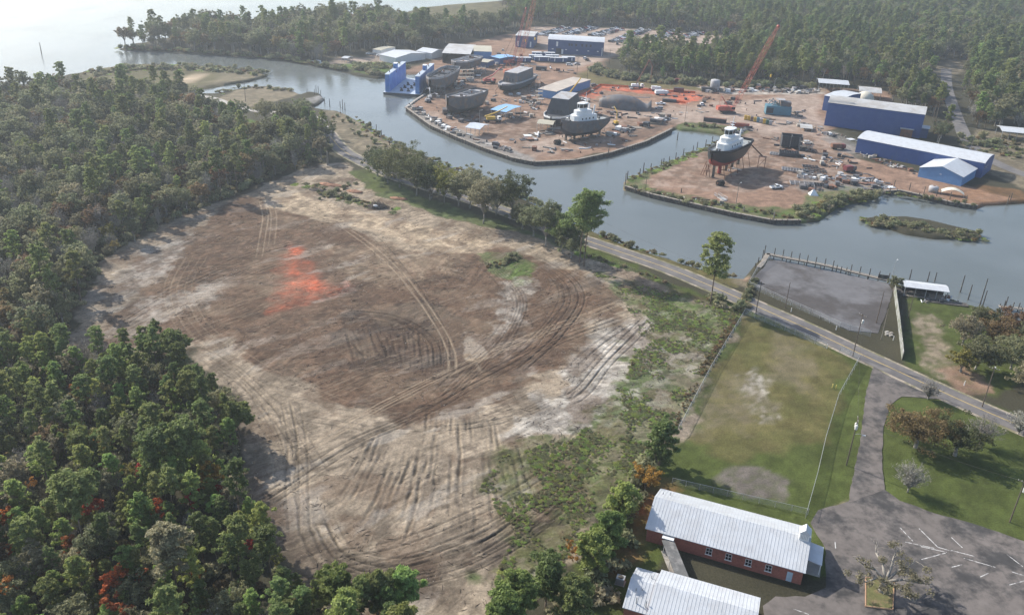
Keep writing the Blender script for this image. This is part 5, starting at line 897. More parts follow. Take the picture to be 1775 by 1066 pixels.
# gable end faces the water: ridge runs away from it
fs, FL = bld('gabled_shed', 'light blue gabled shed with bright white roof at the water end', 'building', (a.x+0, a.y), (a+Vector((-d.y, d.x, 0))*dep), wdt, 4.3, 2.6, WROOF, BLUE2, over=.35)
fs.location = (b.x, b.y, 0); fs.rotation_euler = (0, 0, rotz_of(b, b+Vector((-d.y, d.x, 0))))
lt = MB().box(-.12, -.003, wdt*.5-.4, wdt*.5+.4, 3.3, 3.5).build('gable_light', TRIM, fs)
a, b, w_ = eave3((1429.5,166), (1460,172), (1478,160), 8.5); bld('tall_shed', 'tall narrow blue shed with white roof behind the assembly hall', 'building', a, b, max(w_, 10), 8.5, .8, WROOF, BLUE, over=.3)
a, b, w_ = eave3((1420,144), (1472,148), (1478,141), 5.5); bld('open_canopy', 'white open canopy at the edge of the woods behind the rubble', 'canopy', a, b, max(w_, 10), 5.5, 1.2, WROOF, NAVY, over=.3, posts=4, walls=False)
a, b, w_ = eave3((1490,159), (1528,162.5), (1529,155), 4.5); bld('arched_shelter', 'pale arched shelter beside the dome', 'shelter', a, b, max(w_, 8), 4.5, 1.6, GREYR, NAVY, over=.3, arch=1, posts=3, walls=False)
dm = empty('storage_dome', tuple(GV(1497, 180)), 0, 'cream storage dome behind the assembly hall', 'dome'); MB().lathe([(5.8, -.2), (5.7, 2), (5.2, 4), (4.2, 5.6), (2.6, 6.8), (1.0, 7.3), (.2, 7.4)], n=20).build('shell', SANDD, dm, True); MB().box(-1.5, 1.5, -6.5, -5.6, 0, 3).build('door', NAVY, dm)
a, b, w_ = eave3((950.3,68.6), (1047.3,74.2), (1060,67), 10.); off, OL = bld('office_building', 'long two-storey blue office building with white roof by the car park', 'building', a, b, max(w_, 12), 10, 1.6, WROOF, NAVY, over=.25, arch=1)
for f_ in (.385, .43, .505, .615, .69, .765): window(off, OL*f_, 6.0, 1.5, 1.9, frame=NAVY)
for f_, z_ in ((.165, 5.3), (.265, 0)): MB().box(OL*f_-.7, OL*f_+.7, -.06, -.003, z_, z_+3.4).build('door', TRIM, off)
MB().box(OL*.15, OL*.245, -.06, -.003, 0, 4).build('roller_door', STEELD, off); MB().box(OL*.975-.3, OL*.975+.3, -.3, -.003, 0, 6).build('downpipe', TRIM, off)
for f_ in (.09, .33, .53, .73, .9): lw = MB().box(OL*f_-.7, OL*f_+.7, -.35, -.003, 3.0, 3.6).build('wall_lamp', TRIM, off)
a, b, w_ = eave3((894,62), (925,64), (935.5,56), 8.5); sb, SL = bld('gatehouse_block', 'square dark blue two-storey block beside the tall crane boom', 'building', a, b, max(w_, 14), 8.5, .5, GREYR, NAVY, over=.4)
for f_ in (.15, .85): MB().box(SL*f_-.6, SL*f_+.6, -.06, -.003, 0.5, 4.5).build('door', TRIM, sb)
a, b, w_ = eave3((767,92.5), (814.5,94.9), (836.8,79.3), 6.5); bld('open_workshop', 'large open workshop with broad grey-white roof near the dry dock', 'building', a, b, max(w_, 18), 6.5, .7, GREYR, STEELD, over=.4, open_front=True)
a, b, w_ = eave3((821.5,89.4), (852,90.4), (870,81), 7); ws, WL = bld('workshop', 'blue workshop with yellowed roof beside the open workshop', 'building', a, b, max(w_, 14), 7, .6, TANR, BLUE2, over=.3)
a, b, w_ = eave3((850,98), (866,102), (871,93), 4.5); bld('lean_to_store', 'small blue lean-to store below the yellowed workshop roof', 'building', a, b, max(w_, 8), 4.5, .4, BLUT, NAVY, over=.3)
a, b, w_ = eave3((828,107), (845,109), (851,104), 3.5); bld('small_store', 'small low store with pinkish-grey roof behind the raised barge hull', 'building', a, b, max(w_, 6), 3.5, .3, TANR, NAVY, over=.3)
a, b, w_ = eave3((658,95), (686,101), (707,87), 4); bld('white_shed', 'long white-roofed shed on the far shore behind the lawn', 'building', a, b, max(w_, 10), 4, 1.6, WROOF, TRIM, over=.4)
a, b, w_ = eave3((646,86), (660,88), (672,80.5), 3.6); bld('trailer_shed', 'small white shed with rusty roof at the far end of the lane', 'building', a, b, max(w_, 5), 3.6, .4, TANR, TRIM, over=.2)
a, b, w_ = eave3((722,89), (748,93), (757,86), 4); bld('white_shed', 'white gabled shed near the open workshop', 'building', a, b, max(w_, 8), 4, 1.5, WROOF, TRIM, over=.3)
a, b, w_ = eave3((592,101), (602,102), (604,98), 2.8); bld('boat_shelter', 'small white shelter beside the far boat landing', 'shelter', a, b, max(w_, 4), 2.8, .5, WROOF, TRIM, over=.2, walls=False, posts=2)
a, b, w_ = eave3((933,154.5), (964,159.6), (996.5,134.7), 4.5); bld('barge_shed', 'low shed with broad dusty roof and blue side in the middle of the yard', 'building', a, b, max(w_, 30), 4.5, .4, mat('dusty_roof', (.40, .35, .30), .8, var=.2, scale=.15, wear=(.46, .40, .34), wscale=.1), BLUE2, over=.3)
a, b, w_ = eave3((808,221), (831,224.5), (843,216), 4); bld('quay_shed', 'small dark open shed with pale blue-grey roof on the quay', 'building', a, b, max(w_, 6), 4, 1.0, mat('pale_blue_roof', (.48, .52, .57), .5), STEELD, over=.4, posts=3, walls=False)
MB_ = MB; a, b, w_ = eave3((851,190.5), (877,195), (899,184.5), 5); bld('blue_canopy', 'light blue sheet canopy over a dark plate pile', 'canopy', a, b, max(w_, 12), 5, .5, BLUT, STEELD, over=.3, posts=3, walls=False)
a, b, w_ = eave3((931,214.5), (958,217), (963,210), 4); bld('dusty_canopy', 'low dusty canopy on thin posts in front of the dark tug hull', 'canopy', a, b, max(w_, 6), 4, .7, TANR, STEELD, over=.2, posts=3, walls=False)
a, b, w_ = eave3((1738,228), (1790,233), (1800,225), 4.5); bld('open_canopy', 'white canopy on posts across the gravel road', 'canopy', a, b, max(w_, 8), 4.5, .8, WROOF, STEELD, over=.3, posts=4, walls=False)
a, b, w_ = eave3((1392,208), (1435,222), (1452,211), 1.6); bld('low_platform_roof', 'low pale metal roof lying beside the assembly hall', 'shelter', GV(1388,222,1.6), GV(1408,224,1.6), 9, 1.6, .2, GREYR, STEELD, over=.2, posts=2, walls=False)
ft = empty('fabric_shelter', tuple(GV(1650, 338)), -.35, 'pale arched fabric shelter on the quay below the gabled shed', 'shelter'); mb = MB(); n_ = 9
for i in range(n_): pass
arc = [(-4.5+9*i/10, 1.2+1.6*math.sin(math.pi*i/10)) for i in range(11)]; mb.prismy(arc+[(x, z-.08) for x, z in arc[::-1]], -2, 2); mb.build('canopy', SANDD, ft)
for x in (-4.3, 4.3):
    for y in (-1.8, 1.8): MB().tube((x, y, -.2), (x, y, 1.3), .06, n=5).build('post', GALV, ft)
rt = empty('round_tank', tuple(GV(1617, 333)), 0, 'small pale round tank with rusty top beside the fabric shelter', 'tank'); MB().lathe([(2, -.1), (2, 2.3), (1.6, 2.6), (.3, 2.8)], n=14).build('shell', STEELP, rt, True); MB().lathe([(.7, 0), (.5, .15)], (0, 0, 2.7), 10).build('hatch', RUST, rt)
# --- trailers in front of the office
for i, (px, L, lb) in enumerate([((900,108),16,'first'),((928,104),9,''),((942,107),13,''),((957,104),9,''),((968,108.5),12,''),((985,107),9,''),((950,99.5),9,''),((932,99),8,'')]):
    e = empty('site_trailer', tuple(GV(*px)), .12, 'dark blue site trailer with flat white roof in front of the office building', 'trailer', 'site trailers'); MB().box(-L/2, L/2, -1.6, 1.6, .6, 3.2).build('body', NAVY, e); MB().box(-L/2-.3, L/2+.3, -2.0, 2.0, 3.2, 3.4).build('roof', WROOF, e)
    for x in (-L*.25, L*.25): MB().box(x-.4, x+.4, -1.66, -1.603, .8, 2.8).build('door', TRIM, e)
    MB().box(-L/2+.1, L/2-.1, -1.5, 1.5, -.1, .6).build('skirt', STEELD, e)
# --- hulls
def hull_mesh(L, B, D, fore=.35, aft=.12, flare=.75, sheer=.9, n=17, stern=.72, skeg=0):
    vs = []; rows = []
    for i in range(n):
        t = i/(n-1); x = -L/2+L*t
        bb = B/2*min(1., (stern+(1-stern)*math.sin(min(1, t/.25)*math.pi/2)))*((1-max(0, (t-(1-fore))/fore)**2.2)**.5 if t < .9995 else .08)
        bb = max(bb, B*.05); k = D*.55*max(0, (aft-t)/aft)**1.2*(1 if aft else 0)+D*.55*max(0, (t-.8)/.2)**2; dz = D+sheer*((t-.35)/.65)**2*(1 if t > .35 else .45)
        wl = bb*(flare+(1-flare)*math.sin(math.pi*min(max(t, .02), .98)))
        rows.append([(x, 0, k), (x, wl*.78, k+.10*(dz-k)), (x, wl*.97, k+.32*(dz-k)), (x, bb*.985, k+.66*(dz-k)), (x, bb, dz)])
    return rows
def hull(e, L, B, D, z0, mats, bul=1.0, deck=True, name='hull', split=None, smooth=True, **kw):
    rows = hull_mesh(L, B, D, **kw); n = len(rows); k = 5; up = MB(); lo = MB()
    for sgn in (1, -1):
        for (j0, j1, tgt) in ((0, 2, lo), (2, 4, up)):
            vs = [(x, sgn*y, z+z0) for r in rows for (x, y, z) in r[j0:j1+1]]; m = j1-j0+1; fsx = []
            for i in range(n-1):
                for j in range(m-1): q = (i*m+j, (i+1)*m+j, (i+1)*m+j+1, i*m+j+1); fsx.append(q if sgn < 0 else q[::-1])
            tgt.add(vs, fsx)
    # transom
    r = rows[0]; up.add([(r[0][0], s*y, z+z0) for s in (1, -1) for (x, y, z) in r], [(0, 1, 6, 5)[::1], (1, 2, 7, 6), (2, 3, 8, 7), (3, 4, 9, 8)])
    h = up.build(name, mats[0], e, smooth); b = lo.build('bottom', mats[1], h, smooth)
    if deck:
        d = MB(); vs = [(x, s*y*.99, z+z0-.02) for r in rows for s in (1, -1) for (x, y, z) in r[4:]]; d.add(vs, [(2*i, 2*i+1, 2*i+3, 2*i+2) for i in range(n-1)]); d.build('deck', mats[2], h)
    if bul:
        w_ = MB()
        for sgn in (1, -1):
            vs = []
            for r in rows: x, y, z = r[4]; vs += [(x, sgn*y, z+z0), (x, sgn*y, z+z0+bul), (x*.993, sgn*(y-.18), z+z0+bul), (x*.993, sgn*max(0, y-.18), z+z0)]
            w_.add(vs, [tuple(q if sgn < 0 else q[::-1]) for i in range(n-1) for q in ((4*i, 4*i+4, 4*i+5, 4*i+1), (4*i+1, 4*i+5, 4*i+6, 4*i+2), (4*i+2, 4*i+6, 4*i+7, 4*i+3))])
        x, y, z = rows[0][4]; w_.box(x-.02, x+.2, -y, y, z+z0+.003, z+z0+bul); w_.build('bulwark', mats[3] if len(mats) > 3 else mats[0], h)
    return h, rows
def stands(e, L, B, z0, n=5, m=None, splay=1.5):
    for i in range(n):
        x = -L*.38+L*.76*i/(n-1)
        MB().box(x-.4, x+.4, -.45, .45, -.2, z0+.4+(1.6 if i in (0, n-1) else 0)).build('keel_block', DARKW, e)
        for s in (-1, 1): MB().tube((x, s*(B*.42+splay), -.2), (x, s*B*.36, z0+2.2), .12, n=6).build('prop', m or RUST, e)
def tug(label, pa, pb, zdeck, z0, B, mats, name='tugboat', fender=True, D=None):
    a, b = GV(*pa, zdeck), GV(*pb, zdeck); L = (a-b).length; c = (a+b)/2; e = empty(name, (c.x, c.y, 0), rotz_of(b, a), label, 'tugboat'); D = D or zdeck-z0
    h, rows = hull(e, L, B, D, z0, mats, bul=1.1, fore=.38, aft=.3, flare=.7, sheer=1.3); stands(e, L, B, z0); dz = z0+D
    if fender:
        for sgn in (1, -1): MB().path([(r[4][0]*1.01, sgn*(r[4][1]+.1), r[4][2]+z0+.35) for r in rows], [.32]*len(rows), 6).build('fender', RUBB, h)
        bo = rows[-1][4]; MB().cbox((bo[0]+.15, 0, bo[2]+z0+.3), .9, 1.6, 1.3).build('bow_fender', RUBB, h)
    dh = MB(); pl = [(-L*.20, -B*.30), (L*.20, -B*.30), (L*.27, -B*.16), (L*.27, B*.16), (L*.20, B*.30), (-L*.20, B*.30)]; dh.prism(pl, dz-.1, dz+3.54); dho = dh.build('deckhouse', WHITEP, e)
    pl2 = [(-L*.10, -B*.24), (L*.16, -B*.24), (L*.21, -B*.12), (L*.21, B*.12), (L*.16, B*.24), (-L*.10, B*.24)]; MB().prism(pl2, dz+3.55, dz+5.73).build('upper_house', WHITEP, e)
    wb = [(L*.0, -B*.17), (L*.09, -B*.17), (L*.14, -B*.08), (L*.14, B*.08), (L*.09, B*.17), (L*.0, B*.17), (-L*.03, B*.09), (-L*.03, -B*.09)]; ww = MB().prism(wb, dz+5.75, dz+6.95).build('wheelhouse', WHITEP, e)
    sc_ = lambda p, f: [(L*.05+(x-L*.05)*f, y*f) for x, y in p]
    MB().prism(sc_(wb, 1.03), dz+6.95, dz+8.78).build('wheelhouse_windows', GLASS, ww)
    for x, y in sc_(wb, 1.07): MB().tube((x, y, dz+6.89), (x, y, dz+8.85), .1, n=5).build('window_post', WHITEP, ww)
    MB().prism(sc_(wb, 1.18), dz+8.78, dz+9.15).build('wheelhouse_roof', WHITEP, ww)
    ms = MB().tube((L*.0, 0, dz+9.15), (-L*.01, 0, dz+14.03), .22, .1, 6).build('mast', WHITEP, e); MB().box(-.15, .15, -1.3, 1.3, dz+11.22, dz+11.41).build('yard', WHITEP, ms); MB().box(-.2, .5, -.9, .9, dz+10.25, dz+10.49).build('radar', WHITEP, ms)
    for s in (-1, 1): MB().tube((-L*.14, s*B*.2, dz+3.54), (-L*.16, s*B*.2, dz+7.81), .42, .36, 8).build('funnel', WHITEP, e); MB().box(L*.05, L*.12, s*B*.33-.1, s*B*.33+.1, dz+3.66, dz+3.78).build('rail', WHITEP, e)
    for i in range(4):
        for s in (-1, 1): MB().box(-L*.13+i*L*.08, -L*.13+i*L*.08+.7, s*B*.3-.04, s*B*.3+.04, dz+1.46, dz+2.32).build('porthole', GLASS, dho)
    MB().tube((L*.33, -.9, dz+1.34), (L*.33, .9, dz+1.34), .55, n=10).build('winch', STEELD, e)
    for s in (-1, 1): MB().path([(L*.38, s*.9, dz+.2), (L*.38, s*.7, dz+2.81), (L*.38, 0, dz+2.81)], [.14]*3, 5).build('towing_frame', WHITEP, e)
    MB().tube((-L*.33, -.8, dz+.8), (-L*.33, .8, dz+.8), .5, n=10).build('aft_winch', STEELD, e)
    return e, L
t1, T1 = tug('grey unpainted tugboat with white deckhouse propped on the quay', (973,216), (1050,204.5), 8.3, 1.8, 9.6, (STEEL, STEELD, DECKG, STEEL), fender=False)
t2, T2 = tug('black and red tugboat with white deckhouse propped on the pier', (1234,270.5), (1292,243), 10.6, 4.6, 10.4, (BLACKH, REDH, DECKG, BLACKH))
MB().tube((T2*.2, 0, .6), (T2*.2, 0, 4.9), 1.0, .7, 8).build('skeg', REDH, t2)
st_ = empty('stair_tower', tuple(GV(1313,291)), -.4, 'steel access stair leaning against the black tugboat stern', 'stairs'); MB().tube((0, 0, -.2), (0, 0, 5.5), .15, n=5).build('post', RUST, st_); MB().tube((3, 0, -.2), (3, 0, 5.5), .15, n=5).build('post', RUST, st_)
mb = MB(); mb.tube((1.5, -.5, 5.5), (-6, .3, 11), .16, n=5); mb.tube((1.5, .5, 5.5), (-6, 1.2, 11), .16, n=5); mb.build('gangway', RUST, st_); MB().box(-.3, 3.3, -.8, .8, 5.4, 5.6).build('landing', RUST, st_); MB().tube((0, 0, .3), (3, 0, 5), .1, n=4).build('brace', RUST, st_)
ld = empty('trestle', tuple(GV(1224,306)), .3, 'steel trestle prop below the black tugboat bow', 'trestle')
for s in (-.9, .9): MB().tube((s, -1.5, -.2), (s*.5, 0, 5.5), .14, n=5).build('leg', RUST, ld); MB().tube((s, 1.5, -.2), (s*.5, 0, 5.5), .14, n=5).build('leg', RUST, ld)
MB().box(-1.6, 1.6, -.25, .25, 2.6, 2.85).build('crossbar', RUST, ld)
# hulls under construction
def shell(label, pa, pb, zdeck, z0, B, mats, house=None, cat='ship hull', openhull=False, bul=.9, **kw):
    a, b = GV(*pa, zdeck), GV(*pb, zdeck); L = (a-b).length; c = (a+b)/2; e = empty('ship_hull', (c.x, c.y, 0), rotz_of(b, a), label, cat); h, rows = hull(e, L, B, zdeck-z0, z0, mats, bul=bul, **kw); stands(e, L, B, z0, 4); dz = zdeck
    if openhull:
        for i, (x0, x1, y0, y1) in enumerate(((-.32, -.05, -.28, .28), (.02, .26, -.26, .26))): MB().box(L*x0, L*x1, B*y0, B*y1, dz, dz+.05).build('hold_opening', STEELD, h)
        for x in (-.33, -.02, .28): MB().box(L*x-.25, L*x+.25, -B*.36, B*.36, dz, dz+.8).build('deck_beam', mats[2], h)
        for y in (-.31, .31): MB().box(-L*.33, L*.28, B*y-.2, B*y+.2, dz, dz+.7).build('coaming', mats[2], h)
        for i in range(9): MB().cbox((rnd.uniform(-.35, .35)*L, rnd.uniform(-.3, .3)*B, dz+.7), rnd.uniform(.6, 2.2), rnd.uniform(.4, 1.2), rnd.uniform(.5, 1.3), rnd.uniform(0, 3)).build('deck_fitting', rnd.choice((STEELP, STEEL, RUST)), h)
    if house:
        x0, x1, wy, hh, tm, m_ = house; mb = MB(); s = tm; vs = []
        for z_, f_ in ((dz-.05, 1.), (dz+hh, s)): vs += [(L*x0*f_+(1-f_)*L*(x0+x1)/2, -B*wy*f_, z_), (L*x1*f_+(1-f_)*L*(x0+x1)/2, -B*wy*f_, z_), (L*x1*f_+(1-f_)*L*(x0+x1)/2, B*wy*f_, z_), (L*x0*f_+(1-f_)*L*(x0+x1)/2, B*wy*f_, z_)]
        mb.add(vs, [(3, 2, 1, 0), (0, 1, 5, 4), (1, 2, 6, 5), (2, 3, 7, 6), (3, 0, 4, 7)]); ho = mb.build('deckhouse', m_, e)
        MB().add([(v[0], v[1], v[2]+.0) for v in vs[4:]]+[(v[0], v[1], v[2]+.12) for v in vs[4:]], [(4, 5, 6, 7), (0, 1, 5, 4), (1, 2, 6, 5), (2, 3, 7, 6), (3, 0, 4, 7), (3, 2, 1, 0)]).build('deckhouse_roof', STEELP, ho)
        for i in range(3): MB().box(L*x1*.98+.03, L*x1*.98+.1, -B*.2+i*B*.16, -B*.2+i*B*.16+.9, dz+1, dz+2.9).build('doorway', STEELD, ho)
    return e
shell('pale-decked open barge hull raised on trestles by the workshop', (789,111), (828,99), 7.5, 2.5, 11, (STEEL, STEELD, STEELP, STEELP), openhull=True, fore=.2)
shell('weathered open tug hull with curved bulwark next to the dry dock', (745,141), (786,118), 8.5, 1.2, 12, (STEEL, STEELD, STEELD, STEELP), openhull=True, fore=.45, bul=1.2)
shell('rounded grey hull with raised stern plating in the middle of the quay', (776,176), (835,157), 8.5, 1.0, 12, (STEEL, STEELD, STEELP, STEEL), openhull=True, fore=.5, bul=1.0, sheer=2)
shell('grey hull with tall boxy deckhouse and white bow rim', (868,151), (921,130), 4.5, .8, 12, (STEELD, STEELD, STEELP, STEELP), house=(-.34, .22, .40, 6.0, .9, STEEL), fore=.42)
shell('black hull with dark sloping deckhouse beside the grey tugboat', (955,209), (992,181), 4.2, .8, 14, (STEELD, STEELD, STEELD, WHITEP), house=(-.40, .22, .46, 8.0, .72, STEELD), fore=.35)
# big inverted hull section
iv = GV(1038,184), GV(1128,190); L = (iv[1]-iv[0]).length; e = empty('hull_section', tuple((iv[0]+iv[1])/2), rotz_of(*iv), 'huge grey upturned hull section lying beside the orange ground', 'ship hull')
mb = MB(); n_ = 15; vs = []
for i in range(n_):
    t = i/(n_-1); x = -L/2+L*t; hgt = 7.2*(max(.12, math.sin(math.pi*min(1, .12+t*.95)))**.5 if t < .93 else .75); wd = 6.5*(.35+.65*min(1, t/.35))*(1 if t < .9 else .9)
    for k in range(9): an = math.pi*k/8; vs.append((x, -math.cos(an)*wd, -.1+hgt*math.sin(an)**.55))
mb.add(vs, [(i*9+k, (i+1)*9+k, (i+1)*9+k+1, i*9+k+1)[::-1] for i in range(n_-1) for k in range(8)]+[tuple(range(9))[::-1], tuple(range((n_-1)*9, n_*9))]); mb.build('shell_plating', STEEL, e, True); MB().tube((-L*.45, 0, 5.6), (L*.47, 0, 6.6), .25, n=6).build('keel', STEELP, e)
# --- floating dry dock
fz = WZ+1.0; a, b = GV(668,161,fz), GV(727,165,fz); ax = (b-a).normalized(); ny = Vector((-ax.y, ax.x, 0)); DL = min(48, abs((GV(703,106,10.5)-GV(668.4,127.6,10.5)).dot(ny))); W_ = (b-a).length
dd = empty('floating_dry_dock', (a.x, a.y, WZ), rotz_of(a, b), 'blue floating dry dock with two high side walls', 'dry dock'); MB().box(-1, W_+1, -1, DL+.5, -1, 1.4).build('pontoon', STEELD, dd); MB().box(-1.02, W_+1.02, -1.02, DL+.52, 1.4, 1.5).build('deck', DDECK, dd)
for x0 in (0, W_-2.4):
    wl = MB().box(x0, x0+2.4, 0, DL, 1.5, 11.4).build('side_wall', DBLUE, dd); MB().box(x0-.2, x0+2.6, -.15, DL+.15, 11.4, 11.6).build('walkway', DDECK, wl); MB().box(x0+.2, x0+2.2, DL*.45, DL*.45+3.4, 11.6, 14.3).build('control_house', DBLUE, wl); MB().box(x0, x0+2.4, DL*.45-.2, DL*.45+3.6, 14.3, 14.45).build('control_roof', WHITEP, wl)
    for i in range(3): MB().tube((x0+1.2, DL*(.15+.3*i), 11.6), (x0+1.2, DL*(.15+.3*i), 12.6), .25, n=7).build('bollard', STEELD, wl)
    for i in range(2): MB().box(x0+2.4 if x0 == 0 else x0-.06, x0+2.46 if x0 == 0 else x0, DL*(.4+.2*i), DL*(.4+.2*i)+1, 9.6, 10.6).build('vent_opening', STEELD, wl)
for i in range(3):
    for j in range(2):
        bk = MB(); cx, cy = W_*(.42+.2*j), DL*(.12+.2*i); bk.box(cx-.9, cx+.9, cy-.6, cy+.6, 1.5, 2.2); bk.box(cx-.5, cx+.5, cy-.5, cy+.5, 2.203, 3.0); bk.box(cx-.9, cx+.2, cy-.3, cy+.3, 3.003, 3.4); bk.build('keel_block', STEELD, dd)
# --- cranes
def lattice(mb, p0, p1, w0, w1, n, r=.1, mid=None):
    p0, p1 = Vector(p0), Vector(p1); d = (p1-p0).normalized(); u = d.cross(Vector((0, 1, 0))).normalized(); v = d.cross(u)
    wid = lambda t: (w0+(mid-w0)*min(1, t/.15) if t < .5 else w1+(mid-w1)*min(1, (1-t)/.2)) if mid else w0+(w1-w0)*t
    ring = lambda t: [p0.lerp(p1, t)+(u*a+v*b)*wid(t)/2 for a, b in ((-1, -1), (1, -1), (1, 1), (-1, 1))]
    pr = ring(0)
    for i in range(n):
        nx = ring((i+1)/n)
        for k in range(4): mb.tube(pr[k], nx[k], r, n=4); mb.tube(pr[k], nx[(k+1) % 4] if i % 2 else nx[k-1], r*.6, n=3); mb.tube(nx[k], nx[(k+1) % 4], r*.5, n=3)
        pr = nx
def crawler(label, base, tip, tipdy, rz, sc_=1., boomw=2.0, col=None, mastr=True):
    col = col or CRRED; p = GV(*base); e = empty('crawler_crane', tuple(p), rz, label, 'crane'); s = sc_
    for y in (-2.3*s, 2.3*s): MB().prismy([(-4.0*s, .3), (-3.5*s, 0), (3.5*s, 0), (4.0*s, .3), (4.0*s, .95*s), (3.5*s, 1.25*s), (-3.5*s, 1.25*s), (-4.0*s, .95*s)], y-.55*s, y+.55*s).build('track', STEELD, e)
    MB().box(-2*s, 2*s, -2*s, 2*s, .5*s, 1.5*s).build('carbody', STEELD, e); bd = MB().box(-5.5*s, 2.2*s, -1.7*s, 1.7*s, 1.6*s, 4.0*s).build('machine_house', col, e); MB().box(-6.6*s, -5.5*s, -1.9*s, 1.9*s, 1.7*s, 3.8*s).build('counterweight', col, e)
    cb = MB().box(.6*s, 3.0*s, -2.9*s, -1.72*s, 1.7*s, 4.1*s).build('cab', col, e); MB().box(1.0*s, 3.03*s, -2.95*s, -2.9*s, 2.7*s, 3.8*s).build('cab_window', GLASS, cb)
    Mi = Matrix.Translation(p) @ Matrix.Rotation(rz, 4, 'Z'); foot = Vector((2.6*s, 0, 2.0*s)); tw = rayY(*tip, p.y+tipdy); tl = Mi.inverted() @ tw
    mb = MB(); L = (tl-foot).length; lattice(mb, foot, tl, .8*s, .9*s, max(16, int(L/2.4)), .088*s, boomw*s); bo = mb.build('boom', col, e); MB().tube(tl+Vector((0, -.6, 0)), tl+Vector((0, .6, 0)), .7*s, n=10).build('boom_head', col, bo)
    gt = Vector((-4.8*s, 0, 9.5*s))
    for y in (-1.2*s, 1.2*s): MB().tube((-.5*s, y, 4*s), gt+Vector((0, y*.4, 0)), .14*s, n=5).build('mast_leg', col, e); MB().tube((-5.3*s, y, 4*s), gt+Vector((0, y*.4, 0)), .09*s, n=4).build('back_stay', col, e); MB().tube(gt+Vector((0, y*.4, 0)), tl+Vector((0, y*.3, .3)), .05*s, n=3).build('pendant_line', STEELD, e)
    hk = tl+Vector((.6, 0, 0)); hb = MB().tube(hk, (hk.x, hk.y, max(3, tl.z*.45)), .045, n=3).build('hoist_line', STEELD, e); MB().box(hk.x-.4, hk.x+.4, hk.y-.3, hk.y+.3, max(3, tl.z*.45)-1.5, max(3, tl.z*.45)).build('hook_block', CRYEL, hb)
    return e
crawler('red crawler crane with long lattice boom standing on bare ground', (1261,196), (1349,46), 6, .15, 1.0, 2.1); crawler('tall rusty-red lattice crane with its boom reaching above the far woods', (890,131), (930,-14), 8, .35, 1.0, 2.4, mat('faded_crane', (.42, .15, .09), .7, var=.2))
crawler('smaller dark red crane behind the tall lattice boom', (884,112), (912,15), 3, .3, .8, 1.6, mat('dusk_red', (.36, .09, .08), .7, var=.2))
def truckcrane(name, label, base, rz, col, segs, cabm=None, s=1., cat='crane'):
    p = GV(*base); e = empty(name, tuple(p), rz, label, cat); MB().box(-4.5*s, 4.5*s, -1.2*s, 1.2*s, .8*s, 1.5*s).build('chassis', STEELD, e); cb = MB().prismy([(3.0*s, 1.5*s), (4.9*s, 1.5*s), (4.9*s, 2.3*s), (4.4*s, 3.0*s), (3.0*s, 3.0*s)], -1.2*s, 1.2*s).build('cab', cabm or col, e); MB().box(3.3*s, 4.3*s, -1.23*s, -1.2*s, 2.2*s, 2.9*s).build('cab_window', GLASS, cb); MB().box(-3*s, 1.5*s, -1.1*s, 1.1*s, 1.52*s, 2.9*s).build('upper_works', col, e)
    for x in (-3.5, -2.2, 2.4, 3.8):
        for y in (-1.1, 1.1): MB().tube((x*s, y*s-.2, .5*s), (x*s, y*s+.2, .5*s), .52*s, n=10).build('wheel', RUBB, e)
    bo = MB(); pts = [Vector(q) for q in segs]
    for i in range(len(pts)-1): bo.tube(pts[i], pts[i+1], (.42-.09*i)*s, (.36-.09*i)*s, 4)
    bo.build('boom', col, e); return e
truckcrane('mobile_crane', 'yellow mobile crane with raised boom beside the dusty-roofed shed', (985,168), 2.2, CRYEL, [(-1.5, 0, 3), (-7, 0, 9), (-10.5, 0, 13)]); truckcrane('mobile_crane', 'yellow mobile crane with lowered boom beside the blue canopy', (853,212), .25, CRYEL, [(-4, 0, 3), (2, 0, 5), (8, 0, 8)], WHITEP)
truckcrane('mobile_crane', 'dusty maroon mobile crane with folded boom behind the grey hull', (846,145), .4, MATS['dusk_red'], [(-2, 0, 3), (3, 0, 5), (9, 0, 10)]); 
pt = truckcrane('concrete_pump_truck', 'white concrete pump truck with tall bent boom on the orange ground', (1102,154), .1, WHITEP, [(0, 0, 3), (1, 0, 4)], cat='truck'); p = GV(1102,154); M_ = (Matrix.Translation(p) @ Matrix.Rotation(.1, 4, 'Z')).inverted()
pts = [M_ @ (p+Vector((0, 0, 3)))]+[M_ @ rayY(x, y, p.y) for x, y in ((1126,104), (1131,116), (1127,146))]; MB().path(pts, [.5, .42, .3, .14], 5).build('placing_boom', RUST, pt)
def lift(label, base, rz, col, reach=7, hgt=5, name='boom_lift'):
    e = empty(name, tuple(GV(*base)), rz, label, 'boom lift'); MB().box(-1.5, 1.5, -1.1, 1.1, .5, 1.1).build('chassis', STEELD, e); MB().box(-1.6, 1, -.9, .9, 1.1, 2.2).build('turret', col, e)
    for x in (-1.1, 1.1):
        for y in (-1.05, 1.05): MB().tube((x, y-.18, .45), (x, y+.18, .45), .45, n=9).build('wheel', RUBB, e)
    MB().path([(-1, 0, 2), (-reach*.1, 0, hgt*.8), (reach, 0, hgt)], [.22, .2, .15], 4).build('boom', col, e); MB().box(reach, reach+1.2, -.9, .9, hgt-.9, hgt-.7).build('basket', STEELP, e); return e
lift('white boom lift in front of the upturned hull section', (1073,188), 2.7, WHITEP, 9, 4); lift('yellow boom lift with raised arm beside the timber bulkhead', (1067,217), 1.9, CRYEL, 4, 9); lift('grey boom lift on the quay corner near the dry dock', (742,178), .6, STEELP, 5, 5); lift('dusty boom lift between the hulls and the truck', (745,172), 1.8, WHITEP, 3, 6)
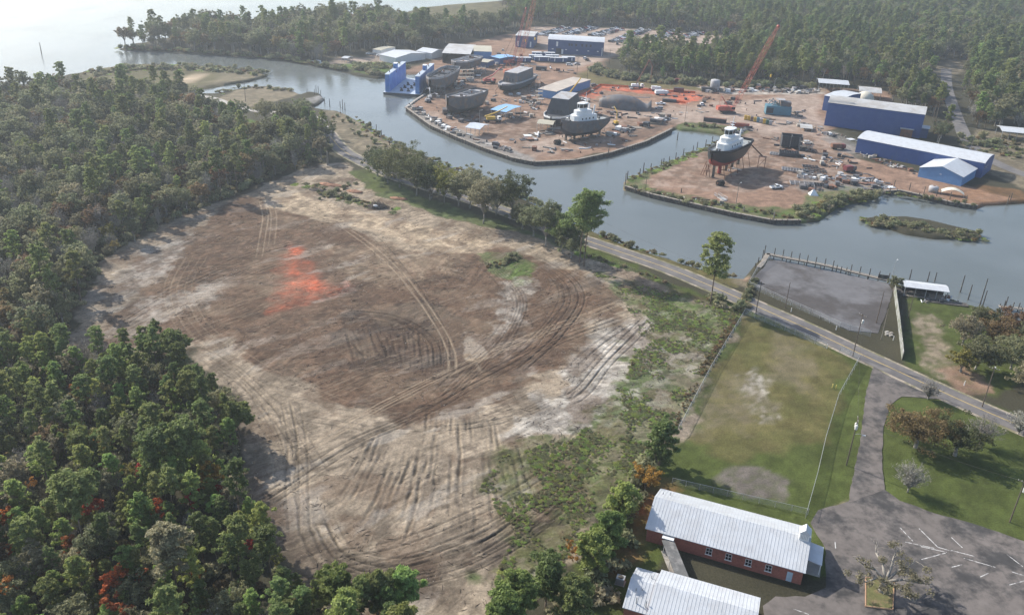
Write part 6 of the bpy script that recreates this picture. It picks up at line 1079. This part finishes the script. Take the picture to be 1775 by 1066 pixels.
# --- tanks, containers, trucks
tk = empty('storage_silo', tuple(GV(1238,158)), 0, 'pale cylindrical silo beside the rubble yard', 'silo'); MB().lathe([(3, -.2), (3, 6.4), (2.6, 6.9), (.4, 7.1)], n=18).build('shell', STEELP, tk, True); MB().box(-1, 1, -3.1, -2.9, 0, 2).build('hatch', STEELD, tk)
def container(label, px, rz, L, col, h=2.6, w_=2.5, z=0., cat='container', group=None, top=None):
    e = empty('container', (GV(*px).x, GV(*px).y, z), rz, label, cat, group); MB().box(-L/2, L/2, -w_/2, w_/2, .1, h).build('body', col, e)
    for x in (-L/2, L/2): 
        for y in (-w_/2, w_/2): MB().box(x-.1, x+.1, y-.1, y+.1, 0, h+.03).build('corner_post', col, e)
    if top: MB().box(-L/2+.15, L/2-.15, -w_/2+.15, w_/2-.15, h, h+.02).build('open_top', top, e)
    n_ = int(L/.8); mb = MB()
    for i in range(n_): mb.box(-L/2+.3+i*.8, -L/2+.5+i*.8, -w_/2-.05, w_/2+.05, .25, h-.15)
    mb.build('corrugation', col, e); return e
container('long dark open-topped container at the basin head', (1239,212), -.25, 12, STEELD, 2.2, top=RUST); container('red open container at the basin head', (1282,220.5), -.2, 9.5, CRRED, 2.2, top=RUST); container('dark skip beside the office trailers', (938,122), -.1, 7, STEELD, 2.4); container('dark red container on the weedy verge behind the pump truck', (1178,144), -.1, 6, MAROON); container('maroon skip on the orange ground', (1176,160), -.15, 6, MAROON, 2.6, top=STEELD); container('dark container beside the silo', (1224,159), 0, 6, STEELD)
container('teal flat container below the red crane', (1160,177), -.15, 8, STEELD, 1.6)
for i, (c_, lb) in enumerate([(CRYEL,'mustard'),(CRYEL,'mustard'),(STEEL,'grey'),(CRYEL,'mustard'),(TEAL,'teal'),(STEELP,'pale grey'),(CRYEL,'mustard'),(GREEN,'green'),(STEELP,'pale grey')]):
    p = GV(1292+i*5.4, 208+i*1.15); e = empty('tote_tank', tuple(p), -.2, lb+' tote tank in the row in front of the teal machinery', 'tank', 'row of tote tanks'); MB().box(-.75, .75, -.75, .75, .25, 2.5).build('tank', c_, e); MB().box(-.8, .8, -.8, .8, 0, .25).build('pallet', DARKW, e); MB().lathe([(.2, 0), (.2, .12)], (0, 0, 2.5), 8).build('cap', STEELD, e)
md = empty('engine_module', tuple(GV(1347,198)), -.12, 'large teal engine-room module with pipes on top', 'module'); MB().box(-7, 7, -3.5, 3.5, .3, 5).build('body', TEAL, md); MB().box(1, 6.5, -2.5, 3, 5.003, 7.4).build('upper_box', STEEL, md); MB().box(-6.9, -3, -3.6, -3.503, 1, 4).build('panel', STEELD, md)
for i in range(8): MB().tube((rnd.uniform(-6, 1), rnd.uniform(-3, 3), 5), (rnd.uniform(-6, 1), rnd.uniform(-3, 3), rnd.uniform(6.5, 9)), .3, n=6).build('pipe', STEELP if i % 2 else TEAL, md)
MB().box(-7.2, 7.2, -3.7, 3.7, -.1, .3).build('skid', STEELD, md); MB().box(-2, 3, -3, 2, 8.4, 8.6).build('top_platform', STEELP, md)
# steel block under construction
sbk = empty('steel_block', tuple(GV(1370,255)), -.2, 'dark open-topped steel ship block on the yard floor', 'ship block')
for x0, x1, y0, y1, z0, z1 in ((-5, 5, -3.2, -3, .6, 6), (-5, 5, 3, 3.2, .6, 6), (-5, -4.8, -2.99, 2.99, .6, 6), (4.8, 5, -2.99, 2.99, .6, 6), (-.1, .1, -2.99, 2.99, .8, 5.8), (-4.79, 4.79, -2.98, 2.98, .5, .75)): MB().box(x0, x1, y0, y1, z0, z1).build('plate', STEELD, sbk)
for i in range(8): MB().box(-4.9+i*1.38, -4.75+i*1.38, -3.45, -3.203, .6, 6.1).build('stiffener', STEELP if i % 3 == 0 else STEELD, sbk)
for x in (-4, 4): MB().box(x-.4, x+.4, -2.5, 2.5, -.1, .5).build('support', WOOD, sbk)
MB().box(-8, -5.3, -1, 0, .1, .9).build('side_tray', STEELD, sbk)
def grate(label, px, rz, L, W, nx, ny, m_, z=.3, h=.35, name='grillage', group=None):
    e = empty(name, tuple(GV(*px)), rz, label, 'steel frame', group); mb = MB()
    for i in range(nx): x = -L/2+L*i/(nx-1); mb.box(x-.09, x+.09, -W/2, W/2, z, z+h)
    for j in range(ny): y = -W/2+W*j/(ny-1); mb.box(-L/2, L/2, y-.09, y+.09, z+.05, z+h+.05)
    mb.build('girders', m_, e); 
    for x in (-L*.4, L*.4): MB().box(x-.3, x+.3, -W*.45, W*.45, -.1, z).build('skid', WOOD, e)
    return e
grate('dark steel grillage beside the open steel block', (1367,270), -.2, 9, 5, 9, 4, STEELD, .3, 1.6)
for i, (px, L, W, nx, ny, m_) in enumerate([((1375,296),10,5,9,5,STEELP),((1392,300),9,4,8,4,STEEL),((1398,309),8,4,4,3,STEELP),((1412,296),9,5,8,3,STEELD),((1416,306),8,5,7,6,STEEL),((1390,320),10,5,6,4,STEELP),((1405,327),9,4,7,3,STEEL),((1418,322),8,4,8,4,STEELD),((1342,268),4,4,4,4,STEELP),((1404,290),7,3,6,3,STEEL)]):
    grate(('pale' if m_ is STEELP else 'grey' if m_ is STEEL else 'dark')+' steel frame lying in the steel rack yard next to the pier grass', px, -.25+.1*math.sin(i*3), L, W, nx, ny, m_, group='steel frames in the rack yard')
tn = tag(MB().add([(-2, -1.6, -.1), (2, -1.6, -.1), (2, 1.6, -.1), (-2, 1.6, -.1), (0, 0, 2.4), (-.5, 0, 2.35)], [(0, 1, 4, 5), (1, 2, 4), (2, 3, 5, 4), (3, 0, 5), (3, 2, 1, 0)]).build('tarp_tent', WHITEP), 'small white peaked tarpaulin tent on the pier grass', 'tent'); tn.location = GV(1410,338)
# vehicles
TYRE = RUBB
def carmesh(kind, paint):
    mb = MB(); 
    if kind == 'pickup':
        mb.prismy([(-2.8, .45), (2.8, .45), (2.85, .9), (2.6, 1.08), (1.2, 1.15), (-2.8, 1.1)], -.95, .95); mb.prismy([(-.5, 1.12), (1.35, 1.12), (.75, 1.75), (-.35, 1.78)], -.8, .8); mb.mat(1).prismy([(-.52, 1.2), (1.25, 1.2), (.78, 1.68), (-.4, 1.7)], -.83, .83).box(-2.7, -.7, -.8, .8, 1.09, 1.13); hw = 1.75
    elif kind == 'suv':
        mb.prismy([(-2.3, .4), (2.3, .4), (2.35, .9), (1.2, 1.1), (-2.3, 1.1)], -.92, .92); mb.prismy([(-2.25, 1.08), (1.15, 1.08), (.5, 1.72), (-2.0, 1.75)], -.8, .8); mb.mat(1).prismy([(-2.28, 1.18), (1.08, 1.18), (.55, 1.6), (-2.08, 1.62)], -.83, .83); hw = 1.45
    else:
        mb.prismy([(-2.3, .35), (2.3, .35), (2.35, .75), (1.2, .95), (-1.6, .98), (-2.35, .9)], -.9, .9); mb.prismy([(-1.7, .95), (1.15, .93), (.35, 1.42), (-1.0, 1.44)], -.74, .74); mb.mat(1).prismy([(-1.66, 1.0), (1.1, .98), (.4, 1.36), (-1.02, 1.37)], -.77, .77); hw = 1.45
    mb.mat(2)
    for x in (-hw, hw):
        for y in (-.88, .88): mb.tube((x, y-.1, .34), (x, y+.1, .34), .36, n=8)
    return mb.mesh(kind, [paint, GLASS, TYRE])
PAINTS = [('white', mat('car_white', (.72, .73, .74), .3, var=.03)), ('silver', mat('car_silver', (.42, .43, .45), .3, .3, var=.03)), ('black', mat('car_black', (.02, .02, .024), .25, var=.03)), ('dark blue', mat('car_blue', (.04, .07, .17), .3, var=.03)), ('red', mat('car_red', (.30, .03, .03), .3, var=.03)), ('grey', mat('car_grey', (.14, .145, .15), .3, var=.03))]
CM = {(k, n): carmesh(k, m) for k in ('pickup', 'suv', 'sedan') for n, m in PAINTS}
def car(kind, pn, x, y, rz, label=None, group=None):
    o = link('pickup_truck' if kind == 'pickup' else 'parked_car', CM[(kind, pn)]); o.location = (x, y, .05); o.rotation_euler = (0, 0, rz); return tag(o, label or (pn+(' pickup' if kind == 'pickup' else ' car')+' parked in the rows of the gravel car park'), 'pickup' if kind == 'pickup' else 'car', group or ('cars in the car park ('+pn+(' pickups)' if kind == 'pickup' else ' cars)')) if not label else None)
z8 = lambda x, y: (860+x/4.4375, 20+y/4.4375); nc = 0
for (a, b, wd) in [((345,190), (545,132), 2), ((545,185), (750,126), 2), ((745,195), (960,137), 2), ((905,245), (1155,142), 2), ((1185,230), (1390,155), 2), ((1445,208), (1575,168), 2)]:
    pa, pb = GV(*z8(*a)), GV(*z8(*b)); d = (pb-pa); L = d.length; d.normalize(); nn = Vector((-d.y, d.x, 0)); n_ = int(L/3.0)
    for row in range(wd):
        for i in range(n_):
            if rnd.random() < .12 or nc >= 290: continue
            p = pa+d*(i+.5)*3.0+nn*((row-.5)*6.2); k = rnd.choices(('pickup', 'suv', 'sedan'), (.45, .3, .25))[0]; q = rnd.choices(PAINTS, (.34, .2, .16, .1, .08, .12))[0][0]; car(k, q, p.x, p.y, math.atan2(nn.y, nn.x)+(math.pi if row else 0)+rnd.uniform(-.04, .04)); nc += 1
for px, k, c_, rz, lb in [((1345,327),'pickup','white',.35,'white pickup truck parked in the shadow of the black tugboat'),((987,114),'suv','white',.1,'white car beside the office trailers'),((1000,113),'sedan','silver',.4,'silver car beside the office trailers'),((1038,116),'pickup','black',-.3,'black pickup at the weedy corner below the office'),((1014,103),'suv','white',1.2,'white car behind the last trailer'),((1018,106),'suv','black',1.2,'black car behind the last trailer'),((1145,182),'pickup','white',.1,'white pickup beside the upturned hull'),((1142,190),'suv','silver',2.9,'silver vehicle beside the upturned hull section'),((1216,183),'suv','white',1.5,'white service truck between orange ground and red crane'),((1070,78),'suv','black',1.4,'dark car alone near the corner of the office building'),((560,92),'sedan','white',.3,'white car on the far shore lane'),((650,96),'suv','silver',.2,'silver car in front of the far trailer shed'),((658,98),'sedan','white',.2,'white car in front of the far trailer shed'),((640,95),'sedan','white',.2,'white car at the end of the far lane'),((1400,250),'suv','white',.1,'white vehicle behind the open steel block'),((1030,150),'suv','grey',.3,'grey vehicle at the corner of the orange ground')]:
    p = GV(*px); car(k, c_, p.x, p.y, rz, lb)
def truck(label, px, rz, cabm, bodym, L=8):
    e = empty('truck', tuple(GV(*px)), rz, label, 'truck'); MB().box(-L/2, L/2, -1, 1, .7, 1.0).build('chassis', STEELD, e); cb = MB().prismy([(L/2-2, 1), (L/2, 1), (L/2, 1.9), (L/2-.4, 2.7), (L/2-2, 2.7)], -1.15, 1.15).build('cab', cabm, e); MB().box(L/2-.25, L/2+.02, -1, 1, 1.9, 2.5).build('windscreen', GLASS, cb); MB().box(-L/2, L/2-2.2, -1.2, 1.2, 1.003, 2.9).build('body', bodym, e)
    for x in (-L/2+1, -L/2+2.1, L/2-1.2):
        for y in (-1, 1): MB().tube((x, y-.15, .5), (x, y+.15, .5), .5, n=9).build('wheel', RUBB, e)
    return e
truck('white concrete mixer truck at the edge of the orange ground', (1146,165), .2, WHITEP, WHITEP, 8); truck('white tank truck beside the silo', (1243,158), 1.3, WHITEP, STEELP, 7); truck('red flatbed truck at the end of the long blue shed', (1452,259), .1, MAROON, RUST, 7); truck('grey tipper with raised maroon body in the scrap yard', (1472,298), .4, STEEL, MAROON, 6)
truck('white box truck beside the pump truck', (1137,158), .1, WHITEP, WHITEP, 6); truck('small green forklift truck below the rounded hull', (775,199), .2, GREEN, STEEL, 5)
# rollers and winches beside the quay
for px, lb in (((966,251),'dark steel hose reel standing on the quay below the grey tugboat'),((1248,322),'stack of old tyres on the pier in front of the black tugboat')):
    e = empty('reel', tuple(GV(*px)), .4, lb, 'reel')
    for i in range(3): MB().tube((i*.9-1.2, -.1, 1.2), (i*.9-.6, .1, 1.2), 1.25, n=14).build('disc', RUBB, e)
    MB().tube((-1.6, 0, 1.2), (1.6, 0, 1.2), .3, n=8).build('axle', RUST, e); MB().box(-1.7, 1.7, -.7, .7, -.1, .2).build('cradle', DARKW, e)
gy = empty('gangway', tuple(GV(1249,344)), 1.9, 'aluminium gangway frame leaning on the pier bulkhead', 'gangway'); mb = MB()
for y in (-1, 1): mb.box(-3.5, 3.5, y-.08, y+.08, .4, .6); mb.box(-3.5, 3.5, y-.05, y+.05, 1.4, 1.5)
for i in range(8): mb.box(-3.5+i, -3.4+i, -1, 1, .45, .55); mb.box(-3.5+i, -3.42+i, -1.05, -.95, .6, 1.4); mb.box(-3.5+i, -3.42+i, .95, 1.05, .6, 1.4)
mb.build('frame', STEELP, gy); MB().box(-3.3, 1, -.9, .9, -.1, .4).build('base', WHITEP, gy)
# --- bulkheads with piles
def bulkhead(label, px, top=.45, gap=2.2, cap=1.2, pm=None, ph=.5, off=.0, wm=None):
    pts = [GV(a, b, 0) for a, b in px]; o0 = pts[0]; e = empty('bulkhead', (o0.x, o0.y, 0), 0, label, 'bulkhead'); P = [p-o0 for p in pts]
    for i in range(len(P)-1):
        a, b = P[i], P[i+1]; d = (b-a).normalized(); nn = Vector((-d.y, d.x, 0)); L = (b-a).length; rz = math.atan2(d.y, d.x)
        MB().cbox((a+b)/2+nn*off+Vector((0, 0, -2+top/2)), L+.05, .3, 4+top, rz).build('sheet_wall', wm or DARKW, e); MB().cbox((a+b)/2+nn*(off+cap*.45)+Vector((0, 0, top+.02)), L+.3, cap, .22, rz).build('cap', CONC if wm else WOOD, e)
        n_ = max(1, int(L/gap))
        for j in range(n_): p = a.lerp(b, (j+.5)/n_)-nn*.32+nn*off; MB().tube((p.x, p.y, -4), (p.x+rnd.uniform(-.08, .08), p.y, top+rnd.uniform(0, ph)), .19, .17, 6).build('pile', pm or DARKW, e)
    return e
bulkhead('timber pile bulkhead along the curved shipyard quay', [(704,189),(745,219),(790,239),(840,259),(890,276),(926,283)]); bulkhead('dark timber bulkhead along the basin side of the shipyard quay', [(926,283),(1000,279),(1060,266),(1120,247),(1165,225)]); bulkhead('timber bulkhead along the outer face of the pier', [(1083,325),(1130,339),(1200,355),(1270,371),(1340,384),(1388,384)], ph=.7); bulkhead('rough timber bulkhead below the blue sheds', [(1535,333),(1560,332),(1600,341),(1650,353),(1694,359)], ph=1.6, gap=3)
bulkhead('low concrete-capped bulkhead across the end of the dry dock slip', [(704,189),(722,175),(738,165)], wm=CONC, gap=5)
for i, (px, hh) in enumerate([((1087,313),3.4),((1109,303),2.0),((1115,299),3.6),((1146,288),2.4),((1171,277),2.6),((1184,272),3.2),((1201,264),2.5),((1208,259),2.8),((1223,254),2.6),((1234,249),2.8),((1150,284),1.8),((1128,293),1.8),((1160,280),1.6)]): upole(px, hh+.8, 'weathered timber pile standing along the basin edge of the pier', 'mooring_pile', arms=0, z=WZ+.6, r=.26, m=DARKW, group='piles along the basin edge')
for px, hh, lb in (((1083,326),6.5,'white-topped dolphin pile at the pier tip'),((1288,372),3.5,'pale short pile on the outer face of the pier'),((1340,384),4.2,'white pile with cap on the outer face of the pier'),((1180,339),3,'dark pile on the weedy face of the pier'),((1054,274),4.5,'thick dark pile at the corner of the quay'),((1174,243),4.,'pair of dark piles at the head of the basin')): upole(px, hh, lb, 'mooring_pile', arms=0, z=WZ, r=.3, m=WOOD if 'white' in lb or 'pale' in lb else DARKW)
for i, px in enumerate([(643,226),(652,231),(661,240),(675,257),(678,252),(685,258),(532,165),(545,168),(552,166),(556,169),(590,187),(594,190),(598,192),(572,186),(563,180),(1002,390),(548,159)]): upole(px, 3.2+rnd.uniform(0, 2.5), 'old bare pile standing in the shallows along the western bank', 'mooring_pile', arms=0, z=WZ, r=.22, m=DARKW, lean=(rnd.uniform(-.4, .4), 0), group='old piles along the western bank')
for i, (x, y) in enumerate(((1548,330),(1575,334),(1600,341),(1622,345),(1645,350),(1672,356),(1750,352),(1745,356))): upole((x, y), 4.5, 'dark pile in front of the rough bulkhead below the blue sheds', 'mooring_pile', arms=0, z=WZ, r=.2, m=DARKW, group='piles below the blue sheds')
bo = empty('white_boat', tuple(GV(551,113,WZ)), 2.9, 'white workboat moored at the far bank', 'boat'); hull(bo, 11, 3.6, 1.6, -.3, (WHITEP, STEELD, DECKG, WHITEP), bul=.3, fore=.5); MB().box(-2, 1.5, -1, 1, 1.3, 3.0).build('cabin', WHITEP, bo); MB().box(.9, 1.53, -1.02, 1.02, 2.1, 2.7).build('cabin_window', GLASS, bo)
# --- scrap, timbers and stores: every piece its own object
PIPEM = [STEELP, STEEL, RUST, STEELD, WHITEP, CONC, WOOD]
def scrap_meshes():
    out = []
    for m_ in PIPEM:
        b = MB().box(-2.2, 2.2, -.15, .15, 0, .08).box(-2.2, 2.2, -.04, .04, .083, .4).box(-2.2, 2.2, -.15, .15, .403, .48); out.append(('steel_girder', b.mesh('steel_girder', m_), 'girder'))
        b = MB().tube((-1.8, 0, .3), (1.8, 0, .3), .3, n=10); out.append(('pipe', b.mesh('pipe', m_), 'pipe'))
        b = MB().box(-1, 1, -.7, .7, .12, 1.1).box(-1.05, 1.05, -.75, .75, 1.103, 1.2).box(-.9, -.6, -.7, .7, 0, .118).box(.6, .9, -.7, .7, 0, .118); out.append(('crate', b.mesh('crate', m_), 'crate'))
        b = MB().slab([(-1.6, -1, .25), (1.6, -1, .12), (1.6, 1, .2), (-1.6, 1, .4)], .1); b.box(-1.2, -1, -.9, .9, 0, .1); b.box(1, 1.2, -.9, .9, 0, .06); out.append(('plate', b.mesh('plate', m_), 'plate'))
        b = MB().lathe([(.3, 0), (.32, .3), (.3, .33), (.32, .6), (.3, .88), (.1, .89)], n=10); out.append(('drum', b.mesh('drum', m_), 'drum'))
    return out
SCRAP = scrap_meshes(); MN = {id(STEELP): 'pale', id(STEEL): 'grey', id(RUST): 'rusty', id(STEELD): 'dark', id(WHITEP): 'white', id(CONC): 'dusty', id(WOOD): 'weathered'}
def scrap(px, n, where, grp, wpx=3, hpx=2, s0=.7, s1=1.4, kinds=None, cap=None):
    l = smooth_line(px, 6)
    for i in range(n):
        t = rnd.random()*(len(l)-1); k = int(t); a, b = l[k], l[min(k+1, len(l)-1)]; f_ = t-k; x, y = a[0]+(b[0]-a[0])*f_+rnd.uniform(-wpx, wpx), a[1]+(b[1]-a[1])*f_+rnd.uniform(-hpx, hpx)
        nm, me_, ct = rnd.choice(SCRAP if not kinds else [q for q in SCRAP if q[0] in kinds]); o = link(nm, me_); p = GV(x, y); s = rnd.uniform(s0, s1); o.location = (p.x, p.y, .04 if y < 560 else .2); o.scale = (s, s, s*rnd.uniform(.8, 1.2)); o.rotation_euler = (0, 0, rnd.uniform(0, 3.14)); tn_ = MN[id(me_.materials[0])]; tag(o, tn_+' '+nm.replace('_', ' ')+' '+where, ct, grp+' ('+tn_+' '+nm.replace('_', ' ')+')')
scrap([(712,184),(735,200),(765,218),(795,232)], 120, 'in the clutter along the curved quay', 'quay clutter', 5, 3); scrap([(795,232),(850,252),(885,262)], 30, 'on the quay edge behind the small quay shed', 'quay edge stores', 5, 3); scrap([(1225,160),(1300,156),(1360,158),(1420,160)], 110, 'in the rubble yard at the foot of the woods', 'rubble yard', 4, 4, .8, 1.6)
scrap([(780,150),(800,145),(830,128)], 60, 'between the hulls near the dry dock', 'pieces between the hulls', 10, 8); scrap([(870,200),(910,200),(930,185),(905,175)], 55, 'around the blue canopy and plate pile', 'pieces by the blue canopy', 9, 5); scrap([(1385,300),(1430,310),(1480,310),(1540,322)], 90, 'in the scrap yard between the pier grass and the blue sheds', 'scrap yard', 10, 5, .6, 1.3)
scrap([(1490,266),(1540,285),(1590,300)], 50, 'lying along the front of the long blue shed', 'pieces along the long shed', 6, 3, .6, 1.2); scrap([(1420,232),(1460,238),(1520,246)], 26, 'lying in front of the assembly hall', 'pieces by the assembly hall', 6, 3); scrap([(1050,235),(1090,226),(1130,215),(1150,208)], 50, 'stacked along the basin bulkhead', 'timber stacks on the basin quay', 6, 3, 1., 2., ('steel_girder', 'plate', 'crate')); scrap([(890,246),(930,236),(965,226)], 22, 'laid out on the clay below the dusty canopy', 'plates below the dusty canopy', 10, 4, 1., 2.2, ('plate', 'steel_girder'))
scrap([(900,255),(960,262),(1000,262)], 16, 'on the quay below the grey tugboat', 'pieces by the grey tugboat', 12, 4); scrap([(985,245),(1030,235)], 10, 'under the grey tugboat', 'pieces under the grey tugboat', 8, 3, .5, 1.); scrap([(1270,232),(1300,222)], 12, 'stacked beside the basin head', 'beams by the basin head', 4, 2, 1, 1.8, ('steel_girder', 'pipe')); scrap([(1020,165),(1100,152),(1180,165)], 24, 'on the orange ground', 'stores on the orange ground', 8, 4); scrap([(880,105),(920,115),(960,122),(1000,128)], 30, 'around the office trailers', 'pieces by the trailers', 12, 4); scrap([(1355,196),(1385,196),(1390,205)], 22, 'beside the teal engine-room module', 'pieces by the module', 6, 4); scrap([(1255,290),(1280,300)], 8, 'under the black tugboat', 'pieces under the black tugboat', 8, 5, .5, 1.); scrap([(1130,330),(1200,345),(1260,358)], 12, 'on the weedy edge of the pier', 'pieces on the pier edge', 8, 3, .5, 1.); scrap([(1600,525),(1640,520),(1660,523)], 14, 'around the boathouse', 'pieces by the boathouse', 6, 3, .5, .9); scrap([(1020,176),(1000,172),(1045,178)], 14, 'beside the upturned hull section', 'pieces by the upturned hull', 8, 3)
scrap([(770,165),(850,180),(900,160),(930,165)], 50, 'strewn on the clay around the hulls', 'pieces on the clay', 22, 10, .6, 1.3); scrap([(1130,205),(1200,195),(1230,185)], 24, 'on the bare ground between basin and crane', 'pieces by the crane', 12, 6, .6, 1.2); scrap([(1300,205),(1380,215),(1420,225)], 40, 'around the tote tanks', 'pieces by the tote tanks', 12, 5, .6, 1.2); scrap([(880,92),(850,110),(830,115)], 40, 'in the stores behind the raised barge hull', 'pieces behind the barge hull', 14, 6, .7, 1.4); scrap([(1300,150),(1350,150),(1400,154)], 40, 'heaped at the back of the rubble yard', 'back of the rubble yard', 16, 4, .8, 1.8); scrap([(940,225),(1010,255),(1100,232)], 30, 'scattered along the quay floor', 'quay floor', 14, 7, .5, 1.1); scrap([(1340,262),(1420,280),(1500,300)], 40, 'scattered between the steel block and the long shed', 'pieces by the steel block', 22, 8, .5, 1.1)
def scaffold(label, px, rz, L=8, W=2, Hh=7):
    e = empty('scaffold', tuple(GV(*px)), rz, label, 'scaffold'); n = max(2, int(L/2.5))
    for i in range(n+1):
        for y in (0, W): MB().tube((L*i/n, y, -.2), (L*i/n, y, Hh), .07, n=4).build('upright', STEELP, e)
    for z in (2.2, 4.4, 6.6):
        if z < Hh: MB().box(0, L, .05, W-.05, z, z+.1).build('deck_board', WOOD, e); MB().tube((0, 0, z+1), (L, 0, z+1), .05, n=4).build('guard_rail', STEELP, e)
    for i in range(n): MB().tube((L*i/n, 0, .2), (L*(i+1)/n, 0, 4.3), .05, n=4).build('brace', STEELP, e)
scaffold('scaffold between the open tug hull and the raised barge hull', (795,141), .3, 10, 2.5, 7); scaffold('scaffold along the side of the raised barge hull', (818,130), .2, 9, 2, 6); scaffold('scaffold tower beside the rounded grey hull', (832,186), .9, 6, 2, 7); scaffold('tall scaffold tower beside the dusty-roofed shed', (928,180), .1, 4, 3, 11); scaffold('scaffold behind the hull with the boxy deckhouse', (917,146), .5, 8, 2, 6); scaffold('scaffold in front of the black hull', (948,203), .2, 5, 2, 5); scaffold('scaffold beside the open steel block', (1385,262), -.2, 6, 2, 6); scaffold('scaffold at the bow of the open tug hull', (749,166), .4, 8, 2, 6)
DKS = [q for q in SCRAP if q[1].materials[0] in (STEELD, RUST, STEEL)]; _S = SCRAP; SCRAP = DKS
for pl_, n_, wh, gp in (([(760,190),(800,205),(850,215)], 26, 'lying dark on the clay below the rounded hull', 'dark pieces below the rounded hull'), ([(860,160),(930,150),(1000,175)], 30, 'lying dark around the barge shed', 'dark pieces by the barge shed'), ([(1340,240),(1400,262),(1470,280)], 36, 'lying dark across the eastern yard', 'dark pieces in the eastern yard'), ([(1180,165),(1250,175),(1320,180)], 26, 'lying dark near the red crane', 'dark pieces by the red crane'), ([(800,130),(860,120),(900,100)], 36, 'lying dark behind the hulls', 'dark pieces behind the hulls'), ([(1010,190),(1060,200),(1130,198)], 26, 'lying dark in front of the upturned hull', 'dark pieces by the upturned hull'), ([(1400,330),(1460,318),(1530,325)], 34, 'lying dark at the edge of the pier grass', 'dark pieces by the pier grass')): scrap(pl_, n_, wh, gp, 16, 6, .7, 1.6)
SCRAP = _S
# orange barrier sheets round the excavation
for i, (a, b) in enumerate([((1012,166),(1040,149)),((1040,149),(1100,153)),((1110,157),(1205,162)),((1160,176),(1188,180))]):
    p, q = GV(*a), GV(*b); e = empty('barrier_net', tuple(p), rotz_of(p, q), 'orange safety netting around the excavation, '+('west side','north side','along the trucks','south end')[i], 'barrier'); L = (q-p).length; MB().box(0, L, -.03, .03, .1, 1.2).build('net', ORNG, e)
    for j in range(int(L/4)+1): MB().tube((j*4, 0, -.2), (j*4, 0, 1.35), .05, n=5).build('stake', STEELD, e)
# --- people in the yard
def person(label, px, rz, top, leg, stride=.14):
    bm = bmesh.new(); sk = bm.verts.layers.skin.verify(); J = dict(pelvis=(0, 0, .95), chest=(0, 0, 1.35), neck=(0, 0, 1.52), head=(.02, 0, 1.66), crown=(.02, 0, 1.76), hl=(0, .1, .9), kl=(.04+stride*.4, .11, .5), al=(stride*.4, .11, .08), tl=(stride*.4+.17, .12, .05), hr=(0, -.1, .9), kr=(.06-stride*.3, -.11, .5), ar=(-stride, -.11, .08), tr=(-stride+.17, -.12, .05), sl=(0, .19, 1.42), el=(-.05, .25, 1.15), wl=(.06, .26, .92), fl=(.09, .26, .84), sr=(0, -.19, 1.42), er=(.03, -.25, 1.15), wr=(.15, -.25, .97), fr=(.2, -.25, .9))
    rad = dict(pelvis=.15, chest=.17, neck=.06, head=.1, crown=.07, hl=.1, kl=.065, al=.045, tl=.04, hr=.1, kr=.065, ar=.045, tr=.04, sl=.07, el=.05, wl=.035, fl=.03, sr=.07, er=.05, wr=.035, fr=.03); V = {k: bm.verts.new(v) for k, v in J.items()}
    for a, b in [q.split() for q in ('pelvis chest', 'chest neck', 'neck head', 'head crown', 'pelvis hl', 'hl kl', 'kl al', 'al tl', 'pelvis hr', 'hr kr', 'kr ar', 'ar tr', 'chest sl', 'sl el', 'el wl', 'wl fl', 'chest sr', 'sr er', 'er wr', 'wr fr')]: bm.edges.new((V[a], V[b]))
    me = bpy.data.meshes.new('person')
    for k, v in V.items(): v[sk].radius = (rad[k], rad[k]); v[sk].use_root = (k == 'pelvis')
    bm.to_mesh(me); bm.free(); me.materials.append(top); e = empty('person', tuple(GV(*px)+Vector((0, 0, .05))), rz, label, 'person'); o = link('body', me, e); o.modifiers.new('skin', 'SKIN'); sb_ = o.modifiers.new('sub', 'SUBSURF'); sb_.levels = sb_.render_levels = 1
    MB().lathe([(.14, 0), (.135, .06), (.09, .13), (.02, .15)], (.02, 0, 1.7), 10).build('hard_hat', leg, e)
person('person in dark clothes walking by the red container', (1312,229), 1., STEELD, WHITEP); person('person standing on the bare ground right of the red crane', (1294,193), 2., RUST, WHITEP); person('person walking on the clay beside the weedy bulkhead', (1059,203), .4, STEELD, CRYEL); person('first of two people walking between the hulls', (880,177), .2, STEELD, WHITEP); person('second of two people walking between the hulls', (884,178), .3, NAVY, WHITEP)
